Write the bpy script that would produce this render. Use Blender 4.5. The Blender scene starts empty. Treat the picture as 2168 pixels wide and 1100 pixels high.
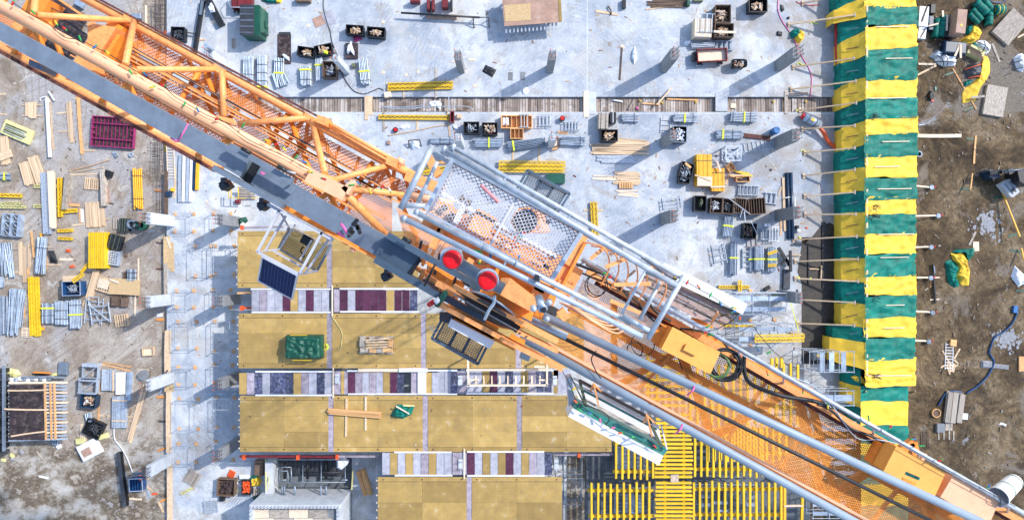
import bpy,math,random
from mathutils import Vector,Matrix,noise
random.seed(7)
R=math.radians
PI=math.pi
scene=bpy.context.scene
COL=scene.collection
HC=58.0
K=0.04
GZ=-0.4
# ------------------------------------------------------------ coordinates
def Q(px,py,z=0.0):
 f=K*(HC-z)/HC
 return Vector(((px-1084)*f,(550-py)*f,z))
_T=[0,0]
def tile(c,r):
 _T[0]=434*c;_T[1]=(0,367,734)[r]
def PX(u,v):
 return _T[0]+u/3.0,_T[1]+v/3.0
def gz(px,py):
 if px<350:return GZ
 if px>1795:return GZ
 return 0.0
S=K/3.0
# ------------------------------------------------------------ materials
MATS={}
def _nodes(name):
 m=bpy.data.materials.new(name);m.use_nodes=True
 nt=m.node_tree;b=nt.nodes['Principled BSDF']
 return m,nt,b
def mat(name,c,rough=0.6,metal=0.0,var=0.18,scale=1.5,dirt=None,dirt_amt=0.3,bump=0.15,wood=False,spec=0.5,rnd=0.12,fine=18.0):
 """painted / timber / metal surface: base colour broken up by noise, grime, and a tone per object"""
 m,nt,b=_nodes(name)
 N=nt.nodes.new;L=nt.links.new
 tc=N('ShaderNodeTexCoord');geo=N('ShaderNodeNewGeometry');oi=N('ShaderNodeObjectInfo')
 nz=N('ShaderNodeTexNoise');nz.inputs['Scale'].default_value=scale;nz.inputs['Detail'].default_value=6
 if wood:
  mp=N('ShaderNodeMapping');mp.inputs['Scale'].default_value=(2.0,9.0,2.0)
  L(tc.outputs['Object'],mp.inputs['Vector'])
  ad=N('ShaderNodeVectorMath');ad.operation='ADD'
  L(mp.outputs['Vector'],ad.inputs[0]);L(oi.outputs['Random'],ad.inputs[1])
  L(ad.outputs['Vector'],nz.inputs['Vector'])
 else:
  L(geo.outputs['Position'],nz.inputs['Vector'])
 c=tuple(c)
 lo=tuple(x*(1-var)for x in c);hi=tuple(min(0.95,x*(1+var))for x in c)
 r=N('ShaderNodeValToRGB');r.color_ramp.elements[0].position=0.32;r.color_ramp.elements[1].position=0.68
 r.color_ramp.elements[0].color=(*lo,1);r.color_ramp.elements[1].color=(*hi,1)
 L(nz.outputs['Fac'],r.inputs['Fac'])
 out=r.outputs['Color']
 if dirt:
  n2=N('ShaderNodeTexNoise');n2.inputs['Scale'].default_value=scale*2.7;n2.inputs['Detail'].default_value=8
  n2.inputs['Roughness'].default_value=0.7
  L(geo.outputs['Position'],n2.inputs['Vector'])
  r2=N('ShaderNodeValToRGB');r2.color_ramp.elements[0].position=0.5;r2.color_ramp.elements[1].position=0.66
  r2.color_ramp.elements[0].color=(0,0,0,1);r2.color_ramp.elements[1].color=(dirt_amt,)*3+(1,)
  L(n2.outputs['Fac'],r2.inputs['Fac'])
  mx=N('ShaderNodeMix');mx.data_type='RGBA'
  L(r2.outputs['Color'],mx.inputs['Factor']);L(out,mx.inputs[6]);mx.inputs[7].default_value=(*dirt,1)
  out=mx.outputs[2]
 if rnd:
  hs=N('ShaderNodeHueSaturation');ma=N('ShaderNodeMapRange')
  ma.inputs['To Min'].default_value=1-rnd;ma.inputs['To Max'].default_value=1+rnd
  L(oi.outputs['Random'],ma.inputs['Value']);L(ma.outputs['Result'],hs.inputs['Value'])
  L(out,hs.inputs['Color']);out=hs.outputs['Color']
 L(out,b.inputs['Base Color'])
 b.inputs['Roughness'].default_value=rough;b.inputs['Metallic'].default_value=metal
 b.inputs['Specular IOR Level'].default_value=spec
 if bump:
  n3=N('ShaderNodeTexNoise');n3.inputs['Scale'].default_value=fine;n3.inputs['Detail'].default_value=4
  L(geo.outputs['Position'],n3.inputs['Vector'])
  bp=N('ShaderNodeBump');bp.inputs['Strength'].default_value=bump;bp.inputs['Distance'].default_value=0.03
  L(n3.outputs['Fac'],bp.inputs['Height']);L(bp.outputs['Normal'],b.inputs['Normal'])
 MATS[name]=m
 return m
def ribs(name):
 m=MATS[name];nt=m.node_tree;b=nt.nodes['Principled BSDF'];src=b.inputs['Base Color'].links[0].from_socket
 N=nt.nodes.new;L=nt.links.new;P=[n for n in nt.nodes if n.type=='NEW_GEOMETRY'][0].outputs['Position']
 out=src
 for d,sc in(('X',1.9),('Y',2.6)):
  w=N('ShaderNodeTexWave');w.bands_direction=d;w.inputs['Scale'].default_value=sc;w.inputs['Distortion'].default_value=.6;w.inputs['Detail'].default_value=2;L(P,w.inputs['Vector'])
  r=N('ShaderNodeValToRGB');r.color_ramp.elements[0].color=(.44,.44,.44,1);r.color_ramp.elements[1].color=(.55,.55,.55,1);L(w.outputs['Fac'],r.inputs['Fac'])
  mx=N('ShaderNodeMix');mx.data_type='RGBA';mx.blend_type='OVERLAY';mx.inputs['Factor'].default_value=.4;L(out,mx.inputs[6]);L(r.outputs['Color'],mx.inputs[7]);out=mx.outputs[2]
 for sc,lo,hi,col,amt in((1.1,.60,.68,(.62,.56,.46),.4),(7.0,.70,.74,(.7,.68,.62),.6),(.5,.56,.66,(.22,.15,.06),.35)):
  n=N('ShaderNodeTexNoise');n.inputs['Scale'].default_value=sc;n.inputs['Detail'].default_value=10;n.inputs['Roughness'].default_value=.7;L(P,n.inputs['Vector'])
  r=N('ShaderNodeValToRGB');r.color_ramp.elements[0].position=lo;r.color_ramp.elements[1].position=hi;r.color_ramp.elements[0].color=(0,0,0,1);r.color_ramp.elements[1].color=(amt,)*3+(1,);L(n.outputs['Fac'],r.inputs['Fac'])
  mx=N('ShaderNodeMix');mx.data_type='RGBA';L(r.outputs['Color'],mx.inputs['Factor']);L(out,mx.inputs[6]);mx.inputs[7].default_value=(*col,1);out=mx.outputs[2]
 L(out,b.inputs['Base Color'])
mat('galv',(0.36,0.43,0.52),0.42,0.35,0.25,2.0,rnd=0.22)
mat('galv_bright',(0.43,0.48,0.55),0.5,0.3,0.22,7.0,rnd=0.12)
mat('galv_dull',(0.20,0.25,0.32),0.5,0.3,0.25,2.0,rnd=0.2)
mat('steel_dark',(0.05,0.06,0.075),0.5,0.3,0.3,2.0,(0.16,0.08,0.04),0.4)
mat('rebar',(0.09,0.06,0.06),0.7,0.2,0.3,3.0)
mat('wood',(0.62,0.45,0.29),0.75,0,0.2,1.6,wood=True,rnd=0.2)
mat('wood_pale',(0.72,0.58,0.43),0.75,0,0.14,1.6,wood=True,rnd=0.12)
mat('wood_orange',(0.66,0.36,0.15),0.75,0,0.25,1.6,wood=True,rnd=0.2)
mat('wood_old',(0.36,0.31,0.26),0.85,0,0.35,1.4,wood=True,rnd=0.25)
mat('wood_dark',(0.13,0.085,0.06),0.85,0,0.35,1.4,wood=True,rnd=0.3)
mat('osb',(0.60,0.42,0.22),0.8,0,0.2,9.0,(0.35,0.22,0.1),0.5)
mat('ochre',(0.40,0.262,0.085),0.65,0,0.14,1.1,(0.27,0.205,0.10),0.5,bump=0.08,rnd=0.24,spec=.3)
ribs('ochre')
mat('ply_plum',(0.075,0.014,0.04),0.5,0,0.25,2.0,(0.25,0.2,0.25),0.15,rnd=0.2)
mat('ply_navy',(0.05,0.055,0.11),0.5,0,0.5,2.0,(0.4,0.42,0.5),0.5,rnd=0.3)
mat('ply_grey',(0.37,0.37,0.42),0.7,0,0.2,2.2,(0.26,0.22,0.26),0.5,rnd=0.16)
mat('ply_mauve',(0.29,0.245,0.29),0.7,0,0.25,2.2,(0.55,0.52,0.55),0.5,rnd=0.16)
mat('ply_brown',(0.36,0.22,0.16),0.7,0,0.2,1.2,(0.5,0.42,0.38),0.4)
mat('ply_black',(0.035,0.022,0.022),0.45,0,0.5,1.4,(0.28,0.2,0.17),0.45)
mat('white',(0.74,0.75,0.78),0.5,0,0.05,2.0,rnd=0.04)
mat('white_cloth',(0.74,0.78,0.86),0.85,0,0.12,4.0,rnd=0.05)
mat('yellow',(0.78,0.49,0.015),0.5,0,0.1,2.0,(0.45,0.32,0.06),0.4,rnd=0.1)
mat('yellow_orange',(0.86,0.42,0.02),0.5,0,0.1,2.0,(0.4,0.2,0.04),0.3,rnd=0.1)
mat('yellow_pale',(0.62,0.58,0.26),0.6,0,0.15,2.0)
mat('strap_yellow',(0.75,0.85,0.03),0.6,0,0.05,2.0)
mat('black',(0.012,0.014,0.018),0.5,0,0.5,3.0,rnd=0.2)
mat('navy',(0.012,0.035,0.075),0.35,0,0.3,2.0)
mat('maroon',(0.16,0.015,0.02),0.5,0,0.3,2.0)
mat('magenta',(0.27,0.022,0.11),0.5,0,0.15,2.0)
mat('red',(0.55,0.012,0.015),0.4,0,0.12,3.0)
mat('orange_red',(0.75,0.1,0.02),0.5,0,0.2,3.0)
mat('ribbon_faded',(0.75,0.28,0.30),0.7,0,0.1,3.0)
mat('louvre',(0.42,0.29,0.25),0.6,0,0.15,6.0)
mat('mesh_orange',(0.92,0.37,0.07),0.5,0,0.12,5.0,(0.5,0.16,0.02),0.4,rnd=0,bump=0)
mat('cabinet',(0.88,0.41,0.085),0.5,0,0.06,3.0,(0.70,0.28,0.04),0.35,rnd=0.03,bump=0.04)
mat('pink',(0.75,0.13,0.36),0.5,0,0.1,3.0)
mat('blue',(0.02,0.13,0.35),0.45,0,0.25,3.0)
mat('green_paint',(0.004,0.075,0.045),0.5,0,0.2,2.0)
mat('green_bulb',(0.01,0.30,0.06),0.3,0,0.1,2.0,bump=0)
mat('tarp_green',(0.0,0.15,0.115),0.6,0,0.25,1.2,(0.004,0.27,0.20),0.55,rnd=0.14,spec=.25)
mat('tarp_yellow',(0.80,0.51,0.05),0.6,0,0.10,1.2,(0.62,0.42,0.03),0.35,rnd=0.05,spec=.25)
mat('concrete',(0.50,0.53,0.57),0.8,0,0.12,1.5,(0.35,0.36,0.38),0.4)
mat('concrete_grey',(0.20,0.21,0.225),0.85,0,0.15,1.5,(0.24,0.24,0.24),0.4)  # grey concrete, deepened so column faces carry their shade in the colour
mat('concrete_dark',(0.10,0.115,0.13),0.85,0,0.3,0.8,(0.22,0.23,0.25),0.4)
mat('orange',(0.93,0.37,0.125),0.5,0,0.12,5.0,(0.42,0.13,0.025),0.5,rnd=0.08,bump=0.05)
mat('orange_deep',(0.86,0.28,0.035),0.5,0,0.14,5.0,(0.35,0.13,0.03),0.35,rnd=0.08,bump=0.05)
mat('orange_sunlit',(0.93,0.49,0.29),0.6,0,0.06,4.0,(0.80,0.33,0.13),0.3,rnd=0.04,bump=0.05)  # crane orange lightened to peach: overexposed sunlight put into the colour
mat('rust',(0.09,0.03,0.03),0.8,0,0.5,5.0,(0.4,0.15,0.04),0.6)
mat('pipe_grey',(0.25,0.32,0.40),0.5,0.0,0.1,1.2,(0.2,0.26,0.33),0.35,rnd=0.05,bump=0.04)
mat('crane_grey',(0.145,0.185,0.24),0.55,0.0,0.14,3.0,(0.10,0.12,0.15),0.45,rnd=0.05,bump=0.04)
mat('crane_slate',(0.075,0.115,0.16),0.4,0.0,0.15,1.2,(0.05,0.07,0.1),0.4,rnd=0.05,bump=0.04)
mat('cage_white',(0.58,0.58,0.64),0.5,0.2,0.1,2.0,rnd=0.05)
mat('teal',(0.03,0.22,0.19),0.4,0,0.3,3.0,(0.2,0.4,0.36),0.4)
mat('olive',(0.10,0.12,0.07),0.5,0,0.2,3.0)
mat('lens_red',(0.72,0.003,0.008),0.35,0,0.1,5.0,rnd=0,bump=0.0)
mat('scrap',(0.30,0.30,0.32),0.6,0.2,0.6,9.0,(0.3,0.1,0.08),0.7)
mat('mud_dark',(0.035,0.028,0.022),0.6,0,0.4,1.5,(0.10,0.08,0.06),0.4,bump=0.5,fine=4)
mat('paper',(0.55,0.42,0.32),0.8,0,0.25,5.0)
mat('stain_white',(0.26,0.265,0.285),0.9,0,0.25,5.0)
mat('hose_blue',(0.015,0.07,0.20),0.4,0,0.2,3.0)
mat('cable_green',(0.10,0.20,0.07),0.5,0,0.2,3.0)
def mat_solar():
 m,nt,b=_nodes('solar')
 N=nt.nodes.new;L=nt.links.new
 tc=N('ShaderNodeTexCoord');br=N('ShaderNodeTexBrick')
 br.offset=0.0;br.inputs['Scale'].default_value=1.0
 br.inputs['Brick Width'].default_value=0.085;br.inputs['Row Height'].default_value=0.085
 br.inputs['Mortar Size'].default_value=0.0035
 br.inputs['Color1'].default_value=(0.003,0.012,0.065,1);br.inputs['Color2'].default_value=(0.005,0.018,0.09,1)
 br.inputs['Mortar'].default_value=(0.10,0.14,0.24,1)
 L(tc.outputs['Object'],br.inputs['Vector']);L(br.outputs['Color'],b.inputs['Base Color'])
 b.inputs['Roughness'].default_value=0.5;b.inputs['Specular IOR Level'].default_value=.08
 MATS['solar']=m
mat_solar()
def ramp(nt,src,stops):
 r=nt.nodes.new('ShaderNodeValToRGB');e=r.color_ramp.elements
 while len(e)<len(stops):e.new(0.5)
 for k,(p,c)in enumerate(stops):
  e[k].position=p;e[k].color=(*c,1)if len(c)==3 else c
 nt.links.new(src,r.inputs['Fac']);return r.outputs['Color']
def nnoise(nt,vec,scale,detail=6,rough=0.55,dist=0.0):
 n=nt.nodes.new('ShaderNodeTexNoise');n.inputs['Scale'].default_value=scale
 n.inputs['Detail'].default_value=detail;n.inputs['Roughness'].default_value=rough
 n.inputs['Distortion'].default_value=dist
 nt.links.new(vec,n.inputs['Vector']);return n.outputs['Fac']
def nmix(nt,fac,a,b,mode='MIX'):
 m=nt.nodes.new('ShaderNodeMix');m.data_type='RGBA';m.blend_type=mode
 for s,i in((fac,0),(a,6),(b,7)):
  if isinstance(s,(int,float)):m.inputs[i].default_value=s
  elif isinstance(s,tuple):m.inputs[i].default_value=(*s,1)
  else:nt.links.new(s,m.inputs[i])
 return m.outputs[2]
def nmath(nt,op,a,b=0.0,clamp=False):
 m=nt.nodes.new('ShaderNodeMath');m.operation=op;m.use_clamp=clamp
 for s,i in((a,0),(b,1)):
  if isinstance(s,(int,float)):m.inputs[i].default_value=s
  else:nt.links.new(s,m.inputs[i])
 return m.outputs[0]
def nmap(nt,P,rot,sc):
 mp=nt.nodes.new('ShaderNodeMapping');mp.inputs['Rotation'].default_value=(0,0,rot);mp.inputs['Scale'].default_value=sc
 nt.links.new(P,mp.inputs['Vector']);return mp.outputs['Vector']
def nrange(nt,v,a,b,lo,hi):
 m=nt.nodes.new('ShaderNodeMapRange');nt.links.new(v,m.inputs['Value'])
 for k,x in(('From Min',a),('From Max',b),('To Min',lo),('To Max',hi)):m.inputs[k].default_value=x
 return m.outputs['Result']
def grey(a,b,x,y):return[(a,(x,)*3),(b,(y,)*3)]
def nrings(nt,P,cx,cy,scale,dist):
 v=nt.nodes.new('ShaderNodeVectorMath');v.operation='SUBTRACT';v.inputs[1].default_value=(cx,cy,0);nt.links.new(P,v.inputs[0])
 w=nt.nodes.new('ShaderNodeTexWave');w.wave_type='RINGS';w.rings_direction='Z';w.inputs['Scale'].default_value=scale
 w.inputs['Distortion'].default_value=dist;w.inputs['Detail'].default_value=3;w.inputs['Detail Scale'].default_value=.3
 nt.links.new(v.outputs['Vector'],w.inputs['Vector']);return w.outputs['Fac']
def mat_slab():
 m,nt,b=_nodes('slab')
 geo=nt.nodes.new('ShaderNodeNewGeometry');P=geo.outputs['Position']
 sx=nt.nodes.new('ShaderNodeSeparateXYZ');nt.links.new(P,sx.inputs[0])
 c=ramp(nt,nnoise(nt,P,0.10,6,0.6,0.8),[(0.36,(0.32,0.36,0.415)),(0.50,(0.44,0.47,0.51)),(0.60,(0.56,0.575,0.585))])
 c=nmix(nt,0.9,c,ramp(nt,nnoise(nt,P,0.55,12,0.78),[(0.36,(0.36,0.385,0.42)),(0.5,(0.5,0.5,0.5)),(0.62,(0.60,0.59,0.57))]),'OVERLAY')
 c=nmix(nt,ramp(nt,nnoise(nt,P,0.33,12,0.72,0.5),grey(0.535,0.575,0,0.5)),c,(0.27,0.31,0.37))
 c=nmix(nt,ramp(nt,nnoise(nt,P,0.19,12,0.7,0.8),grey(0.54,0.60,0,0.45)),c,(0.47,0.44,0.40))
 c=nmix(nt,ramp(nt,nnoise(nt,nmap(nt,P,1.1,(1,1.6,1)),0.62,12,0.76,0.3),grey(0.56,0.60,0,0.45)),c,(0.62,0.63,0.64))
 c=nmix(nt,ramp(nt,nnoise(nt,P,1.5,8,0.7,0.2),grey(0.62,0.66,0,0.5)),c,(0.29,0.285,0.28))
 for(cx,cy,sc,a)in((4,14,0.9,.35),(-9,22,1.3,.25),(14,2,1.1,.3)):
  k=nmath(nt,'MULTIPLY',ramp(nt,nrings(nt,P,cx,cy,sc,3.0),grey(0.86,0.97,0,a)),ramp(nt,nnoise(nt,P,0.4,5,0.6),grey(0.46,0.58,0,1)))
  c=nmix(nt,k,c,(0.62,0.63,0.65))
 for rot,sc in((0.6,(0.18,4.5,1)),(-0.35,(0.22,5.5,1)),(1.5,(0.25,5.0,1))):
  c=nmix(nt,ramp(nt,nnoise(nt,nmap(nt,P,rot,sc),1.0,6,0.7,0.4),grey(0.63,0.70,0,0.4)),c,(0.33,0.34,0.36))
 c=nmix(nt,0.8,c,ramp(nt,nnoise(nt,P,11.0,5,0.75),[(0.32,(0.40,0.40,0.41)),(0.68,(0.60,0.60,0.59))]),'OVERLAY')
 br=nt.nodes.new('ShaderNodeTexBrick');br.offset=0;br.inputs['Scale'].default_value=1;br.inputs['Brick Width'].default_value=8.1;br.inputs['Row Height'].default_value=6.7
 br.inputs['Mortar Size'].default_value=0.018;br.inputs['Mortar Smooth'].default_value=0.3;nt.links.new(P,br.inputs['Vector'])
 c=nmix(nt,nmath(nt,'MULTIPLY',br.outputs['Fac'],ramp(nt,nnoise(nt,P,0.25,4,0.6),grey(0.42,0.55,0.1,0.5))),c,(0.24,0.25,0.27))
 g=nmath(nt,'ADD',nnoise(nt,P,0.4,12,0.72,0.5),nrange(nt,sx.outputs['X'],14,27,0,0.14))
 g=nmath(nt,'ADD',g,nrange(nt,sx.outputs['Y'],-12,-22,0,0.08))
 c=nmix(nt,ramp(nt,g,[(0.55,(0,0,0)),(0.60,(0.35,0.35,0.35)),(0.72,(0.8,0.8,0.8))]),c,(0.30,0.265,0.225))
 nt.links.new(c,b.inputs['Base Color']);b.inputs['Roughness'].default_value=0.75;b.inputs['Specular IOR Level'].default_value=.3
 bp=nt.nodes.new('ShaderNodeBump');bp.inputs['Strength'].default_value=0.2;bp.inputs['Distance'].default_value=0.02
 nt.links.new(nnoise(nt,P,6.0,6,0.7),bp.inputs['Height']);nt.links.new(bp.outputs['Normal'],b.inputs['Normal'])
 MATS['slab']=m
def mat_ground():
 m,nt,b=_nodes('ground')
 geo=nt.nodes.new('ShaderNodeNewGeometry');P=geo.outputs['Position']
 sx=nt.nodes.new('ShaderNodeSeparateXYZ');nt.links.new(P,sx.inputs[0])
 speck=nnoise(nt,P,8.0,6,0.85);med=nnoise(nt,P,0.35,12,0.7,0.8)
 c=ramp(nt,med,[(0.36,(0.22,0.17,0.125)),(0.48,(0.345,0.285,0.23)),(0.60,(0.455,0.40,0.345))])
 bl=nmath(nt,'ADD',nnoise(nt,P,0.13,8,0.65,0.6),nrange(nt,sx.outputs['Y'],0,18,0,0.10))
 c=nmix(nt,ramp(nt,bl,grey(0.53,0.60,0,0.85)),c,(0.40,0.385,0.385))
 c=nmix(nt,0.75,c,ramp(nt,speck,[(0.32,(0.27,0.27,0.28)),(0.5,(0.5,0.5,0.5)),(0.68,(0.74,0.74,0.73))]),'OVERLAY')
 for(cx,cy,sc,a)in((-52,14,0.55,.35),(-20,-34,0.42,.25)):
  k=nmath(nt,'MULTIPLY',ramp(nt,nrings(nt,P,cx,cy,sc,2.5),grey(0.78,0.93,0,a)),ramp(nt,nnoise(nt,P,0.3,6,0.6),grey(0.45,0.55,0,1)))
  c=nmix(nt,k,c,(0.22,0.175,0.135))
 mud=nnoise(nt,nmap(nt,P,-0.5,(0.9,1.1,1)),0.5,12,0.74,0.1)
 mm=nmath(nt,'ADD',mud,nrange(nt,sx.outputs['Y'],-12.5,-17.0,-0.05,0.14))
 mudc=ramp(nt,mud,[(0.38,(0.07,0.05,0.03)),(0.45,(0.14,0.105,0.07)),(0.50,(0.25,0.205,0.155)),(0.55,(0.40,0.36,0.31)),(0.64,(0.52,0.49,0.45))])
 c=nmix(nt,ramp(nt,mm,grey(0.535,0.56,0,1)),c,nmix(nt,0.6,mudc,ramp(nt,speck,grey(0.35,0.65,0.35,0.65)),'OVERLAY'))
 west=c
 med2=nnoise(nt,P,0.28,12,0.72,1.0);clod=nnoise(nt,P,1.9,12,0.8,0.8)
 e=ramp(nt,med2,[(0.36,(0.042,0.026,0.012)),(0.47,(0.105,0.068,0.034)),(0.56,(0.18,0.125,0.068)),(0.66,(0.27,0.205,0.135))])
 e=nmix(nt,1.0,e,ramp(nt,clod,[(0.36,(0.16,0.15,0.14)),(0.5,(0.5,0.5,0.5)),(0.64,(0.80,0.79,0.77))]),'OVERLAY')
 k=nmath(nt,'MULTIPLY',ramp(nt,nrings(nt,P,62,8,0.5,5.0),grey(0.76,0.95,0,.25)),ramp(nt,nnoise(nt,P,0.25,6,0.6),grey(0.42,0.52,0,1)))
 e=nmix(nt,k,e,(0.06,0.045,0.03))
 gg=nmath(nt,'ADD',nmath(nt,'ADD',nnoise(nt,P,0.17,10,0.7,0.6),nrange(nt,sx.outputs['X'],37,42,0,0.07)),nrange(nt,sx.outputs['Y'],2,14,-0.03,0.07))
 eg=nmix(nt,0.95,(0.22,0.185,0.15),ramp(nt,speck,[(0.32,(0.22,0.22,0.22)),(0.5,(0.5,0.5,0.5)),(0.68,(0.80,0.80,0.79))]),'OVERLAY')
 e=nmix(nt,ramp(nt,gg,grey(0.60,0.66,0,0.9)),e,eg)
 e=nmix(nt,ramp(nt,nnoise(nt,P,0.24,12,0.8,1.0),grey(0.60,0.64,0,0.6)),e,(0.40,0.42,0.47))
 col=nmix(nt,nmath(nt,'GREATER_THAN',sx.outputs['X'],10.0),west,e)
 nt.links.new(col,b.inputs['Base Color']);b.inputs['Roughness'].default_value=0.92
 hs=nmath(nt,'ADD',nmath(nt,'MULTIPLY',clod,nrange(nt,sx.outputs['X'],5,12,.8,3.0)),speck)
 bp=nt.nodes.new('ShaderNodeBump');bp.inputs['Strength'].default_value=0.7;bp.inputs['Distance'].default_value=0.11
 nt.links.new(hs,bp.inputs['Height']);nt.links.new(bp.outputs['Normal'],b.inputs['Normal'])
 MATS['ground']=m
mat_slab();mat_ground()
# ------------------------------------------------------------ mesh builder
class MB:
 def __init__(s):s.v=[];s.f=[];s.sm=[]
 def box(s,c,d,rz=0.0,rot=None):
  c=Vector(c);n=len(s.v);M=rot if rot is not None else Matrix.Rotation(rz,3,'Z')
  for z in(-.5,.5):
   for y in(-.5,.5):
    for x in(-.5,.5):
     s.v.append(c+M@Vector((x*d[0],y*d[1],z*d[2])))
  for f in((0,2,3,1),(4,5,7,6),(0,1,5,4),(2,6,7,3),(0,4,6,2),(1,3,7,5)):
   s.f.append([n+i for i in f]);s.sm.append(False)
  return s
 def bar(s,p,q,w,h):
  """rectangular bar from p to q, w across, h deep"""
  p=Vector(p);q=Vector(q);d=q-p;L=d.length
  if L<1e-6:return s
  x=d/L;up=Vector((0,0,1))
  if abs(x.z)>0.99:up=Vector((0,1,0))
  y=up.cross(x).normalized();z=x.cross(y)
  M=Matrix((x,y,z)).transposed()
  return s.box((p+q)/2,(L,w,h),rot=M)
 def tube(s,p,q,r,n=8,r2=None,cap=True):
  p=Vector(p);q=Vector(q);d=q-p
  if d.length<1e-6:return s
  x=d.normalized();up=Vector((0,0,1))if abs(x.z)<0.99 else Vector((0,1,0))
  y=up.cross(x).normalized();z=x.cross(y);b=len(s.v);r2=r if r2 is None else r2
  for k in range(n):
   a=2*PI*k/n;o=y*math.cos(a)+z*math.sin(a)
   s.v.append(p+o*r);s.v.append(q+o*r2)
  for k in range(n):
   j=(k+1)%n
   s.f.append([b+2*k,b+2*j,b+2*j+1,b+2*k+1]);s.sm.append(n>5)
  if cap:
   s.f.append([b+2*k for k in range(n)][::-1]);s.sm.append(False)
   s.f.append([b+2*k+1 for k in range(n)]);s.sm.append(False)
  return s
 def path(s,pts,r,n=6):
  pts=[Vector(p)for p in pts];b=len(s.v);m=len(pts)
  for i,p in enumerate(pts):
   d=(pts[min(i+1,m-1)]-pts[max(i-1,0)])
   if d.length<1e-6:d=Vector((1,0,0))
   x=d.normalized();up=Vector((0,0,1))if abs(x.z)<0.95 else Vector((0,1,0))
   y=up.cross(x).normalized();z=x.cross(y)
   for k in range(n):
    a=2*PI*k/n;s.v.append(p+(y*math.cos(a)+z*math.sin(a))*r)
  for i in range(m-1):
   for k in range(n):
    j=(k+1)%n
    s.f.append([b+i*n+k,b+i*n+j,b+(i+1)*n+j,b+(i+1)*n+k]);s.sm.append(True)
  s.f.append([b+k for k in range(n)][::-1]);s.sm.append(False)
  s.f.append([b+(m-1)*n+k for k in range(n)]);s.sm.append(False)
  return s
 def prism(s,poly,z0,z1):
  """vertical prism on a world/local xy outline; z1 may be a list of top heights"""
  n=len(poly);b=len(s.v)
  zt=z1 if isinstance(z1,(list,tuple))else[z1]*n
  zb=z0 if isinstance(z0,(list,tuple))else[z0]*n
  for(p,z)in zip(poly,zb):s.v.append(Vector((p[0],p[1],z)))
  for(p,z)in zip(poly,zt):s.v.append(Vector((p[0],p[1],z)))
  ar=sum(poly[i][0]*poly[(i+1)%n][1]-poly[(i+1)%n][0]*poly[i][1]for i in range(n))
  fl=ar<0
  def add(f):s.f.append(f[::-1]if fl else f);s.sm.append(False)
  add([b+i for i in range(n)][::-1]);add([b+n+i for i in range(n)])
  for i in range(n):
   j=(i+1)%n;add([b+i,b+j,b+n+j,b+n+i])
  return s
 def hexa(s,a,b_):
  """solid between two matching quads (lists of four points)"""
  n=len(s.v);s.v+=[Vector(p)for p in a]+[Vector(p)for p in b_]
  for f in((3,2,1,0),(4,5,6,7),(0,1,5,4),(1,2,6,5),(2,3,7,6),(3,0,4,7)):
   s.f.append([n+i for i in f]);s.sm.append(False)
  return s
 def lattice(s,A,B,C,D,nu,nv,w,t):
  """expanded-metal diamonds inside the quad A B C D (nu cells along AB, nv along AD)"""
  A,B,C,D=map(Vector,(A,B,C,D))
  nrm=(B-A).cross(D-A).normalized()
  def P(u,v):return A*(1-u)*(1-v)+B*u*(1-v)+C*u*v+D*(1-u)*v
  for sg in(1,-1):
   for k in range(-nv,nu+1)if sg==1 else range(0,nu+nv+1):
    pts=[]
    for v in(0.0,1.0):
     u=(k+sg*v*nv)/nu
     if-1e-9<=u<=1+1e-9:pts.append((u,v))
    for u in(0.0,1.0):
     v=sg*(u*nu-k)/nv
     if 1e-9<v<1-1e-9:pts.append((u,v))
    if len(pts)<2:continue
    p,q=P(*pts[0]),P(*pts[1])
    if(q-p).length<1e-4:continue
    x=(q-p).normalized();y=nrm.cross(x).normalized();n=len(s.v)
    for o in(p,q):
     for a,b in((-1,-1),(1,-1),(1,1),(-1,1)):
      s.v.append(o+y*(a*w/2)+nrm*(b*t/2))
    for a in range(4):
     b=(a+1)%4;s.f.append([n+a,n+b,n+4+b,n+4+a]);s.sm.append(False)
  return s
 def mesh(s,name,m):
  me=bpy.data.meshes.new(name)
  me.from_pydata([tuple(p)for p in s.v],[],s.f);me.materials.append(MATS[m])
  me.polygons.foreach_set('use_smooth',s.sm);me.update()
  return me
 def build(s,name,m,parent=None,world=False,label=None):
  """links the collected faces as one mesh object; world=True when they are in world coordinates"""
  if not s.v:return None
  lo=Vector([min(p[i]for p in s.v)for i in range(3)]);hi=Vector([max(p[i]for p in s.v)for i in range(3)])
  c=(lo+hi)/2;c.z=lo.z
  s.v=[p-c for p in s.v]
  o=bpy.data.objects.new(name,s.mesh(name,m));COL.objects.link(o)
  off=parent.location if(world and parent)else Vector((0,0,0))
  if parent and world:
   par=parent
   off=ABS.get(parent.name,parent.location)
  o.location=c-off
  if parent:o.parent=parent
  ABS[o.name]=c if world else(ABS.get(parent.name,Vector())+c if parent else c)
  if label:o['label']=label
  return o
ABS={}
USED={}
def tag(o,label,cat,group=None,kind=None):
 if label:
  o['label']=label;USED.setdefault(label,[]).append((o.name,group))
 if cat:o['category']=cat
 if group:o['group']=group
 if kind:o['kind']=kind
 return o
def thing(name,label,cat,loc,rz=0.0,group=None):
 o=bpy.data.objects.new(name,None);COL.objects.link(o)
 o.location=loc;o.rotation_euler=(0,0,rz);o.empty_display_size=0.3
 ABS[o.name]=Vector(loc)
 return tag(o,label,cat,group)
def struct(name,mb,m):
 o=mb.build(name,m,world=True);o['kind']='structure';return o
_U={}
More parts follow.
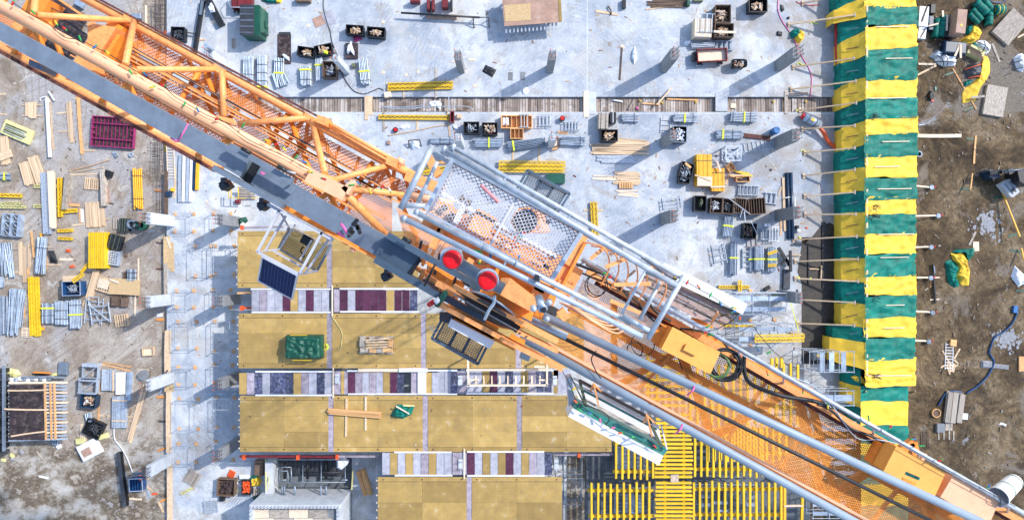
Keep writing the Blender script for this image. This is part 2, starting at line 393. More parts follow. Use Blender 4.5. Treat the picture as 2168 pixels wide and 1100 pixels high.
def unit(shape,m):
 k=(shape,m)
 if k not in _U:
  b=MB()
  if shape=='box':b.box((0,0,0),(1,1,1))
  elif shape=='tube':
   b.tube((-.5,0,0),(.5,0,0),1,8,cap=False)
   for e in(-.5,.5):
    n=len(b.v)
    for kk in range(8):
     a=2*PI*kk/8;b.v.append(Vector((e,math.cos(a),math.sin(a))));b.v.append(Vector((e*0.98,.55*math.cos(a),.55*math.sin(a))))
    for kk in range(8):
     j=(kk+1)%8
     f=[n+2*kk,n+2*j,n+2*j+1,n+2*kk+1];b.f.append(f if e<0 else f[::-1]);b.sm.append(False)
  _U[k]=b.mesh(shape+'_'+m,m)
 return _U[k]
def ub(name,m,parent,loc,dims,rz=0.0,ry=0.0,shape='box',rx=0.0):
 o=bpy.data.objects.new(name,unit(shape,m));COL.objects.link(o)
 if parent:o.parent=parent
 o.location=loc;o.scale=dims;o.rotation_euler=(rx,ry,rz)
 return o
ORD=['first','second','third','fourth','fifth','sixth','seventh','eighth','ninth','tenth','eleventh','twelfth','thirteenth','fourteenth','fifteenth','sixteenth','seventeenth','eighteenth','nineteenth','twentieth','twenty-first','twenty-second','twenty-third','twenty-fourth','twenty-fifth','twenty-sixth']
def rnd(a,b):return random.uniform(a,b)
# ------------------------------------------------------------ kinds of site object (sizes in thirds of a photo pixel)
def base_loc(u,v,h=0.0,z0=None):
 px,py=PX(u,v);g=gz(px,py)if z0 is None else z0
 p=Q(px,py,g+h);p.z=g
 return p
def mat_planks():
 m,nt,b=_nodes('plank_floor')
 geo=nt.nodes.new('ShaderNodeNewGeometry')
 c=ramp(nt,geo.outputs['Random Per Island'],[(0.0,(0.16,0.12,0.10)),(0.35,(0.34,0.28,0.24)),(0.7,(0.45,0.37,0.31)),(1.0,(0.58,0.53,0.50))])
 n=nnoise(nt,geo.outputs['Position'],1.2,8,0.7)
 c=nmix(nt,ramp(nt,n,[(0.48,(0,0,0)),(0.66,(0.8,0.8,0.8))]),c,(0.12,0.09,0.07))
 nt.links.new(c,b.inputs['Base Color']);b.inputs['Roughness'].default_value=0.85
 MATS['plank_floor']=m
mat_planks()
def mat_scrap():
 for nm,st in(('stone_mix',[(0,(0.16,0.12,0.085)),(.3,(0.24,0.20,0.16)),(.6,(0.33,0.29,0.25)),(.8,(0.20,0.155,0.11)),(.96,(0.44,0.34,0.23))]),('scrap_mix',[(0,(0.30,0.17,0.09)),(.2,(0.60,0.46,0.32)),(.4,(0.10,0.07,0.05)),(.55,(0.42,0.40,0.40)),(.7,(0.16,0.03,0.03)),(.82,(0.62,0.60,0.58)),(1,(0.06,0.06,0.07))]),
    ('timber_mix',[(0,(0.42,0.27,0.15)),(.3,(0.64,0.48,0.33)),(.5,(0.25,0.15,0.09)),(.7,(0.52,0.44,0.38)),(1,(0.12,0.09,0.07))])):
  m,nt,b=_nodes(nm);geo=nt.nodes.new('ShaderNodeNewGeometry')
  c=ramp(nt,geo.outputs['Random Per Island'],st)
  for e in[n for n in nt.nodes if n.type=='VALTORGB']:e.color_ramp.interpolation='CONSTANT'
  nt.links.new(c,b.inputs['Base Color']);b.inputs['Roughness'].default_value=.75;MATS[nm]=m
mat_scrap()
def strap_mesh(x,W,z0,z1,t=0.03,w=0.05):
 b=MB()
 b.box((x,0,z1+t/2),(w,W+2*t,t));b.box((x,0,z0-t/2),(w,W+2*t,t))
 b.box((x,W/2+t/2,(z0+z1)/2),(w,t,z1-z0));b.box((x,-W/2-t/2,(z0+z1)/2),(w,t,z1-z0))
 return b
def bundle(u,v,L,W,a,label,band=(0.0,),dark=(-0.3,0.3),rows=3,m='galv',n=None,z0=None,group=None,name='tube_bundle',cat='tube bundle',messy=0.0):
 L*=S;W*=S
 n=n or max(4,int(round(W/0.125)));r=W/n/2;h=0.1+rows*2*r
 root=thing(name,label,cat,base_loc(u,v,h,z0),-R(a),group)
 k=0
 for i in range(rows):
  nn=n-(i%2 if not messy else 0)
  for j in range(nn):
   y=(j-(nn-1)/2)*2*r;l=L*rnd(0.90,1.0);x=(L-l)*rnd(-.5,.5)
   mm=m if random.random()>0.2 else('galv_bright' if m!='yellow_orange' else m)
   if messy:
    y*=rnd(0.7,1.25)
   ub('tube',mm,root,(x,y,0.1+r+i*1.8*r),(l,r*0.84,r*0.84),rz=rnd(-1,1)*messy,shape='tube');k+=1
 zt=0.1+rows*1.85*r
 for s in(-0.32,0.32):ub('bearer','wood_old',root,(s*L,0,0.05),(0.09,W*1.15,0.1))
 for d in band:strap_mesh(d*L,W,0.1,zt,0.03,0.12).build('strap','strap_yellow',root)
 for d in dark:strap_mesh(d*L,W,0.1,zt,0.02,0.04).build('strap','steel_dark',root)
 return root
def planks(u,v,L,W,a,label,n=4,rows=1,m='wood',z0=None,h=0.05,loose=False,jit=0.04,group=None,battens=0,name='timber_stack',cat='timber stack',bm='wood'):
 L*=S;W*=S;w=W/n;base=0.09 if battens else 0.0
 top=base+rows*h;p0=base_loc(u,v,top,z0)
 root=None if loose else thing(name,label,cat,p0,-R(a),group)
 M=Matrix.Rotation(-R(a),3,'Z')
 for i in range(rows):
  for j in range(n):
   l=L*rnd(1-jit*2.5,1.0);x=(L-l)*rnd(-.5,.5);y=(j+.5)*w-W/2+rnd(-.1,.1)*w
   l_,d=(x,y,base+(i+.5)*h),(l,w*rnd(.8,.97),h*0.94)
   rr=rnd(-1,1)*jit*0.5
   if loose:
    o=ub('timber_plank',m,None,p0+M@Vector(l_),d,rz=-R(a)+rr)
    tag(o,label,'plank',group or label)
   else:ub('plank',m,root,l_,d,rz=rr)
 if battens:
  for s in((-.32,.32)if battens==2 else(-.4,0,.4)):
   if root:ub('batten',bm,root,(s*L,0,0.045),(0.09,W*1.7,0.09))
 return root
def board(u,v,L,W,a,label,m='wood',h=0.05,z0=None,lift=0.0,name='timber_board',cat='board',group=None):
 """one plain board, slightly sprung, as a mesh of its own"""
 L*=S;W*=S;b=MB();k=6 if L>1.5 else 2
 p=base_loc(u,v,h+lift,z0);px,py=PX(u,v)
 bow=0.012*L*rnd(-1,1);n0=0
 top=[];
 for i in range(k+1):
  x=-L/2+L*i/k;y=bow*(1-(2*i/k-1)**2)
  for(yy,zz)in((y-W/2,0),(y+W/2,0),(y+W/2,h),(y-W/2,h)):b.v.append(Vector((x,yy,zz+lift)))
 for i in range(k):
  q=i*4
  for s in range(4):
   t=(s+1)%4;b.f.append([q+s,q+4+s,q+4+t,q+t]);b.sm.append(False)
 b.f.append([0,1,2,3]);b.sm.append(False);q=k*4;b.f.append([q+3,q+2,q+1,q]);b.sm.append(False)
 o=b.build(name,m);o.location=p+Vector((0,0,lift));o.rotation_euler=(0,0,-R(a))
 return tag(o,label,cat,group)
def girder_mesh(L,W,h=0.16):
 b=MB();c=W*0.25
 b.box((0,W/2-c/2,h/2),(L,c,h));b.box((0,-W/2+c/2,h/2),(L,c,h))
 n=max(3,int(L/0.40));st=L/n;g=W/2-c
 for i in range(n):
  x=-L/2+i*st
  b.bar((x,-g,h*.55),(x+st/2,g,h*.55),0.05,h*.5);b.bar((x+st/2,g,h*.55),(x+st,-g,h*.55),0.05,h*.5)
 b.box((-L/2+.02,0,h/2),(.04,W*.95,h*.8));b.box((L/2-.02,0,h/2),(.04,W*.95,h*.8))
 return b
def girders(u,v,L,W,a,label,n=1,m='yellow',z0=None,side='top',lift=0.08,group=None):
 L*=S;W*=S;w=W/n;M=Matrix.Rotation(-R(a),3,'Z');p0=base_loc(u,v,0.16+lift,z0)
 o=None
 for j in range(n):
  off=M@Vector((rnd(-.06,.06),W/2-(j+.5)*w if abs(a)<60 else-W/2+(j+.5)*w,lift))
  if o is None:o=girder_mesh(L,w*.97).build('lattice_girder',m);c=o
  else:c=o.copy();COL.objects.link(c)
  c.location=p0+off;c.rotation_euler=(0,0,-R(a))
  lb=label if n==1 else('%s %s from the %s'%(ORD[j],label,side))
  tag(c,lb,'girder',group or('yellow lattice girders'))
def ladder(u,v,L,W,a,label,nr=4,m='galv_bright',z0=None,layers=1,h=0.12,r=0.035,name='shoring_ladder',cat='frame',cross=False,lift=0.0,group=None):
 L*=S;W*=S;root=thing(name,label,cat,base_loc(u,v,h*layers,z0),-R(a),group)
 for k in range(layers):
  z=lift+0.05+k*h;dx=0.05*k;dy=0.04*(k%2)
  for s in(-1,1):ub('rail',m,root,(dx,s*W/2+dy,z),(L,r,r),shape='tube')
  for i in range(nr):
   x=-L/2+(i+.5)*L/nr if nr>2 else(i-.5)*L*.92
   ub('rung',m,root,(x+dx,dy,z),(W,r*.9,r*.9),rz=PI/2,shape='tube')
  if cross:
   d=math.hypot(L,W)*.9
   for s in(-1,1):ub('diagonal',m,root,(dx,dy,z+.05),(d,r*.8,r*.8),rz=s*math.atan2(W,L),shape='tube')
 return root
def pallet(u,v,L,W,a,label,n=7,m='wood',z0=None,group=None,lift=0.0):
 L*=S;W*=S;root=thing('timber_pallet',label,'pallet',base_loc(u,v,.15+lift,z0),-R(a),group)
 root.location.z+=lift
 for i in range(n):ub('deck_board',m,root,(-L/2+(i+.5)*L/n,0,.13),(L/n*.62,W,.025),rz=rnd(-.02,.02))
 for s in(-1,0,1):ub('stringer',m,root,(0,s*W*.44,.07),(L,.06,.09))
 for s in(-1,0,1):ub('base_board',m,root,(s*L*.44,0,.012),(.1,W,.024))
 return root
def scrap_mesh(L,W,h,kind):
 b=MB()
 if kind=='tubes':
  for i in range(26):
   x,y,a=rnd(-.3,.3)*L,rnd(-.3,.3)*W,rnd(0,PI);l=rnd(.25,.5)*min(L,W)
   z=rnd(.5,1)*h;d=Vector((math.cos(a),math.sin(a),rnd(-.2,.2)))*l/1.6
   c=Vector((x,y,z));b.tube(c-d,c+d,rnd(.02,.04),6)
 elif kind=='timber':
  for i in range(30):
   x,y,a=rnd(-.28,.28)*L,rnd(-.28,.28)*W,rnd(0,PI)
   b.box((x,y,rnd(.5,1)*h),(rnd(.2,.55)*min(L,W)+.1,rnd(.06,.14),.04),rot=Matrix.Rotation(a,3,'Z')@Matrix.Rotation(rnd(-.3,.3),3,'Y'))
 else:
  for i in range(90):
   x,y=rnd(-.4,.4)*L,rnd(-.4,.4)*W;s=rnd(.07,.16)
   b.box((x,y,rnd(.5,1)*h),(s,s*rnd(.5,1.2),s*.6),rot=Matrix.Rotation(rnd(0,3),3,'Z')@Matrix.Rotation(rnd(-.5,.5),3,'X'))
 return b
def bin_(u,v,L,W,a,label,H=0.75,m='steel_dark',inside=None,cm='galv',z0=None,slats=0,name='open_bin',cat='bin',clabel=None,fill=.75,sm=None):
 L*=S;W*=S;p=base_loc(u,v,H,z0);root=thing(name,label,cat,p,-R(a))
 t=.04;b=MB()
 b.box((0,0,.06),(L-.09,W-.09,.04))
 b.box((0,W/2-t/2,H/2),(L,t,H));b.box((0,-W/2+t/2,H/2),(L,t,H))
 b.box((L/2-t/2,0,H/2),(t,W-2*t,H));b.box((-L/2+t/2,0,H/2),(t,W-2*t,H))
 sh_=b.build('shell',m,root)
 rr=MB();q=.03
 rr.box((0,W/2,H),(L+2*q,.06,.05));rr.box((0,-W/2,H),(L+2*q,.06,.05))
 rr.box((L/2,0,H),(.06,W-.06,.05));rr.box((-L/2,0,H),(.06,W-.06,.05))
 ro_=rr.build('rim',sm or m,sh_);ro_.location-=sh_.location
 for i in range(slats):ub('divider',m,root,(-L/2+(i+1)*L/(slats+1),0,H*.5),(.05,W*.94,H*.8))
 if inside:
  c=scrap_mesh(L*.85,W*.85,H*fill,inside).build({'tubes':'clamp_scrap','timber':'timber_scrap'}.get(inside,'mixed_scrap'),cm if inside=='tubes' or cm in('rebar','steel_dark','orange_red','white_cloth')else('timber_mix' if inside=='timber' else 'scrap_mix'))
  z=c.location.z;M=Matrix.Rotation(-R(a),3,'Z')
  c.location=p+M@Vector((c.location.x,c.location.y,0))+Vector((0,0,z));c.rotation_euler=(0,0,-R(a))
  tag(c,clabel or('loose %s heaped inside the %s'%({'tubes':'metal bits','timber':'timber offcuts'}.get(inside,'scrap'),' '.join(label.split()[:9]))),'scrap',kind='stuff')
 return root
def slab_box(u,v,L,W,a,label,h=.3,m='white',z0=None,name='crate',cat='crate',lines=0,lm='steel_dark',bev=.03,lift=0):
 """closed box with chamfered top edge; optional straps over it"""
 L*=S;W*=S;p=base_loc(u,v,h+lift,z0);p.z+=lift;b=MB();e=bev
 root=thing(name,label,cat,p,-R(a))
 b.hexa([(-L/2,-W/2,0),(L/2,-W/2,0),(L/2,W/2,0),(-L/2,W/2,0)],[(-L/2,-W/2,h-e),(L/2,-W/2,h-e),(L/2,W/2,h-e),(-L/2,W/2,h-e)])
 b.hexa([(-L/2,-W/2,h-e),(L/2,-W/2,h-e),(L/2,W/2,h-e),(-L/2,W/2,h-e)],[(-L/2+e,-W/2+e,h),(L/2-e,-W/2+e,h),(L/2-e,W/2-e,h),(-L/2+e,W/2-e,h)])
 b.build('body',m,root)
 for i in range(lines):strap_mesh(-L/2+(i+.5)*L/lines,W,0.02,h,.015,.05).build('strap',lm,root)
 return root
def hose(pts,r,label,m='black',z=.04,z0=None,name='hose',cat='hose',closed=False):
 """smooth line through points given in thirds of a pixel"""
 P=[];
 for t in pts:
  px,py=PX(t[0],t[1]);g=(gz(px,py)if z0 is None else z0)+(t[2]if len(t)>2 else z);P.append(Q(px,py,g))
 out=spline(P,6)
 return tag(MB().path(out,r,6).build(name,m,world=True),label,cat)
def spline(P,k=6):
 out=[]
 for i in range(len(P)-1):
  a,b,c,d=P[max(i-1,0)],P[i],P[i+1],P[min(i+2,len(P)-1)]
  for j in range(k):
   t=j/k
   out.append(0.5*((2*b)+(c-a)*t+(2*a-5*b+4*c-d)*t*t+(3*b-a-3*c+d)*t**3))
 out.append(P[-1]);return out
def brace(u1,v1,h1,u2,v2,h2,label,m='wood',w=.10,name='timber_brace',cat='brace',z0=None,group=None,foot=True):
 (x1,y1),(x2,y2)=PX(u1,v1),PX(u2,v2)
 g=gz(x1,y1)if z0 is None else z0
 p,q=Q(x1,y1,g+h1),Q(x2,y2,g+h2)
 root=thing(name,label,cat,(p.x,p.y,g),0,group)
 MB().bar(p,q,w,w).build('pole',m,root,world=True)
 if foot:MB().box((p.x,p.y,g+.06),(.22,.26,.12)).build('foot_plate','wood_old',root,world=True)
 return root
def column(bx,by,wx,wy,label,H=3.8,nb=8,m='concrete',z0=0.0,bar=.9,top='concrete'):
 """bx,by: centre of the foot in photo pixels; wx, wy: footprint in pixels"""
 p=Q(bx,by,z0);wx*=K;wy*=K;root=thing('concrete_pier',label,'column',p)
 b=MB();e=.03
 pol=[(-wx/2+e,-wy/2),(wx/2-e,-wy/2),(wx/2,-wy/2+e),(wx/2,wy/2-e),(wx/2-e,wy/2),(-wx/2+e,wy/2),(-wx/2,wy/2-e),(-wx/2,-wy/2+e)]
 b.prism(pol,0,H);b.build('shaft',m,root)
 ring=[]
 kx,ky=(max(2,round(wx/.3)),max(2,round(wy/.3)))
 for i in range(kx):
  for j in range(ky):
   if i in(0,kx-1)or j in(0,ky-1):ring.append((-wx*.38+i*wx*.76/(kx-1),-wy*.38+j*wy*.76/(ky-1)))
 for(x,y)in ring:ub('rebar','rebar',root,(x+rnd(-.02,.02),y,H+bar/2),(bar,.022,.022),ry=PI/2+rnd(-.06,.06),rz=rnd(-.1,.1),shape='tube')
 for z in(.25,.55):
  MB().bar((-wx*.38,-wy*.38,H+z),(wx*.38,-wy*.38,H+z),.02,.02).bar((-wx*.38,wy*.38,H+z),(wx*.38,wy*.38,H+z),.02,.02).bar((-wx*.38,-wy*.38,H+z),(-wx*.38,wy*.38,H+z),.02,.02).bar((wx*.38,-wy*.38,H+z),(wx*.38,wy*.38,H+z),.02,.02).build('stirrup','rebar',root)
 for(x,y)in ring[:3]:ub('safety_cap','orange_red',root,(x,y,H+bar+.02),(.07,.07,.05))
 return root
def shore_base(u1,v1,u2,v2,label,h=.75,group='pipe frames standing on the slab'):
 (x1,y1),(x2,y2)=PX(u1,v1),PX(u2,v2)
 c=Q((x1+x2)/2,(y1+y2)/2,0);a=Q(x1,y1,0)-c;d=Q(x2,y2,0)-c
 root=thing('shoring_stand',label,'frame',c,0,group)
 for(x,y)in((a.x,a.y),(d.x,a.y),(a.x,d.y),(d.x,d.y)):
  ub('timber_pad','wood_orange',root,(x+rnd(-.03,.03),y,.03),(.30,.30,.06),rz=rnd(-.35,.35))
  ub('post','galv_bright',root,(x,y,h/2+.05),(h,.03,.03),ry=PI/2,shape='tube')
 for z in(.35,h):
  for y in(a.y,d.y):ub('rail','galv_bright',root,((a.x+d.x)/2,y,z),(abs(d.x-a.x),.02,.02),shape='tube')
  for x in(a.x,d.x):ub('rail','galv_bright',root,(x,(a.y+d.y)/2,z),(abs(d.y-a.y),.02,.02),rz=PI/2,shape='tube')
 return root
def heap(pts,h,label,m,name='tarpaulin',cat='tarpaulin',z0=None,folds=3.0,world_pts=None,parent=None,plateau=.45,lift=0.0,part=None):
 """crumpled cloth over a lumpy core; pts is the outline in thirds of a pixel"""
 if world_pts:P=world_pts;g=z0 or 0
 else:
  g=gz(*PX(*pts[0]))if z0 is None else z0
  P=[Q(*PX(*p),g+h*.3)for p in pts]
 n=len(P);c=sum((Vector((p.x,p.y,0))for p in P),Vector())/n
 rim=[]
 for i in range(n):
  a,b=P[i],P[(i+1)%n];k=max(2,int((b-a).length/.10))
  for j in range(k):rim.append(a.lerp(b,j/k))
 b=MB();rings=15;m_=len(rim)
 for r in range(rings):
  t=r/(rings-1)
  for i,p in enumerate(rim):
   q=Vector((c.x+(p.x-c.x)*(1-t*.97),c.y+(p.y-c.y)*(1-t*.97),0))
   f=min(1,t/plateau);f=f*f*(3-2*f)
   nz=noise.noise(Vector((q.x*folds,q.y*folds,3.1)))*.35+abs(noise.noise(Vector((q.x*folds*.8+9,q.y*folds*2.2,1.7))))*.45
   z=g+lift+.02+h*(f*.62+nz*(.25+f*.75))
   jx=.05*noise.noise(Vector((q.x*5,q.y*5,8)))if r<2 else 0
   b.v.append(Vector((q.x+jx,q.y+jx,max(z,g+lift+.01))))
 for r in range(rings-1):
  for i in range(m_):
   j=(i+1)%m_;b.f.append([r*m_+i,r*m_+j,(r+1)*m_+j,(r+1)*m_+i]);b.sm.append(True)
 b.f.append([(rings-1)*m_+i for i in range(m_)]);b.sm.append(True)
 k0=len(b.v)
 for p in rim:b.v.append(Vector((p.x,p.y,g+lift)))
 for i in range(m_):
  j=(i+1)%m_;b.f.append([k0+i,k0+j,j,i]);b.sm.append(True)
 ar=sum(rim[i].x*rim[(i+1)%m_].y-rim[(i+1)%m_].x*rim[i].y for i in range(m_))
 if ar<0:b.f=[f[::-1]for f in b.f]
 if parent:return b.build(part,m,parent,world=True)
 return tag(b.build(name,m,world=True),label,cat)
def scaffold(u,v,L,W,a,label,H=2.4,plats=2,z0=0.0,group='galvanised scaffold towers',pm='galv_bright',nx=2):
 L*=S;W*=S;root=thing('scaffold_tower',label,'scaffold',base_loc(u,v,H,z0),-R(a),group)
 for i in range(nx+1):
  x=-L/2+i*L/nx
  for s in(-1,1):
   ub('post',pm,root,(x,s*W/2,H/2+.05),(H+.1,.028,.028),ry=PI/2,shape='tube')
   ub('coupler',pm,root,(x,s*W/2,H),(.11,.11,.07))
  for z in(.4,H*.5,H):ub('transom',pm,root,(x,0,z),(W,.026,.026),rz=PI/2,shape='tube')
 for s in(-1,1):
  for z in(.4,H*.5,H):ub('ledger',pm,root,(0,s*W/2,z),(L,.026,.026),shape='tube')
  ub('diagonal',pm,root,(0,s*W/2,H*.5),(math.hypot(L,H),.02,.02),ry=math.atan2(H,L)*s,shape='tube')
 for k in range(plats):
  y=(k+.5)*W/plats-W/2
  ub('platform','galv',root,(0,y,H*.96),(L*.97,W/plats*.42,.05))
 return root
# ------------------------------------------------------------ setting
def rect(x0,y0,x1,y1,z0,z1):
 a,b=Q(x0,y1,0),Q(x1,y0,0)
 return MB().prism([(a.x,a.y),(b.x,a.y),(b.x,b.y),(a.x,b.y)],z0,z1)
g=MB()
g.v+=[Vector((-400,-400,GZ)),Vector((400,-400,GZ)),Vector((400,400,GZ)),Vector((-400,400,GZ))];g.f.append([0,1,2,3]);g.sm.append(False)
o=bpy.data.objects.new('ground',g.mesh('ground','ground'));COL.objects.link(o);o['kind']='structure'
for(n,x0,y0,x1,y1)in(('slab',353,-420,1792,205),('slab',353,237,1792,502),('slab',353,502,1697,768),('slab',353,768,1240,962),
       ('slab',353,962,578,1500),('slab',745,962,1200,1500),('slab',1720,735,1792,900),('slab',1240,768,1720,905)):
 struct(n,rect(x0,y0,x1,y1,GZ-.02,0),'slab')
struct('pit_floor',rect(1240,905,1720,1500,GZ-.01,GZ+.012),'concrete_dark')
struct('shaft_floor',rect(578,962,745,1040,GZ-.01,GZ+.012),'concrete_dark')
wet=[(1697,770),(1697,600),(1688,575),(1697,520),(1716,505),(1728,490),(1740,476),(1757,471),(1770,478),(1790,474),(1790,770)]
struct('wet_earth',MB().prism([(Q(x,y).x,Q(x,y).y)for x,y in wet],GZ,.006),'mud_dark')
for(x0,x1)in((410,769),(788,1236),(1263,1516),(1541,1661),(1668,1779)):
 b=MB();x=x0
 while x<x1:
  w=rnd(4.2,6.4);a,c=Q(x,235.5),Q(min(x+w,x1),206.5)
  b.box(((a.x+c.x)/2,(a.y+c.y)/2,GZ+.10+rnd(-.03,.05)),(abs(c.x-a.x)*.86,abs(c.y-a.y),.05),rz=rnd(-.02,.02));x+=w
 lb={410:'weathered plank floor of the trench running under the crane jib',788:'plank trench floor with white sacking and pipes on it',1263:'plank trench floor strewn with rubbish between two pale bridges',
  1541:'short clean plank floor of the trench west of the thin bridge',1668:'darkest plank trench floor running in beside the tent'}[x0]
 tag(b.build('plank_decking','plank_floor',world=True),lb,'decking')
for(x0,y0,x1,y1)in((1242,-400,1244.5,205),(353,239,1792,241),(1098,0,1099,0.5)):
 if y1-y0>1:struct('slab_joint',rect(x0,y0,x1,y1,0,.004),'concrete')
tile(0,1)
board(1053,150,330,22,90,'long dark edging rail west of the slab beside the pink dowels','wood_dark',.12,0)
board(1058,500,200,40,90,'wide pale plywood edge strip along the slab above its second column','osb',.03,0,.01)
board(1088,530,185,32,88,'short plywood sheet laid on the slab beside the edge strip','osb',.03,0,.02)
board(1052,700,260,22,89,'weathered edging board between the upper two west columns','wood_old',.05,0,.0)
tile(0,2)
board(1064,60,330,38,90,'plywood edge strip of the slab beside the small square frame','wood',.04,0,.01)
board(1070,470,400,32,90,'plywood edge strip between the third and fourth west columns','wood',.04,0,.01)
board(1078,900,430,34,90,'plywood edge strip running out of the frame at bottom','wood',.04,0,.01)
board(1072,260,45,60,88,'short dark plywood patch bridging two edge strips','osb',.05,0,.02)
for(by,lb)in((468,'pale concrete column at slab edge beside the black and green reels'),(633,'pale concrete column at slab edge below the plywood sheets'),
    (798,'pale concrete column beside the round concrete footing'),(968,'pale concrete column nearest the muddy corner'),):
 column(365,by,11,23,lb)
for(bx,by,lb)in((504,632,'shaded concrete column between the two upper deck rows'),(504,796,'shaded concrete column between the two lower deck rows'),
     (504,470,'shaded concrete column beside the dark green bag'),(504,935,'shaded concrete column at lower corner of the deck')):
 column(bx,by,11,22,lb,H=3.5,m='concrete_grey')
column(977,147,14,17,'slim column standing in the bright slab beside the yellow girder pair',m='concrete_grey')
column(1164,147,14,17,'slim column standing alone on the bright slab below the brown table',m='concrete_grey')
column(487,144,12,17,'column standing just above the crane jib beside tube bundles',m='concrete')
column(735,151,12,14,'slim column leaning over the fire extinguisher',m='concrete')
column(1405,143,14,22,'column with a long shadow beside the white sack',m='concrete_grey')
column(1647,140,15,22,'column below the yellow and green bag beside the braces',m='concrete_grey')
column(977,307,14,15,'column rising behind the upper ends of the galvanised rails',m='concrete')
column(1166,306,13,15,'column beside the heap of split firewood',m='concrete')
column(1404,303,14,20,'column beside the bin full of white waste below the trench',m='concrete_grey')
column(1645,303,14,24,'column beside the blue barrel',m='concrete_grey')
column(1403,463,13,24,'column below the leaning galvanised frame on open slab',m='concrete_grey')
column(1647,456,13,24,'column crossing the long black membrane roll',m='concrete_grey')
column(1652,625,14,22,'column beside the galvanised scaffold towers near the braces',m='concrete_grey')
# ------------------------------------------------------------ deck formwork
DZ=3.6
def deck_panel(x0,x1,y0,y1,label,rows=3,cols=2,z=DZ,lip='both',back=True):
 c=Q((x0+x1)/2,(y0+y1)/2,z);root=thing('deck_table',label,'formwork deck',(c.x,c.y,0),0,'ochre formwork deck panels')
 A,B=Q(x0,y1,z),Q(x1,y0,z);w,h=B.x-A.x,B.y-A.y
 L=.38 if lip in('both','top')else 0;L2=.38 if lip in('both','bottom')else 0
 hh=(h-L-L2)/rows;ww=w/cols
 for i in range(rows):
  for j in range(cols):
   MB().box((A.x+(j+.5)*ww,A.y+L2+(i+.5)*hh,z-.012),(ww-.008,hh-.008,.024)).build('plywood_sheet','ochre',root,world=True)
 e1=MB().box((c.x,B.y-L/2+.01,z-.05),(w,L-.03,.06)).build('edge_strip','ochre',root,world=True)if L else None
 e2=MB().box((c.x,A.y+L2/2-.01,z-.05),(w,L2-.03,.06)).build('edge_strip','ochre',root,world=True)if L2 else None
 MB().box((c.x,c.y,z-.14),(w-.2,h-.3,.20)).build('under_frame','wood_dark',root,world=True)
 for sx in(.03,.5,.97):
  for(yy,on)in((B.y-.2,e1),(A.y+.2,e2)):
   if on:MB().tube((A.x+w*sx*.94+.2,yy,z-.02),(A.x+w*sx*.94+.2,yy,z+.01),.05,10).build('bolt_hole','black',on,world=True)
 for(x,y)in((A.x+.4,A.y+.4),(B.x-.4,A.y+.4),(A.x+.4,B.y-.4),(B.x-.4,B.y-.4)):
  MB().tube((x,y,0),(x,y,z-.24),.06,8).build('prop','galv',root,world=True)
 n=int(h/.55)
 for i in range(n):
  MB().box((A.x-.06,A.y+(i+.5)*h/n,z-.12),(.16,.10,.14)).build('joist_end','wood_pale' if back else 'wood_old',root,world=True)
 return root
tile(0,0)
deck_panel(503,692,489,609,'ochre deck panel under the solar panel at the deck corner')
deck_panel(703,886,489,609,'ochre deck panel just below the dark end of the grey beam')
deck_panel(505,692,663,779,'ochre deck panel carrying the dark green covered box')
deck_panel(703,891,663,779,'ochre deck panel carrying the banded timber pallet')
deck_panel(902,1092,663,779,'ochre deck panel under the small grey mesh platform')
deck_panel(1104,1236,663,779,'ochre deck panel partly hidden by the grey tie pipe')
deck_panel(508,695,837,956,'empty ochre deck panel at the lower west corner of the deck')
deck_panel(706,895,837,956,'ochre deck panel carrying crossed timbers and a green bundle')
deck_panel(906,1094,837,956,'empty ochre deck panel below the standing timber frame')
deck_panel(1105,1295,837,956,'ochre deck panel beside the white light box')
deck_panel(800,988,1009,1150,'lowest ochre deck panel beside the concrete core',lip='top')
deck_panel(999,1190,1009,1150,'lowest ochre deck panel beside the yellow beams',lip='top')
def slab_plate(x0,x1,y0,y1,label,m='ply_mauve',z=DZ-.03,name='filler_strip',cat='filler strip',group=None,t=.03):
 A,B=Q(x0,y1,z),Q(x1,y0,z)
 return tag(MB().box(((A.x+B.x)/2,(A.y+B.y)/2,z-t/2),(B.x-A.x,B.y-A.y,t)).build(name,m,world=True),label,cat,group)
for(x0,x1,y0,y1,lb)in((692,703,489,609,'pale filler strip between the two top deck panels'),(692,703,663,779,'mauve filler strip right of the green box panel'),(891,902,663,779,'stained filler strip right of the timber pallet panel'),
       (1092,1104,663,779,'stained filler strip ending at the grey tie pipe'),(695,706,837,956,'stained filler strip crossed by the bundled timbers'),
       (895,906,837,956,'stained filler strip right of the crumpled green bundle'),(1094,1105,837,956,'stained filler strip left of the light box'),(988,999,1009,1150,'stained filler strip between the two lowest panels')):
 slab_plate(x0,x1,y0,y1,lb)
CM=dict(g=('ply_grey','pale grey'),m=('ply_mauve','stained mauve'),p=('ply_plum','plum'),n=('ply_navy','navy'),o=('ochre','ochre'),b=('ply_brown','brown'),w=('white','white'))
def infill(x0,y0,y1,seq,where,pitch=16.45,grp=None):
 cnt={}
 for i,ch in enumerate(seq):
  if ch==' ':continue
  cnt[ch]=cnt.get(ch,0)+1;m,cn=CM[ch]
  single=seq.count(ch)==1
  lb=('only %s board in %s'%(cn,where))if single else('%s %s board from the left in %s'%(ORD[cnt[ch]-1],cn,where))
  slab_plate(x0+i*pitch+.35,x0+(i+1)*pitch-.5,y0,y1,lb,m,DZ+rnd(-.012,.012),'infill_board','infill board','infill boards of '+where)
infill(532.5,614,658,'gmggpogpgg','the row below the solar panel')
infill(719.5,614,658,'pgppppoppn','the row ending under the jib foot')
infill(506,789,834,'omngnnnomgng','the row below the green box panel')
infill(737,788,834,'pmgmgopn mwog','the row below the timber pallet',14.8)
infill(927,785,833,'ggn','the short row left of the standing frame',13.7)
infill(987.5,785,831,'ggopgngomnn','the row under the standing timber frame')
infill(809,957.5,1004,'gogogmogg','the lowest row left of the concrete stub',16.4)
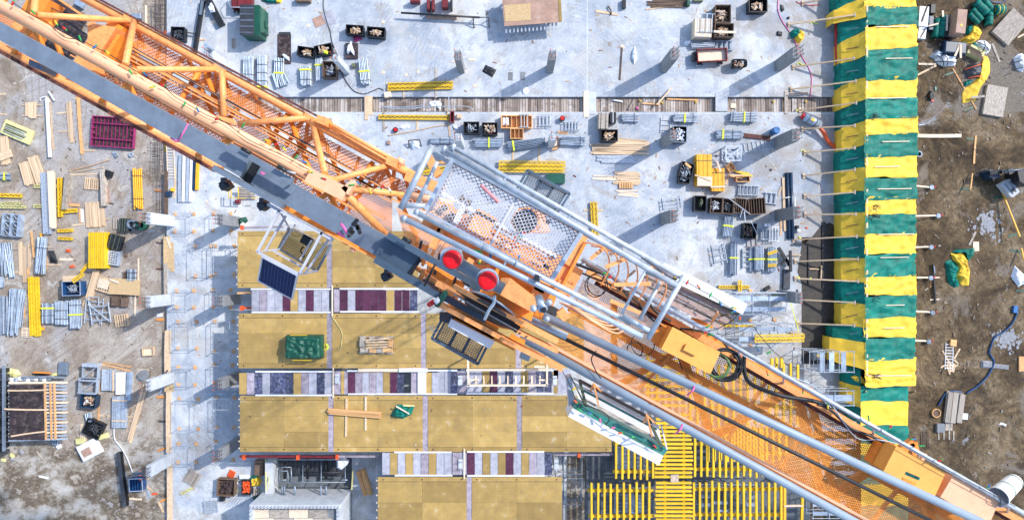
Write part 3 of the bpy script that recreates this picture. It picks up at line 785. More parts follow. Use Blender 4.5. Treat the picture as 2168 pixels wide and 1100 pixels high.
infill(988.5,957.5,1004,'pgogopgomgn','the lowest row beside the dark floor',16.45)
def bar_strip(x0,x1,y,label,w=3.2,m='white',z=DZ+.03,name='edge_batten'):
 A,B=Q(x0,y,z),Q(x1,y,z)
 return tag(MB().box(((A.x+B.x)/2,A.y,z),(B.x-A.x,w*K*.93,.06)).build(name,m,world=True),label,'batten')
bar_strip(531,700,611.5,'white batten above the row below the solar panel');bar_strip(533,700,660.5,'white batten below the row below the solar panel')
bar_strip(719,886,611,'white batten above the plum boards at the jib foot');bar_strip(720,887,659.5,'white batten below the plum boards at the jib foot')
bar_strip(541,704,786,'white batten above the navy board row');bar_strip(541,704,836,'white batten below the navy board row')
bar_strip(735,905,784.5,'white batten above the row under the timber pallet');bar_strip(737,968,833.5,'white batten below the row under the timber pallet')
bar_strip(758,872,783,'thick pale timber laid on the batten under the timber pallet',7,'wood_pale',DZ+.1)
bar_strip(905,968,783.5,'short white batten left of the standing frame');bar_strip(987,1172,832,'white batten below the standing timber frame')
bar_strip(987,1172,783,'white batten behind the standing timber frame');bar_strip(835,956,956.5,'white batten above the left part of the lowest row')
bar_strip(836,958,1005.5,'white batten below the left part of the lowest row');bar_strip(989,1152,955.5,'white batten above the right part of the lowest row')
bar_strip(989,1153,1006,'white batten below the right part of the lowest row')
for(x,y0,y1,lb)in((703.5,604,669,'narrow upright batten crossing the first board row'),(705.5,777,842,'narrow upright batten crossing the second board row'),(983,949,1013,'narrow upright batten crossing the lowest board row')):
 slab_plate(x-1.5,x+1.5,y0,y1,lb,'wood_pale',DZ+.12,'cross_batten','batten')
for(x0,x1,y0,y1,lb)in((707,719,612,660,'mottled mauve plate with red clamp beside the plum boards'),(706,721,785,834,'mottled plate with a white splash beside the second board row'),
       (722,729,785,834,'rusty brown plate beside the white splash'),(729,736,785,834,'narrow mauve plate left of the plum board'),(968,987,785,833,'mauve plate left of the standing frame'),
       (958,975,957,1004,'mauve plate around the concrete stub in the lowest row'),(975,988,957,1004,'narrow plate right of the concrete stub'),(1171,1182,783,800,'small ochre plate beyond the standing frame'),
       (1181,1206,781,832,'pale grey plate beside the light box'),(1172,1181,783,832,'ochre plate beside the second concrete stub')):
 slab_plate(x0,x1,y0,y1,lb,'ply_mauve' if 'mauve' in lb or 'mottled' in lb else('ply_grey' if 'grey' in lb or 'narrow' in lb else 'ochre'),DZ-.05,'make_up_plate','plate')
for(x,y,lb)in((974,806,'rebar stub poking up left of the standing frame'),(975,983,'rebar stub poking up in the lowest board row'),(1175,806,'rebar stub poking up right of the standing frame'),(1178,985,'rebar stub at the end of the lowest row'),(713,802,'rebar stub in the white splashed plate')):
 c=Q(x,y,DZ+.1);rt=thing('column_stub',lb,'column head',(c.x,c.y,0),0,'concrete column heads in the deck')
 MB().box((c.x,c.y,DZ/2),(.34,.8,DZ+.1)).build('head','concrete',rt,world=True)
 for i in range(4):MB().tube((c.x-.1+.2*(i%2),c.y-.3+.55*(i//2),DZ),(c.x-.08+.2*(i%2),c.y-.3+.55*(i//2),DZ+.5),.02,5).build('rebar','rebar',rt,world=True)
def rail(x0,y0,x1,y1,z,label,m='maroon',w=.16,name='steel_waler',h=.2):
 return tag(MB().bar(Q(x0,y0,z),Q(x1,y1,z),w,h).build(name,m,world=True),label,'waler')
rail(508,965,712,966,2.8,'rusty red waler along the lower west deck edge');rail(712,965,808,965,2.8,'pale pink waler beside the lowest board row','ply_mauve')
rail(1172,961,1297,961,2.8,'pale pink waler beside the dark floor','ply_mauve');rail(512,482,600,480,2.8,'pale pink waler along the top deck edge','ply_mauve')
rail(503,620,530,619,2.8,'orange and white waler end left of the first board row','wood_orange');rail(510,650,532,652,2.8,'orange jack end left of the first board row','orange_red')
for i,(x,y)in enumerate(((517,967),(631,967),(714,966),(1226,962),(512,652),(513,482))):
 tag(MB().box(Q(x,y,2.85),(.22,.36,.3)).build('rail_clamp','orange_red',world=True),'red clamp on the deck edge waler, %s of six'%ORD[i],'clamp','red clamps on the deck edge walers')
def pbox(x0,x1,y0,y1,z0,z1):return rect(x0,y0,x1,y1,z0,z1)
rt=thing('concrete_core','big pale concrete core wall box with rebar sticking from its top','concrete core',Q(655,1080,0))
A=Q(564,1034);B=Q(744,1034)
b=MB();t=.3;y1=A.y;y0=y1-7.5
b.box(((A.x+B.x)/2,y1-t/2,1.9),(B.x-A.x,t,3.8-.02));b.build('front_wall','concrete',rt,world=True)
MB().box((A.x+t/2,(y0+y1-t)/2,1.89),(t,y1-y0-t,3.76)).build('side_wall','concrete',rt,world=True)
MB().box((B.x-t/2,(y0+y1-t)/2,1.89),(t,y1-y0-t,3.76)).build('side_wall','concrete',rt,world=True)
MB().box(((A.x+B.x)/2,(y0+y1)/2-.2,3.4),(B.x-A.x-2*t,y1-y0-t,.16)).build('top_slab','concrete_grey',rt,world=True)
for i in range(26):
 x=A.x+.12+i*(B.x-A.x-.24)/25
 for yy in(y1-.08,y1-.22):MB().tube((x,yy,3.75),(x+rnd(-.03,.03),yy,4.25+rnd(-.1,.1)),.016,5).build('rebar','rebar',rt,world=True)
for i in range(9):
 for x in(A.x+.15,B.x-.15):MB().tube((x,y1-.5-i*.35,3.7),(x,y1-.5-i*.35,4.2),.016,5).build('rebar','rebar',rt,world=True)
for i in range(12):
 xx,yy=A.x+.7+(i%4)*1.55,y1-.8-(i//4)*.7;xx+=.4*((i//4)%2)
 MB().box((xx,yy,3.49+.002*i),(1.5,.66,.03)).build('top_board','wood_old' if i%2 else 'wood_pale',rt,world=True)
for(x,y)in((598,1034),(603,1033),(625,1032),(680,1034),(691,1034)):
 p=Q(x,y+5,1.4);MB().tube((p.x,y1-.02,1.5),(p.x,y1+.75,1.5),.09,8).build('pipe_stub','galv_dull',rt,world=True)
rt=thing('stair_scaffold','dark steel stair shaft framing with thin blue rails below the deck edge','scaffold',Q(670,1000,GZ))
for i in range(14):MB().box((Q(606+i*9.2,987).x,Q(606,987).y,GZ+.2),(.33,1.6,.05)).build('floor_panel','steel_dark',rt,world=True)
for x in(591,641,680,731):MB().tube(Q(x,972,0.2),Q(x,1020,1.6),.035,6).build('standard','galv_dull',rt,world=True)
for(p,q)in(((591,972),(731,972)),((591,1020),(731,1020)),((594,988),(616,988)),((616,988),(618,1023)),((594,996),(609,996)),((609,996),(611,1023)),((592,1015),(606,1015)),((722,1015),(736,1015))):
 MB().tube(Q(*p,1.6),Q(*q,1.6),.035,6).build('guard_rail','galv',rt,world=True)
for x in(603,651,690):MB().tube(Q(x,966,.5),Q(x,1012,.5),.12,8).build('riser_pipe','black',rt,world=True)
for y in(999,1006):MB().tube(Q(635 if y<1000 else 698,y,.8),Q(728,y,.8),.07,8).build('header_pipe','black',rt,world=True)
tag(pbox(572,589,968,1034,0,1.2).build('concrete_upstand','concrete',world=True),'pale concrete upstand wall left of the stair shaft','wall')
tile(1,2)
brace(385,712,.5,388,915,2.2,'yellow upright rail post left of the concrete upstand','yellow_pale',.09,'guard_post','post',foot=False,z0=0)
brace(405,712,.4,405,900,1.8,'second thinner yellow green post beside the concrete upstand','yellow_pale',.06,'guard_post','post',foot=False,z0=0)
brace(940,780,.4,932,905,2.0,'leaning yellow green prop right of the stair shaft','yellow_pale',.09,'guard_post','post',foot=False,z0=0)
planks(1012,862,170,62,72,'long weathered timbers leaning in the shade right of the stair shaft',n=5,rows=2,m='wood_orange',z0=0,h=.09)
heap([(835,712),(880,700),(915,722),(900,750),(862,782),(835,765)],.4,'white sacking hung at the stair shaft corner','white_cloth',z0=1.6,name='sack',cat='sack')
# ------------------------------------------------------------ yellow beam grid
BZ=3.3
def beam(x0,y0,x1,y1,label,z=BZ,w=.16,grp='yellow formwork beams of the grid',h=.2,m='yellow',nm='formwork_joist'):
 A,B=Q(x0,y0,z),Q(x1,y1,z)
 L=(B-A).length;b=MB();b.box((0,0,h-.03),(L,w,.06));b.box((0,0,.03),(L,w,.06));b.box((0,0,h/2),(L,w*.35,h-.11))
 o=b.build(nm,m);c=(A+B)/2;o.location=(c.x,c.y,z-h+o.location.z);o.rotation_euler=(0,0,math.atan2(B.y-A.y,B.x-A.x))
 return tag(o,label,'beam',grp)
def vset(x0,x1,n,y0,y1,where,ledg,z=BZ,jit=3):
 for i in range(n):
  x=x0+(x1-x0)*i/(n-1)
  beam(x+rnd(-.5,.5),y0+rnd(-jit,jit),x+rnd(-.5,.5),y1+rnd(-jit,jit),'%s upright yellow beam from the left in %s'%(ORD[i],where),z,grp='upright beams in '+where)
 for k,(y,a,c)in enumerate(ledg):
  beam(a,y,c,y,'%s cross beam carrying %s'%(('upper','lower','lowest')[k],where),z-.22,.22,'cross beams')
def hset(y0,y1,n,x0,x1,where,ledg,z=BZ+.02):
 for i in range(n):
  y=y0+(y1-y0)*i/(n-1)
  beam(x0+rnd(-2,2),y,x1+rnd(-2,2),y+rnd(-.4,.4),'%s level yellow beam from the top in %s'%(ORD[i],where),z,grp='level beams in '+where)
 for k,(x,a,c)in enumerate(ledg):
  beam(x,a,x,c,'%s carrier beam under %s'%(('left','right','middle')[k],where),z-.22,.2,'carrier beams')
vset(1305,1383,7,929,1013,'the bay right of the light box',((938,1298,1386),(998,1298,1386)))
hset(878,1009,16,1388,1466,'the ladder of beams above the paper sheet',((1408,872,1012),(1448,872,1012)))
vset(1472,1615,12,905,1010,'the bay under the lower grey tie pipe',((939,1468,1560),(993,1468,1625)))
hset(750,858,9,1365,1455,'the far beam ladder under the crane deck',((1372,745,870),(1392,745,870)))
vset(1462,1690,16,770,900,'the bay seen through the crane deck',((862,1462,1692),(918,1480,1690)))
vset(1500,1665,13,905,975,'the bay under the black crane cable',((960,1560,1690),))
vset(1253,1375,10,1023,1110,'the lowest bay beside the ochre deck',((1038,1244,1384),(1092,1246,1384)))
hset(1022,1100,10,1388,1466,'the ladder of beams below the paper sheet',((1408,1018,1110),(1448,1018,1110)))
vset(1469,1655,15,1019,1110,'the lowest bay beside the timber posts',((1035,1466,1660),(1089,1466,1660)))
for x,y in((1300,940),(1386,1000),(1466,900),(1466,1000),(1600,930),(1690,860),(1690,780),(1250,1040),(1384,1095),(1466,1095),(1655,1040),(1560,1000),(1375,860)):
 q=Q(x,y,BZ-.4);tag(MB().tube((q.x,q.y,GZ),(q.x,q.y,BZ-.44),.06,8).build('prop','galv_dull',world=True),'galvanised prop under the yellow beam grid','prop','props carrying the yellow beam grid')
slab_plate(1420,1437,1004,1020,'small speckled paper sheet between two ladders of beams','paper',BZ+.06,'paper_sheet','sheet')
beam(1662,1024,1662,1110,'orange edge beam closing the lowest bay',BZ,.2,m='yellow_orange');beam(1700,1048,1698,1110,'separate yellow post beam beyond the lowest bay',BZ,.2)
beam(1660,1071,1700,1070,'pale stay between the orange edge beam and the separate post',BZ+.1,.1,m='wood_pale')
n=0
for(x0,y0,x1,y1)in((1306,945,1316,992),(1320,945,1330,992),(1334,946,1343,990),(1348,948,1356,992),(1362,952,1369,994),(1322,1044,1329,1084),(1336,1044,1344,1086),(1351,1046,1358,1084),(1300,1044,1306,1085),
      (1472,965,1505,971),(1472,952,1502,957),(1510,975,1545,981),(1478,1046,1508,1053),(1478,1064,1505,1071),(1512,1060,1540,1066),(1570,1048,1600,1055),(1572,1064,1602,1071),(1575,1082,1604,1088),(1512,1078,1540,1083),(1480,930,1498,936)):
 z=.8;A,B=Q(x0,y1,z),Q(x1,y0,z);n+=1
 tag(MB().box(((A.x+B.x)/2,(A.y+B.y)/2,z),(B.x-A.x,B.y-A.y,.08)).build('walkway_plank','galv',world=True),'%s grey walkway panel seen through the yellow grid, counting row by row'%(ORD[n-1]),'panel','grey walkway panels below the yellow grid')
tile(2,2)
scaffold(1035,750,108,115,90,'dark scaffold bay standing on the dark floor below the deck edge',H=1.6,plats=0,z0=GZ,pm='galv_dull',nx=1)
scaffold(1035,915,160,110,90,'dark scaffold bay beside the lowest deck panel',H=1.6,plats=0,z0=GZ,pm='galv_dull',nx=1)
tile(3,2)
for k,(u,v,L,W)in enumerate(((120,690,200,90),(125,990,210,100),(640,700,230,90),(860,980,200,110),(640,990,200,110),(700,840,420,60))):
 scaffold(u,v,L,W,0,'low shoring tower under the yellow grid, %s in reading order'%ORD[k],H=2.2,plats=0,z0=GZ,pm='galv_dull',group='shoring towers under the yellow grid')
# ------------------------------------------------------------ striped tarpaulin tunnel
tent=thing('tarpaulin_tunnel','long tunnel tent of green and yellow striped tarpaulin beside the slab','tent',Q(1850,400,GZ))
def strip(xa,za,xb,zb,ya0,ya1,yb0,yb1,m,seed,wr=.07,skirt=None):
 nu,nv=22,9;b=MB()
 for i in range(nu+1):
  s=i/nu
  for j in range(nv+1):
   t=j/nv
   x=xa+(xb-xa)*s;z=za+(zb-za)*s
   y=(ya0+(ya1-ya0)*t)*(1-s)+(yb0+(yb1-yb0)*t)*s
   y+=3.2*noise.noise(Vector((x*.035,round((ya0+(ya1-ya0)*t)/4)*3.7 if j in(0,nv)else y*.1,7)))*(1 if j in(0,nv)else .4)+2.5*noise.noise(Vector((x*.012,y*.02,9)))
   p=Q(x,y,z)
   f=noise.noise(Vector((p.x*.9,p.y*2.6,1)))*wr+noise.noise(Vector((p.x*2.2+p.y*2,p.y*4.5,6)))*wr*.7
   f+=abs(noise.noise(Vector((p.x*1.1-p.y*1.4,p.y*1.2,10))))*wr*1.3
   p.z+=f-.10*math.sin(PI*s)*.6
   if i==nu:p.x+=.10*noise.noise(Vector((p.y*1.5,2,3)))
   b.v.append(p)
 for i in range(nu):
  for j in range(nv):
   a=i*(nv+1)+j;q=[a,a+1,a+nv+2,a+nv+1]
   b.f.append(q[::-1]if xb>xa else q);b.sm.append(True)
 if skirt is not None:
  n=len(b.v);a0=nu*(nv+1)
  for j in range(nv+1):
   p=b.v[a0+j];b.v.append(Vector((p.x+skirt,p.y,GZ+.1)))
  for j in range(nv):
   q=[a0+j,a0+j+1,n+j+1,n+j];b.f.append(q[::-1]if xb>xa else q);b.sm.append(True)
 return b.build('tarp_strip','tarp_green' if m=='g' else 'tarp_yellow',tent,world=True)
RS=[(-110,-20,'g'),(-24,16,'y'),(15,55,'g'),(54,102,'y'),(100,128,'g'),(124,168,'g'),(164,212,'y'),(208,250,'g'),(249,288,'y'),(285,331,'g'),(329,377,'y'),(376,422,'g'),(418,455,'y'),(453,494,'g'),(493,540,'y'),(537,584,'g'),(582,626,'y'),(625,671,'g'),(670,715,'y'),(714,760,'g'),(758,794,'y'),(792,816,'y')]
for k,(a,c,m)in enumerate(RS):
 off=3 if k%2 else-2;xr=1834+5*noise.noise(Vector((k*1.7,0,0)))
 xe=1941+4*noise.noise(Vector((k*2.3,5,0)))+(-3 if a>380 else 0)
 strip(xr-3,2.1+.05*(k%2),xe,.9+.05*(k%2),a+off,c+off,a-2,c-1,m,k*3.3,.21,.05)
for k,(a,c,m)in enumerate([(815,853,'g'),(850,900,'y'),(898,940,'g'),(938,963,'y'),(961,1026,'g'),(1023,1069,'y'),(1067,1125,'g')]):
 strip(1822,1.7+.05*(k%2),1922,.8+.05*(k%2),a,c,a,c,m,80+k*3.3,.12,.05)
LS=[(-60,-5,-50,25,1768,'g'),(-8,38,25,52,1762,'y'),(36,66,50,91,1778,'g'),(64,117,90,136,1779,'y'),(115,166,134,186,1778,'g'),(163,211,185,231,1779,'y'),(210,257,228,273,1779,'g'),(255,304,271,322,1780,'y'),(302,357,320,363,1777,'g'),
 (354,404,361,409,1778,'y'),(402,451,408,454,1778,'g'),(449,501,452,503,1779,'y'),(499,547,501,549,1778,'g'),(545,598,547,594,1779,'y'),(596,646,592,642,1779,'g'),(644,694,640,690,1779,'y'),(692,730,686,713,1760,'g'),(726,784,710,762,1754,'y'),(782,818,775,812,1790,'g'),(818,862,812,850,1790,'y'),(860,905,850,900,1800,'g')]
for k,(r0,r1,l0,l1,xl,m)in enumerate(LS):
 strip(1833 if k<18 else 1822,2.13+.05*(k%2)if k<18 else 1.7,xl,1.02+.05*(k%2),r0,r1,l0,l1,m,40+k*2.1,.08,-.02)
 ym=(l0+l1)/2+(r0+r1)/2;ym/=2
 if 40<ym<760:MB().bar(Q(1791,ym+3,1.42),Q(1817,ym-2,1.92),.06,.05).build('batten','wood_dark' if m=='y' else 'galv_dull',tent,world=True)
for x0,x1,y in((1855,1925,57),(1875,1942,124),(1840,1920,208),(1868,1927,300),(1858,1930,400),(1864,1924,545),(1875,1915,646),(1871,1915,694),(1838,1930,795),(1852,1905,353),(1860,1935,496)):
 s0=(x0-1834)/107;s1=(x1-1834)/107
 MB().bar(Q(x0,y,2.1-1.2*s0+.16),Q(x1,y-1,2.1-1.2*s1+.16),.07,.04).build('roof_batten','wood_pale',tent,world=True)
MB().bar(Q(1835,-100,2.0),Q(1835,815,2.0),.14,.14).build('ridge_pole','wood',tent,world=True)
for y in range(0,900,92):
 MB().bar(Q(1834,y,GZ),Q(1834,y,1.95),.12,.12).build('post','wood',tent,world=True);MB().bar(Q(1938,y,GZ),Q(1938,y,.85),.12,.12).build('post','wood',tent,world=True)
for i,(x,y)in enumerate(((1848,440),(1846,457),(1848,628),(1848,247),(1850,796))):
 for k in range(7):
  a=rnd(-.5,.5);p=Q(x,y+rnd(-5,5),2.2+rnd(0,.15));MB().tube(p,p+Vector((math.cos(a)*rnd(.3,.7),math.sin(a)*rnd(.3,.7),rnd(0,.1))),.025,5).build('tie_strap','black',tent,world=True)
for i,(x0,y0,x1,y1)in enumerate(((1700,7,1800,-12),(1670,52,1808,32),(1680,142,1806,124),(1675,189,1810,172),(1694,233,1811,218),(1699,273,1808,266),(1704,323,1808,313),(1702,372,1808,359),(1704,415,1808,407),(1705,454,1810,453),(1680,507,1812,500),(1684,553,1815,548),(1684,589,1815,595),(1697,634,1808,640),(1690,684,1807,688))):
 p,q=Q(x0,y0,.1),Q(x1,y1,1.85)
 rt=thing('timber_brace','%s slanting timber brace from the top holding up the striped tunnel'%ORD[i],'brace',(p.x,p.y,0),0,'timber braces of the striped tunnel')
 MB().bar(p,q,.11,.13).build('pole','wood',rt,world=True);MB().box((p.x,p.y,.06),(.16,.42,.12),rz=.1).build('foot_plate','wood',rt,world=True)
 MB().box((q.x+.05,q.y,q.z+.02),(.12,.30,.12)).build('head_block','wood_old',rt,world=True)
for i,(x0,y0,x1,y1)in enumerate(((1940,393,1966,396),(1938,457,1980,456),(1938,523,1965,522),(1943,587,1964,587),(1938,658,1968,660),(1938,720,1960,721))):
 rt=thing('guy_stake','%s pale stake from the top on the outer side of the tunnel'%ORD[i],'stake',Q(x1,y1,GZ),0,'stakes on the outer side of the tunnel')
 MB().bar(Q(x0-3,y0,.7),Q(x1,y1,.1),.12,.1).build('pole','wood_pale',rt,world=True)
 p=Q(x1+2,y1+1,GZ);MB().tube(p,p+Vector((0,0,.35)),.2,10).build('anchor','galv_dull',rt,world=True)
 MB().tube(p+Vector((.25,.05,.2)),p+Vector((.35,.05,.3)),.08,8).build('cap','red',rt,world=True)
brace(0,0,.1,1,1,1,'x',foot=False)if False else None
# ------------------------------------------------------------ east yard
tile(4,0)
board(755,862,290,22,0,'long pale beam sticking out of the tunnel over brown earth','wood_pale',.12,name='timber_balk')
board(683,407,115,13,1,'pale stick poking straight out of the tunnel near the bags','wood_pale',.08)
board(680,446,135,12,-27,'pale stick slanting up to the white bag bundle','wood',.08)
slab_box(660,105,62,130,4,'pale blue flat crate with scrap on top beside tunnel',.5,'galv_bright');slab_box(650,208,52,78,8,'second smaller pale blue crate beside the tunnel',.4,'galv_bright')
board(665,90,100,10,-70,'dark stick lying on the pale blue crate','wood_dark',.04,lift=.5)
board(655,212,60,8,-60,'short brown stick lying on the smaller pale blue crate','wood_dark',.04,lift=.4)
slab_box(720,55,32,60,3,'black roll standing beside the pale blue crate',.5,'black',name='foil_roll',cat='roll');slab_box(708,145,30,90,2,'dark navy crate between the crates and green rolls',.5,'navy')
def roll(u1,v1,u2,v2,r,label,m='tarp_green',cap='black',z0=None,z=0.0):
 (x1,y1),(x2,y2)=PX(u1,v1),PX(u2,v2);g_=gz(x1,y1)if z0 is None else z0
 p,q=Q(x1,y1,g_+r+z),Q(x2,y2,g_+r+z);rt=thing('cloth_roll',label,'roll',(p.x,p.y,g_))
 pts=[p.lerp(q,t/6)+Vector((0,0,.02*math.sin(t*2)))for t in range(7)]
 MB().path(pts,r,12).build('roll',m,rt,world=True)
 d=(q-p).normalized()
 for e,s in((p,-1),(q,1)):
  MB().tube(e,e+d*s*.04,r*.5,10).build('core',cap,rt,world=True)
 for t in(.25,.7):c=p.lerp(q,t);MB().tube(c-d*.03,c+d*.03,r*1.04,12).build('tie',cap,rt,world=True)
 return rt
roll(745,125,728,240,.28,'green tarpaulin roll nearest the tunnel, left of two');roll(785,105,762,235,.32,'green tarpaulin roll between the navy crate and the black coil')
board(722,158,65,10,-15,'pale stick across the navy crate and green rolls','wood_pale',.05,lift=.7);board(808,145,100,12,92,'pale upright lath beside the brown carton','wood_pale',.05,lift=.6)
board(782,88,40,12,88,'short pale lath above the green rolls','wood_pale',.05,lift=.6)
slab_box(820,190,60,90,10,'black heap of rolled foil behind the brown carton',.6,'black',name='foil_stack',cat='foil',bev=.15)
slab_box(900,135,62,150,6,'tall brown wooden carton with a small yellow mark',1.5,'ply_brown')
board(900,160,14,14,40,'small yellow sticker on top of the brown carton','yellow',.01,lift=1.5,name='sticker',cat='sticker')
roll(985,15,1060,85,.36,'big green roll at the top edge pointing down right');roll(1030,-10,1095,75,.30,'big green roll lying right of the first big one')
roll(965,60,1025,130,.26,'green roll with black wraps below the big rolls');roll(945,90,1005,150,.24,'lowest slanting green roll beside the brown carton');roll(1078,85,1070,160,.30,'upright green roll at the right of the heap')
roll(1110,65,1165,62,.42,'short fat green roll with a yellow end face',cap='yellow')
hose([(1060,-10,.1),(1105,15,.1),(1150,18,.1),(1180,0,.1)],.05,'dark blue hose bent above the fat green roll','hose_blue')
board(1212,170,200,135,-48,'large weathered plank platform at the upper right corner','wood_old',.25,name='plank_platform',cat='platform')
board(1290,222,75,10,-28,'pale stick at the right edge below the plank platform','wood_pale',.05)
board(1115,640,190,130,100,'large weathered plank platform below the yellow tarp tail','wood_old',.25,name='plank_platform',cat='platform')
heap([(885,262),(930,230),(975,155),(1020,175),(1035,205),(1015,245),(975,270),(930,275)],.5,'yellow tarpaulin lump beside the brown carton','tarp_yellow')
heap([(925,200),(945,165),(975,155),(960,200),(935,235)],.4,'dark green tarpaulin fold between carton and yellow lump','tarp_green')
heap([(935,350),(945,300),(985,265),(1000,290),(970,340)],.45,'green tarpaulin corner tucked behind the navy box','tarp_green')
heap([(1040,350),(1070,360),(1083,400),(1082,460),(1060,510),(1025,550),(1010,590),(990,640),(950,645),(908,658),(905,600),(920,560),(960,540),(1000,500),(1040,460),(1045,400)],.28,'long curved yellow tarpaulin tail ending in a point','tarp_yellow',plateau=.8)
heap([(910,555),(915,520),(950,505),(975,510),(955,535)],.25,'small green tarpaulin tip beside the grey bag with red straps','tarp_green')
slab_box(865,300,140,78,5,'navy black covered box below the brown carton',.7,'navy',bev=.1)
slab_box(995,330,105,62,28,'yellow crate with dark slats between tarpaulins',.5,'yellow_pale');
for k in range(4):board(992-8+k*5,312+k*15,96,7,28,'%s dark slat from the top on the yellow crate'%ORD[k],'wood_dark',.04,lift=.5,group='dark slats on the yellow crate',name='slat_bar',cat='slat')
board(875,318,85,13,-68,'pale lath lying slanted on the navy box','wood_pale',.05,lift=.7);board(895,325,88,13,90,'pale lath lying straight on the navy box','wood_pale',.05,lift=.74)
def bag(pts,h,label,m,straps,sm='black'):
 P=[Q(*PX(*p),GZ+h*.4)for p in pts];c=sum(P,Vector())/len(P)
 rt=thing('bulk_bag',label,'bag',(c.x,c.y,GZ));heap(None,h,None,m,world_pts=P,z0=GZ,parent=rt,part='sack',plateau=.5,folds=2)
 for(a,e)in straps:
  p,q=Q(*PX(*a),GZ+h*1.05),Q(*PX(*e),GZ+h*1.05);m_=(p+q)/2;m_.z+=.1
  p.z=q.z=GZ+h*.8
  MB().path(spline([p,m_,q],5),.035,5).build('strap',sm,rt,world=True)
bag([(995,275),(1020,252),(1060,252),(1090,285),(1090,320),(1068,340),(1020,320)],.7,'white bulk bag with black straps above the yellow crate','white_cloth',[((1010,265),(1085,320)),((1050,255),(1040,330))])
bag([(700,355),(750,312),(785,325),(775,355),(745,380)],.5,'grey crumpled bag beside the strapped white bag','galv_bright',[])
bag([(740,378),(785,335),(830,345),(880,375),(870,412),(800,418),(765,405)],.7,'white bulk bag wrapped by black straps near the tunnel sticks','white_cloth',[((755,350),(795,415)),((800,345),(815,415)),((745,390),(875,395))])
bag([(922,440),(950,405),(1000,398),(1040,415),(1042,455),(1010,490),(945,500)],.6,'grey and black bag with two red straps on the yellow tarp','steel_dark',[((925,440),(1035,405)),((945,495),(1035,480))],'orange_red')
bag([(1242,365),(1270,340),(1300,335),(1300,455),(1265,440)],.7,'white strapped bag cut by the right edge of the frame','white_cloth',[((1245,395),(1298,385)),((1258,435),(1298,425))])
board(1118,335,125,12,68,'grey lath on gravel right of the bags','wood_old',.05);board(920,565,300,9,60,'long thin brown pole leaning over green tarp tips','wood_orange',.06)
board(1005,615,85,14,-6,'short grey board on the end of the yellow tail','wood_old',.05,lift=.3);board(985,950,180,11,94,'upright orange brown pole beside the dark track','wood_orange',.07)
heap([(682,600),(700,575),(725,580),(728,615),(705,645),(685,635)],.35,'black bag with red corner lying on brown earth','black',name='bag',cat='bag')
board(716,640,18,12,30,'small red bottle beside the black bag','red',.08,name='bottle',cat='bottle');board(736,562,10,22,0,'tiny teal bottle above the black bag','teal',.08,name='bottle',cat='bottle')
for(u,v,a,lb)in((832,465,-20,'green strip of mat left of the thin brown pole'),(945,690,-25,'green mat at the lower end of the thin brown pole'),(965,883,5,'green mat at the top of the orange brown pole')):
 board(u,v,70,12,a,lb,'green_paint',.03,name='mat',cat='mat')
ub_=thing('ground_clamp','small metal clamp lying beside the tunnel at the yellow patch','clamp',base_loc(640,795));ub('jaw','galv',ub_,(0,0,.1),(.5,.07,.07),rz=.2,shape='tube');ub('handle','red',ub_,(-.3,.25,.1),(.3,.04,.04),rz=1.2,shape='tube')
def ring(u,v,r,label,m='galv_dull',z0=None,h=.2,name='concrete_ring',cat='ring',t=.35):
 p=base_loc(u,v,h,z0);b=MB();r*=S;n=20
 for k in range(n):
  a=2*PI*k/n
  for rr,z in((r,0),(r,h),(r*(1-t),h),(r*(1-t),0)):b.v.append(Vector((rr*math.cos(a),rr*math.sin(a),z)))
 for k in range(n):
  j=(k+1)%n
  for s in range(4):
   q=(s+1)%4;b.f.append([4*k+s,4*j+s,4*j+q,4*k+q]);b.sm.append(s in(0,2))
 o=b.build(name,m);o.location=p;return tag(o,label,cat)
ring(632,978,20,'grey cable drum ring beside the tunnel edge',z0=GZ)
rt=thing('excavator','black excavator arm and bucket reaching in at the right edge','excavator',base_loc(1250,1080,.8))
p0=base_loc(1250,1080,.8)
for(a,c,w)in(((1075,1098,.7),(1180,1085,.9),.35),((1150,1092,1.0),(1320,1082,1.2),.28),((1205,1070,1.1),(1215,1105,1.1),.5)):
 MB().bar(Q(*PX(a[0],a[1]),a[2]),Q(*PX(c[0],c[1]),c[2]),w,.3).build('arm','black',rt,world=True)
MB().prism([tuple(Q(*PX(u,v),.6))[:2]for u,v in((1060,1090),(1085,1075),(1130,1090),(1150,1125),(1105,1135),(1075,1120))],GZ+.1,.6).build('bucket','navy',rt,world=True)
MB().tube(Q(*PX(1175,1088),1.2),Q(*PX(1290,1075),1.4),.06,8).build('hydraulic_ram','galv_dull',rt,world=True)
MB().prism([tuple(Q(*PX(u,v),1.6))[:2]for u,v in((1262,1085),(1330,1072),(1330,1180),(1275,1150))],GZ+.3,1.5).build('counterweight','black',rt,world=True)
tile(4,1)
rt=thing('machine_hood','pale grey machine cover with ribs beside the excavator arm','machine',base_loc(1212,90,.9),R(-52))
MB().prism([(-.75,-.5),(.55,-.5),(.8,-.3),(.8,.45),(-.6,.5)],.3,[.85,.95,.8,.8,.9]).build('cover','concrete',rt)
for y in(-.2,.15):MB().box((0,y,.93),(1.1,.06,.08)).build('rib','concrete_grey',rt)
MB().box((.3,-.05,.96),(.2,.3,.1)).build('hatch','steel_dark',rt);MB().box((0,0,.15),(1.2,.8,.3)).build('chassis','black',rt)
brace(1160,122,.3,1270,400,.9,'yellow pole standing out of green mats near the grey machine','yellow_orange',.10,'marker_pole','pole',foot=False)
brace(968,0,.2,955,105,.6,'lower half of a yellow pole above the orange earth','wood_orange',.09,'marker_pole','pole',foot=False);brace(1280,475,.2,1300,560,.7,'yellow pole cut by the right edge of the frame','yellow_orange',.09,'marker_pole','pole',foot=False)
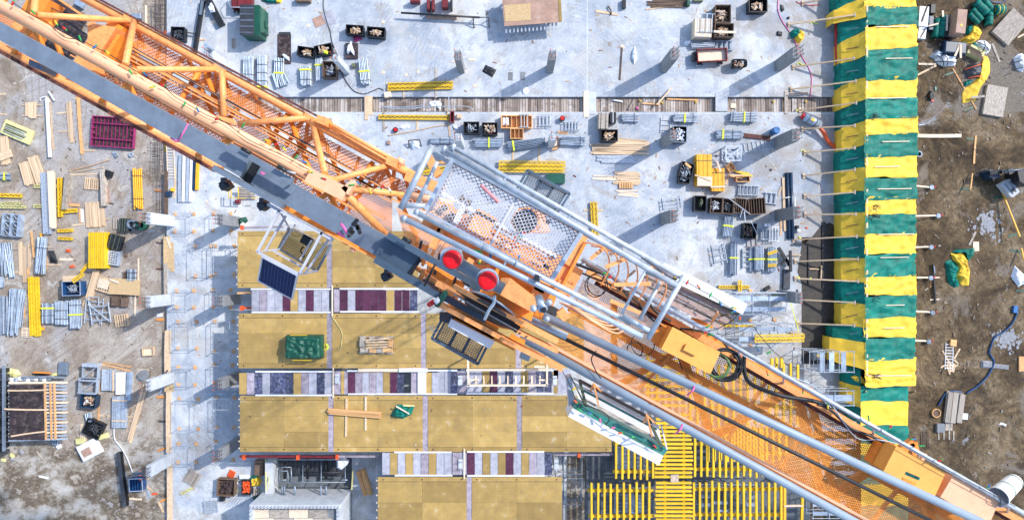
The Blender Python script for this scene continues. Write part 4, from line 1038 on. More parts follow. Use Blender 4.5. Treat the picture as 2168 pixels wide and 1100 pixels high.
for(u,v,a,lb)in((925,98,3,'green mat at the foot of the upper yellow pole'),(1140,150,-4,'green mat at the foot of the middle yellow pole'),(1230,390,-15,'green mat at the top of the middle yellow pole'),(1240,492,10,'green mat beside the edge pole'),(1280,745,0,'green mat cut by the frame edge below white cloth')):
 board(u,v,70,12,a,lb,'green_paint',.03,name='mat',cat='mat')
heap([(800,560),(835,545),(880,580),(870,640),(855,680),(888,715),(860,725),(825,700),(808,640)],.45,'green lower half of the crumpled striped cloth on brown earth','tarp_green')
heap([(835,505),(870,510),(905,495),(935,530),(942,575),(958,620),(950,712),(905,712),(862,650),(882,580),(850,550)],.5,'yellow middle of the crumpled striped cloth on brown earth','tarp_yellow')
heap([(840,500),(870,482),(940,478),(990,476),(975,520),(945,560),(930,510),(900,492),(860,505)],.35,'green upper fringe of the crumpled striped cloth','tarp_green')
board(992,463,38,60,0,'pink tinted plywood square beside the crumpled cloth','wood_pale',.04);board(970,412,95,12,-65,'grey lath standing out from the pink square','wood_old',.05)
rt=thing('steel_post','long black steel post lying on two short pale sleepers','post',base_loc(728,700,.2),-R(86))
p=MB().box((0,0,.15),(3.3,.12,.14)).build('post','black',rt);ub('sleeper','wood_pale',rt,(-.5,0,.04),(.12,1.1,.08));ub('sleeper','wood_pale',rt,(1.35,0,.04),(.12,.8,.08));MB().box((-1.2,.04,.24),(.6,.1,.06)).build('bracket','galv_dull',rt)
board(705,690,70,8,90,'thin lath beside the long black post','wood_orange',.03)
heap([(1218,655),(1240,585),(1300,640),(1300,700),(1265,720)],.4,'white cloth at the right edge below the yellow pole','white_cloth',name='sheet',cat='cloth')
for i in range(10):
 pass
hose([(1245,850,.1),(1250,890,.1),(1215,960,.1),(1160,1010,.1),(1110,1040,.1),(1085,1100,.1),(1078,1140,.1),(1105,1190,.1),(1090,1240,.1),(1060,1290,.1),(1000,1350,.1),(930,1395,.1)],.075,'blue hose snaking over brown earth to the board pile','hose_blue')
hose([(905,1388,.1),(850,1380,.15),(800,1395,.1),(770,1440,.1),(752,1475,.1)],.06,'blue hose end between the board pile and the orange lid','hose_blue')
board(1245,862,26,45,5,'blue hose coupling box at the upper hose end','blue',.2,name='pump',cat='pump')
board(850,1075,38,40,5,'small orange wooden block near the ladder rack','wood_orange',.2)
tile(4,2)
ladder(832,62,170,48,92,'narrow white ladder standing in a wooden rack on brown earth',9,'white',h=.3,name='ladder',cat='ladder')
for k,(u,v,L,a)in enumerate(((800,60,90,60),(870,45,80,-60),(862,90,70,45),(795,115,60,-30),(865,120,60,-25),(815,140,70,70))):board(u,v,L,10,a,'%s short pale stick of the broken rack round the white ladder'%ORD[k],'wood',.05,group='sticks of the broken rack')
board(838,130,40,55,10,'small pale plywood piece at the foot of the white ladder','wood',.03)
slab_box(1065,112,72,48,3,'pale round topped stone lying on the blue hose',.15,'stain_white',name='stone',cat='stone',bev=.12);slab_box(1150,125,105,30,6,'flat pale crust of lime beside the blue hose',.08,'stain_white',name='stone',cat='stone',bev=.05)
planks(858,385,200,110,97,'broad weathered plank pile over the manhole beside the blue hose',n=3,rows=3,m='wood_old',h=.09)
board(820,505,45,50,5,'small weathered board below the plank pile','wood_old',.05);board(770,515,48,55,0,'concrete block with round socket beside small board','concrete_grey',.25,name='block',cat='block')
board(915,440,50,38,5,'pale grey paper sack right of the plank pile','white_cloth',.12,name='sack',cat='sack')
ring(742,420,28,'round rusty orange manhole ring','wood_orange',name='manhole',cat='manhole',t=.15);ring(742,420,23,'brown lid closing the round manhole','wood_dark',h=.12,name='manhole_cover',cat='lid',t=.95)
for k,(u,L)in enumerate(((648,90),(665,95),(686,110))):brace(u,535,.1,u+3,535+L,.1,'%s short iron rod from the left standing near the rail'%ORD[k],'rebar',.05,'iron_rod','rod',foot=False,group='short iron rods')
for k,u in enumerate((755,788,822,850)):board(u,560,55,8,90,'%s thin grey lath from the left under the plank pile'%ORD[k],'wood_old',.04,group='thin laths below the plank pile')
board(1290,108,50,95,0,'orange brown board cut by the right edge','wood_orange',.1)
heap([(1130,495),(1150,478),(1185,490),(1180,505),(1155,492)],.08,'torn white foil scrap on the dark earth','white_cloth',name='foil',cat='foil')
def spill(pts,label,m='stain_white',z=.012):
 P=[Q(*PX(*p),GZ)for p in pts];n=len(P);c=sum(P,Vector())/n;b=MB()
 for k in range(150):
  t=P[random.randrange(n)];f=random.random()**.8*1.1;q=c.lerp(t,f)+Vector((rnd(-.5,.5),rnd(-.5,.5),0))
  r=rnd(.03,.26)*(1.15-f*.7);e=rnd(.5,1)
  b.prism([(q.x+r*e*math.cos(a)*(1+.5*noise.noise(Vector((math.cos(a)*2+k,math.sin(a)*2,0)))),q.y+r*math.sin(a)*(1+.5*noise.noise(Vector((math.cos(a)*2+k,math.sin(a)*2,4)))))for a in[2*PI*i/18 for i in range(18)]],GZ+.001,GZ+z+.0009*k/10)
 return tag(b.build('lime_spill',m,world=True),label,'spill',kind='stuff')
tile(4,1)
spill([(960,320),(1010,260),(1060,230),(1140,240),(1150,330),(1120,420),(1080,400),(1060,330),(1000,360)],'bluish lime dust spilled on brown earth beside the yellow pole')
tile(4,2)
spill([(1110,-90),(1200,-120),(1260,-60),(1240,10),(1180,30),(1130,-30)],'pale lime dust spilled beside the blue hose')
# ------------------------------------------------------------ west yard, upper
tile(0,0)
planks(195,700,105,70,90,'small stack of short pale boards on two battens west of white pipe',n=4,h=.06,battens=2,jit=.08)
rt=slab_box(105,838,195,92,23,'pale yellow tray of steel rods near the left edge',.25,'yellow_pale')
for k in range(5):MB().tube((-1.05,-.38+k*.17,.3),(.75+.1*(k%3),-.36+k*.17,.3),.04,6).build('rod',['galv','steel_dark','galv_bright','galv','steel_dark'][k],rt)
rt=thing('drain_pipe','long white pipe with a hook shaped end on gravel','pipe',base_loc(300,810,.3),-R(87))
ub('pipe','white',rt,(0,0,.16),(5.0,.15,.15),shape='tube');ub('branch','white',rt,(-2.65,.42,.16),(.9,.08,.08),rz=R(30),shape='tube')
hose([(255,640,.1),(262,622,.15),(295,618,.15),(318,650,.1)],.05,'white hose loop round the end of the white pipe','white')
board(325,790,330,12,86,'thin lath close beside the white pipe','wood');board(312,740,270,12,87,'grey lath between white pipe and thin lath','wood_old')
planks(443,775,265,30,86,'narrow lumber pair lying on two crossing battens',n=2,rows=2,battens=0,h=.05,jit=.06);board(410,715,92,9,-7,'upper batten under the narrow lumber pair','wood',lift=-.0);board(415,834,95,9,-5,'lower batten under the narrow lumber pair','wood')
board(506,790,380,20,86,'long pinkish board beside the magenta panel','wood_orange',.07,lift=.05);board(520,990,70,8,86,'thin end stick below the long pinkish board','wood_old');board(567,956,68,9,-2,'batten sticking out under the long pinkish board','wood');board(505,625,70,9,-3,'upper batten crossing the long pinkish board','wood')
rt=thing('formwork_shutter','magenta ribbed steel shutter panel lying on the gravel','shutter panel',base_loc(713,838,.4),-R(4))
L,W=268*S,188*S;MB().box((0,0,.12),(L-.1,W-.1,.03)).build('skin','ply_black',rt)
fr=MB();fr.box((0,W/2,.22),(L,.07,.3));fr.box((0,-W/2,.22),(L,.07,.3));fr.box((L/2,0,.22),(.07,W,.3));fr.box((-L/2,0,.22),(.07,W,.3));fr.build('frame','magenta',rt)
for k in range(10):MB().box((-L/2+(k+1)*L/11,0,.20),(.035,W-.07,.09)).build('rib','magenta',rt)
for y in(-.62,.68):MB().box((0,y,.33),(L-.07,.07,.12)).build('waler','magenta',rt)
for y in(-.2,.25):MB().box((-L/2+.15,y,.3),(.3,.06,.12)).build('stiffener','magenta',rt);MB().box((L/2-.15,y,.3),(.3,.06,.12)).build('stiffener','magenta',rt)
board(10,598,45,10,0,'pale stub cut by the left edge, upper of two','wood');board(14,725,50,9,3,'pale stub cut by the left edge, lower of two','wood')
planks(25,955,190,60,84,'pale lumber stack at the left edge under a cross block',n=4,rows=2,h=.07);board(30,985,85,50,-20,'thick orange wood block across the left edge lumber','wood',.12,lift=.16)
ring(831,981,15,'small galvanised ring below the magenta panel','galv_bright',h=.18,t=.6);board(725,970,24,14,-10,'grey metal sleeve above its twin below the magenta panel','galv',.14,name='sleeve',cat='sleeve');board(733,990,24,14,40,'tilted grey metal sleeve below the magenta panel','galv',.14,name='sleeve',cat='sleeve')
hose([(432,1090,.1),(520,1065,.12),(600,1045,.12),(700,1012,.1)],.03,'thin brown rod reaching to the open steel gate','wood_orange',name='rod',cat='rod');hose([(440,1092,.1),(540,1082,.1),(660,1062,.1)],.025,'second thin rod below the first by the steel gate','wood',name='rod',cat='rod')
def rebar_mat(u0,v0,u1,v1,nx,ny,label,r=.018,z=.25):
 (x0,y0),(x1,y1)=PX(u0,v0),PX(u1,v1);c=Q((x0+x1)/2,(y0+y1)/2,GZ);rt=thing('rebar_mat',label,'rebar',c)
 b=MB()
 for i in range(nx):
  x=x0+(x1-x0)*i/max(1,nx-1);b.tube(Q(x+rnd(-2,2),y0+rnd(-5,5),z+rnd(-.1,.2)),Q(x+rnd(-2,2),y1+rnd(-5,5),z+rnd(-.1,.2)),r,5)
 b.build('long_rod','rebar',rt,world=True);b=MB()
 for i in range(ny):
  y=y0+(y1-y0)*i/max(1,ny-1);b.tube(Q(x0+rnd(-8,3),y+rnd(-2,2),z+rnd(0,.3)),Q(x1+rnd(-3,4),y+rnd(-3,3),z+rnd(0,.3)),r,5)
 b.build('cross_rod','rebar',rt,world=True)
rebar_mat(985,-20,1050,250,8,20,'dense rusty rebar mat above the jib at the slab corner');rebar_mat(985,870,1040,1100,5,22,'row of black rebar dowels sticking from the slab edge below the jib')
tile(0,1);rebar_mat(1000,0,1040,250,3,18,'row of pink tipped dowels beside the first pale column',.015)
tile(0,0)
ladder(1080,1010,260,45,88,'pale wooden ladder form lying on the slab edge under the jib',14,'wood_pale',r=.04,name='ladder_form');board(1048,935,60,10,90,'yellow edge strip above the ladder form','yellow',.06)
slab_box(1046,205,20,22,20,'small orange red can on the rebar mat',.3,'orange_red',name='can',cat='can');board(925,110,12,150,0,'pale post beside the dense rebar mat','wood_pale',.1);slab_box(860,100,62,30,2,'striped grey box half under the jib chord',.4,'galv');
for k,(u,v)in enumerate(((330,130),(400,190),(470,120))):pass
rt=thing('sheet_stack','stack of dark ribbed steel sheets glimpsed under the jib','sheets',base_loc(345,165,.5),-R(33))
for k in range(7):MB().box((0,-1.9+k*.62,.3),(5.4 if k<5 else 3.8,.5,.12)).build('sheet','ply_black',rt);MB().box((0,-1.6+k*.62,.38),(5.3 if k<5 else 3.6,.08,.1)).build('rib','black',rt)
slab_box(500,20,60,40,30,'small blue and white crate at the top edge between jib chords',.4,'galv');
tile(0,1)
bundle(25,18,80,45,4,'blue grey tube bundle with yellow band at the left edge',(0.0,),(),2,'galv_dull')
planks(167,2,155,62,75,'strapped pale lumber pack, left of two below the yellow tray',n=5,rows=3,h=.07);planks(232,-22,190,62,72,'strapped pale lumber pack, right of two below the yellow tray',n=5,rows=3,h=.07)
girders(65,140,140,26,2,'yellow girder at the left edge above two pale ones',1);girders(60,190,125,20,0,'upper pale green girder at the left edge',1,'yellow_pale');girders(80,213,165,20,1,'lower pale green girder at the left edge',1,'yellow_pale')
girders(285,82,150,22,0,'pale girder bearing the long white boards, upper',1,'yellow_pale',lift=0);girders(285,208,150,22,0,'pale girder bearing the long white boards, lower',1,'yellow_pale',lift=0)
planks(288,190,395,50,87,'long whitish boards in the west yard, left of the yellow upright girder',n=3,rows=2,m='galv_bright',h=.08,jit=.02,z0=GZ+.1);planks(325,165,370,44,88,'long pale lumber overlapping the whitish boards',n=2,rows=2,m='wood_pale',h=.1,jit=.03,z0=GZ+.25)
girders(378,150,250,28,89,'upright yellow girder beside the open steel gate',1);girders(438,238,95,25,-5,'short tilted yellow girder at the foot of the gate',1);girders(415,362,95,20,-3,'short yellow girder, upper of the two loose ones',1);girders(408,413,90,20,3,'short yellow girder, lower of the two loose ones',1)
board(412,115,225,24,95,'grey box beam standing left of the small pallet','wood_old',.5,name='box_girder',cat='beam');board(650,90,230,26,88,'grey box beam standing right of the small pallet','wood_old',.5,name='box_girder',cat='beam')
board(427,110,190,12,84,'brown side face board inside the left box beam','ply_brown',.15);board(675,95,190,14,80,'brown side face board beside the right box beam','ply_brown',.12);board(455,200,95,16,2,'orange board at the foot of the left box beam','wood_orange',.08);board(690,188,60,10,8,'dark wedge at the foot of the right box beam','wood_dark',.06);board(540,5,210,7,-2,'thin lath linking the two box beams','wood',.04)
slab_box(682,1,42,40,20,'black angular box behind the right box beam',.4,'black')
pallet(580,65,95,75,5,'weathered pallet between the two grey box beams',7,'wood')
planks(600,260,165,120,86,'pale short lumber pile with splayed ends below the small pallet',n=9,rows=2,h=.07,jit=.07);board(520,268,85,14,88,'white tube beside the splayed lumber pile','white',.1);board(509,268,90,12,88,'reddish lath beside the white tube','wood_orange');board(498,325,80,9,-8,'batten end left of the splayed lumber pile','wood');board(678,288,30,8,-10,'batten end right of the splayed lumber pile','wood')
bundle(865,95,265,62,88,'bundle of orange yellow steel props on bare ground',(),(-.3,.25),2,'yellow_orange',n=5,name='prop_bundle',cat='prop bundle')
def block_frame(u,v,L,W,a,label,nx=2,ny=3,m='galv',h=.5):
 rt=thing('shoring_head_stack',label,'frame stack',base_loc(u,v,h),-R(a));L*=S;W*=S
 for i in range(nx+1):MB().box((0,-W/2+i*W/nx,h/2),(L,.12 if i<nx else .26,h)).build('web',m,rt)
 for j in range(ny+1):MB().box((-L/2+j*L/ny,0,h*.6),(.08,W,h*.5)).build('plate',m,rt)
 for i in range(nx):
  for j in range(ny):
   x,y=-L/2+(j+.5)*L/ny,-W/2+(i+.5)*W/nx;MB().bar((x-L/ny/2,y-W/nx/2,h*.7),(x+L/ny/2,y+W/nx/2,h*.7),.06,.1).build('diagonal',m,rt)
block_frame(65,328,140,105,95,'stack of grey cast shoring heads at the left edge')
bundle(15,545,220,40,88,'loose silver tubes at the left edge, outer pile',(),(),2,messy=.06);bundle(55,550,225,40,84,'loose silver tubes at the left edge, inner pile',(),(),2,messy=.09)
board(95,480,70,9,2,'upper bearer joining silver tubes and lumber','wood_old',.08);board(95,628,60,11,0,'lower bearer joining silver tubes and lumber','wood',.08)
planks(130,540,215,26,87,'narrow upright lumber pack right of the silver tubes',n=2,rows=2);planks(152,580,230,20,88,'longest upright lumber pack right of the silver tubes',n=2,rows=2);planks(182,520,160,14,88,'single upright pale board near the lumber packs',n=1,rows=2);board(178,625,50,14,90,'brown short board end beside the lumber packs','wood_orange')
board(205,450,170,12,84,'tall reddish lath leaning toward the silver tube heap','wood_orange',.06,lift=.1)
bundle(250,520,240,60,95,'heap of silver and dark tubes mixed with yellow ones',(),(-.2,),3,messy=.08);board(258,395,30,10,80,'yellow tube tip above the silver heap','yellow_orange',.1);board(291,530,170,10,89,'orange lath right of the silver heap','wood_orange',.08);board(264,615,60,12,88,'yellow tube end below the silver heap','yellow_orange',.1)
board(340,580,90,8,0,'lower bearer sticking out right of the silver heap','wood',.06);board(315,475,50,8,-5,'upper bearer sticking out right of the silver heap','wood_old',.06)
for k in range(6):hose([(300+k*8,490,.3),(318+k*9,520+8*k,.3),(322+k*6,565,.05)],.05,'%s black crumpled strap from the left beside the tube heap'%ORD[k],'black',name='strap',cat='strap')
slab_box(429,490,26,18,5,'small orange brick on the bare ground',.15,'orange_red',name='brick',cat='brick');slab_box(454,590,26,16,-15,'second small orange brick above the blue bin',.15,'orange_red',name='brick',cat='brick');board(418,546,82,16,1,'single pale plank near the orange bricks','wood_pale')
rt=thing('panel_stack','bright yellow stack of perforated steel panels','panel stack',base_loc(613,488,.8),-R(90));L,W=228*S,106*S
for k in range(4):MB().box((0,-W/2+(k+.5)*W/4,.4),(L,W/4-.03,.8)).build('panel','yellow',rt)
for k in range(4):
 for s in(-1,1):MB().box((0,-W/2+(k+.5)*W/4+s*.11,.81),(L-.04,.05,.05)).build('flange','yellow',rt)
 hb=MB()
 for i in range(18):hb.tube((-L/2+.1+i*(L-.2)/17,-W/2+(k+.5)*W/4,.80),(-L/2+.1+i*(L-.2)/17,-W/2+(k+.5)*W/4,.804),.035,6)
 hb.build('perforation','wood_dark',rt)
girders(538,598,80,18,-50,'slanting yellow girder from the yellow panel stack to the bin',1,lift=.3);girders(495,660,80,26,-38,'yellow girder lying on the striped pallet corner',1,lift=.8)
slab_box(725,435,85,90,15,'black wrapped reel pack left of the loose battens',.5,'black',lines=3,lm='olive');board(775,445,95,10,100,'pale batten right of the black reel pack','wood_pale')
rt=thing('perforated_block','light grey block with rows of round holes','block',base_loc(720,537,.35),-R(8));MB().box((0,0,.17),(1.05,1.2,.34)).build('body','galv_bright',rt)
for i in range(4):
 for j in range(5):MB().tube((-.33+i*.2,-.4+j*.2,.335),(-.33+i*.2,-.4+j*.2,.345),.055,8).build('hole','black',rt)
pallet(745,318,60,70,0,'pallet end showing left of the black reels',4,'wood_old');slab_box(785,325,62,80,3,'black reel crate left of the green reel',.5,'black',lines=4,lm='olive')
pallet(890,335,60,60,0,'pallet carrying the green reel beside the first column',4,'wood_old');ring(830,322,28,'black and grey hose reel beside the green one','galv_dull',h=.6,name='hose_reel',cat='reel');ring(860,330,26,'dark hose reel squeezed between grey and green','black',h=.7,name='hose_reel',cat='reel');ring(893,330,28,'shiny green hose reel beside the first pale column','green_paint',h=.7,name='hose_reel',cat='reel')
board(878,610,145,9,90,'thin upright lath above the plywood sheet','wood_pale');board(858,835,145,9,91,'thin upright lath below the plywood sheet','wood_pale')
board(790,720,195,100,3,'large oriented strand board lying on pallets','osb',.05,lift=.25,name='plywood_sheet',cat='sheet');pallet(655,705,105,95,18,'pale slatted crate beside the strand board',7,'wood',lift=.1);board(655,700,70,62,15,'square pale board on the slatted crate','wood_pale',.05,lift=.28);board(725,682,62,14,20,'small stick lying across crate and strand board','wood_pale',.04,lift=.35)
planks(585,705,200,42,105,'slanting orange lumber pack left of the slatted crate',n=4,rows=3,m='wood',h=.08);board(537,715,28,12,60,'little wedge left of the slanting lumber pack','wood');board(540,800,90,9,110,'thin stick trailing from the slanting lumber pack','wood')
pallet(815,655,75,62,0,'dark worn pallet with grey bundle above the strand board',5,'wood_dark');bundle(828,645,80,60,92,'short grey brown tube bundle on the worn pallet',(),(-.2,.2),2,'galv_dull')
bin_(452,730,112,88,-2,'blue steel bin filled with silver clamps',.9,'hose_blue','tubes','galv_bright',sm='galv');planks(440,668,85,42,-5,'pale slatted pallet top on the rim of the blue bin',n=6,rows=1,z0=GZ+.8)
girders(215,845,375,68,88,'long yellow girder in the row beside the three grey bundles',4,side='left');pallet(165,1010,62,62,90,'pallet end under the long yellow girders',6,'wood_pale');board(185,775,20,14,0,'yellow bracket left of the long girder row','yellow_orange',.1);board(266,985,22,18,0,'yellow bracket at the lower end of the long girder row','yellow_orange',.1)
bundle(85,880,300,70,93,'large loose spread of silver tubes left of the long girders',(),(),3,messy=.1);bundle(20,900,250,60,90,'dark teal tube pile cut by the left edge',(),(),2,'galv_dull',messy=.03);bundle(130,860,260,28,97,'slanting silver tubes crossing the loose spread',(),(),2,messy=.06)
board(20,775,60,9,3,'bearer at the left edge above the teal pile','wood_old');board(150,870,90,12,88,'brown lath between tubes and long girders','wood_orange');bundle(5,690,70,30,88,'tube ends poking in at the left edge',(),(),2)
bundle(298,888,130,75,90,'left grey bundle of three with two neon bands',(-.25,),(.1,),3,'galv_dull');bundle(385,885,155,85,89,'middle grey bundle of three with dark straps',(),(-.1,.25),3);bundle(470,893,190,68,88,'right grey bundle of three, tallest, with neon band',(.02,),(-.3,),3)
ladder(590,870,170,110,95,'white frame in the tangled frame heap, leftmost',3,'galv_bright',layers=2,cross=True);ladder(640,885,130,120,82,'white frame in the tangled frame heap, rightmost',3,'galv_bright',layers=2,cross=True,lift=.25);ladder(605,810,70,55,2,'small white frame on top of the tangled heap',2,'galv_bright',lift=.3)
pallet(750,812,110,70,3,'dark brown pallet below the strand board',4,'wood_dark');slab_box(725,812,40,60,3,'brown crate on the dark brown pallet',.35,'wood_dark',name='crate');slab_box(785,820,40,55,3,'black topped crate on the dark brown pallet',.3,'wood_dark');board(830,815,90,12,89,'lath along the dark brown pallet','wood_old')
pallet(770,932,90,78,-8,'pale tilted pallet below the dark brown one',6,'wood')
board(1005,110,45,9,8,'orange bracket on the edging beside the pink dowels','orange_deep',.1);board(1010,440,35,8,3,'rusty bracket on the edging, upper of two','rust',.1);board(1010,605,35,8,3,'rusty bracket on the edging, lower of two','rust',.1);board(1013,928,45,12,0,'orange timber bracket beside the white paper','orange_deep',.12);board(1014,898,38,22,-5,'white paper sheet on the edge timber','white',.05,name='paper',cat='paper')
board(1010,1010,35,85,0,'pale grey mat beside the slab edge strip','wood_old',.03);slab_box(1066,130,36,32,0,'black and blue toolbox beside the white boards',.25,'navy');slab_box(1090,102,20,22,5,'yellow canister beside the black toolbox',.3,'yellow',name='canister',cat='canister')
board(1070,440,75,12,70,'pale stick lying on the wide edge strip','wood_pale',.04,lift=.05);board(1011,370,30,8,30,'small stick below the first pale column','wood')
slab_box(795,522,20,16,0,'small brown stone in the first column shadow',.12,'wood_dark',name='stone',cat='stone')
tile(0,0)
for k,(u,m)in enumerate(((1140,'galv_bright'),(1165,'white'),(1190,'galv_bright'),(1212,'white'),(1232,'navy'),(1252,'yellow_orange'))):
 board(u,1110+(20 if k<4 else-20),300 if k<4 else 230,17,91+k*.3,'%s long board from the left in the row beside the ladder form'%ORD[k],m,.2,name='long_board')
board(1110,1160,200,10,92,'thin lath left of the long boards','wood')
bin_(1128,215,82,82,2,'small black bin on the slab corner beside the jib',.6,'black','rubble','steel_dark')
rt=thing('steel_profile','black angled steel profile with brackets lying across the jib line','beam',base_loc(1255,170,.4),-R(99));MB().box((0,0,.2),(4.6,.25,.4)).build('beam','black',rt);MB().box((-1.6,.1,.45),(1.2,.2,.12)).build('flange','galv_dull',rt);MB().box((.6,-.5,.3),(.08,1.1,.08)).build('bracket','steel_dark',rt)
board(1275,255,55,6,-5,'thin brown rod beside the black steel profile','wood_orange',.05)
# ------------------------------------------------------------ west yard, lower
tile(0,2)
rt=thing('formwork_stack','dark brown topped formwork stack with a comb of joists','formwork stack',base_loc(245,400,1.6,GZ));top=1.6
(x0,y0),(x1,y1)=PX(58,240),PX(280,590)
A,B=Q(x0,y1,top+GZ),Q(x1,y0,top+GZ)
MB().box(((A.x+B.x)/2,(A.y+B.y)/2,top+GZ-.03),(B.x-A.x,B.y-A.y,.06)).build('top_sheet','ply_black',rt,world=True)
for k in range(18):
 p,q=Q(*PX(60,225+k*21.5),top+GZ-.2),Q(*PX(436+rnd(-4,4),222+k*20.8),top+GZ-.45);p.z=q.z=top+GZ-.2
 MB().bar(p,q,.14,.22).build('joist','galv_bright' if k%3 else 'wood_pale',rt,world=True)
for u in(285,320,345):MB().bar(Q(*PX(u,228),top+GZ-.06),Q(*PX(u+8,585),top+GZ-.06),.12,.14).build('bearer','wood_orange',rt,world=True)
for u in(330,):MB().bar(Q(*PX(u,235),.2),Q(*PX(u,575),.2),1.5,.1).build('base_sheet','ply_brown',rt,world=True)
for(u,v)in((70,250),(70,580),(270,250),(270,580)):MB().bar(Q(*PX(u,v),GZ),Q(*PX(u,v),1.0),.12,.12).build('leg','wood_dark',rt,world=True)
for k,(u,v,L,a)in enumerate(((175,275,250,-1),(165,397,275,1),(180,550,220,-8))):board(u,v,L,9,a,'%s lath from the top lying on the dark brown stack'%ORD[k],'wood',.06,lift=1.62)
rt=thing('formwork_stack','dark ribbed formwork stack cut by the left edge','formwork stack',base_loc(0,400,1.0,GZ))
for k in range(14):MB().box(Q(*PX(2,150+k*40),.6),(.7,.3,1.2)).build('panel','steel_dark' if k%2 else 'black',rt,world=True)
MB().bar(Q(*PX(25,120),1.0),Q(*PX(25,660),1.0),.1,.3).build('side_rail','galv_dull',rt,world=True)
for k in range(10):slab_box(70+k*26,207+rnd(-5,5),22,22,0,'%s small galvanised casting from the left above the brown stack'%ORD[k],.5,'galv' if k%2 else 'white',name='casting',cat='casting')
board(275,192,280,10,0,'long grey steel angle above the brown stack','galv_dull',.1,lift=.5);
heap([(20,150),(60,135),(110,145),(130,175),(95,195),(40,185)],.3,'olive sandbags heaped beyond the brown stack','yellow_pale',name='sandbag_heap',cat='sandbags');heap([(200,175),(215,158),(300,160),(320,178),(260,184)],.25,'black bag with orange strip beyond the brown stack','black',name='bag',cat='bag');board(265,163,110,9,3,'orange strip on the black bag','orange_deep',.04,lift=.35);heap([(318,185),(330,165),(360,165),(362,182),(340,192)],.25,'olive lump right of the black bag','yellow_pale',name='sandbag',cat='sandbag')
slab_box(397,138,58,82,2,'blue grey flat tank at the top right of the brown stack',.3,'crane_grey',name='tank',cat='tank')
rt=block_frame;block_frame(565,160,95,85,3,'upper grey box frame with diagonal, beside the white board stacks',1,1,'galv_bright',.8);block_frame(550,252,110,85,4,'lower grey box frame with diagonal, beside the white board stacks',1,1,'galv_bright',.8)
bin_(558,345,95,78,6,'dark bin of mixed rubbish below the grey box frames',.7,'navy','rubble','white',fill=.95)
planks(685,210,135,85,91,'left pack of white ribbed boards with blue ends',n=5,rows=3,m='galv_bright',h=.1,jit=.01);planks(764,232,140,62,90,'middle pack of smooth white boards',n=3,rows=3,m='white',h=.1,jit=.01);planks(817,250,185,34,93,'right narrow pack of pale blue boards',n=2,rows=3,m='galv',h=.1,jit=.01);planks(755,415,200,92,91,'lower pack of ribbed aluminium boards with two laths',n=7,rows=3,m='galv_bright',h=.1,jit=.01)
board(760,340,95,8,2,'upper lath across the ribbed aluminium pack','wood',.04,lift=.32);board(756,470,95,8,2,'lower lath across the ribbed aluminium pack','wood',.04,lift=.32);board(718,215,10,130,0,'upright lath on the left white board pack','wood',.03,lift=.32)
board(628,300,350,10,92,'long upright batten beside the white board packs','wood_orange',.08);board(745,112,180,8,10,'upper thin brown stick above the white board packs','wood_orange',.05);board(740,132,190,8,13,'lower thin brown stick above the white board packs','wood_orange',.05);board(845,250,110,10,92,'grey lath right of the white board packs','wood_old');board(660,437,80,8,3,'small batten left of the ribbed aluminium pack','wood');board(820,443,45,8,0,'small batten right of the ribbed aluminium pack','wood');board(683,455,60,8,68,'thin tilted stick left of the ribbed pack','wood_old')
planks(868,425,390,32,106,'long pale laths slanting up to the third column',n=3,rows=2,m='wood',h=.06,jit=.05);ladder(838,440,240,22,106,'narrow wooden ladder beside the long pale laths',7,'wood',r=.025,name='ladder',cat='ladder')
ring(908,180,32,'round concrete footing beside the third pale column','concrete_grey',h=.4,name='footing',cat='footing',t=.97);slab_box(905,182,80,85,2,'square shadowed base plate under the round footing',.04,'wood_old',name='base_plate',cat='plate')
slab_box(935,30,72,50,-3,'plywood square inside the small wooden frame',.05,'wood_pale',name='sheet',cat='sheet');rt=thing('box_form','small square wooden frame north of the round footing','frame',base_loc(935,30,.3),R(3))
for s in(-1,1):ub('side','wood',rt,(s*.46,0,.12),(.06,.7,.24));ub('side','wood',rt,(0,s*.33,.12),(.9,.06,.24))
bin_(590,520,110,100,25,'black heap of formwork shoes in an open crate',.5,'black','tubes','steel_dark');pallet(525,545,35,110,0,'pale crate ends left of the black heap',3,'wood_pale');slab_box(503,600,50,36,-5,'olive box at the foot of the pale crate',.3,'yellow_pale');slab_box(650,570,55,32,-15,'olive box right of the black heap',.3,'yellow_pale');bundle(560,450,60,38,80,'short silver tubes sticking up from the black heap',(),(),2,messy=.1)
slab_box(558,655,130,105,-28,'white wrapped pallet of brown bricks',.5,'white_cloth',lines=0,bev=.1);slab_box(548,668,62,50,-28,'brown brick top showing in the white wrapped pallet',.06,'ply_brown',name='brick_pack',cat='bricks',lift=.5);slab_box(345,598,42,50,5,'dark striped small box below the brown stack',.4,'galv',lines=3);heap([(350,620),(385,612),(388,640),(365,650)],.2,'white sack beside the striped small box','white_cloth',name='sack',cat='sack')
rt=thing('steel_pile','long black steel pile lying on the muddy ground','pile',base_loc(772,840,.4),-R(83));MB().box((0,0,.1),(4.6,.34,.18)).build('flange','black',rt);MB().box((0,0,.3),(4.6,.12,.24)).build('web','black',rt);MB().box((0,0,.44),(4.6,.3,.06)).build('top_flange','steel_dark',rt)
hose([(725,500,.1),(728,580,.1),(770,640,.1),(800,690,.1),(825,750,.1),(842,795,.1)],.045,'white hose running from the ribbed boards to the blue bin','white')
bin_(862,875,82,78,-3,'blue steel bin beside the black pile',.7,'hose_blue',None,sm='galv_bright',slats=4)
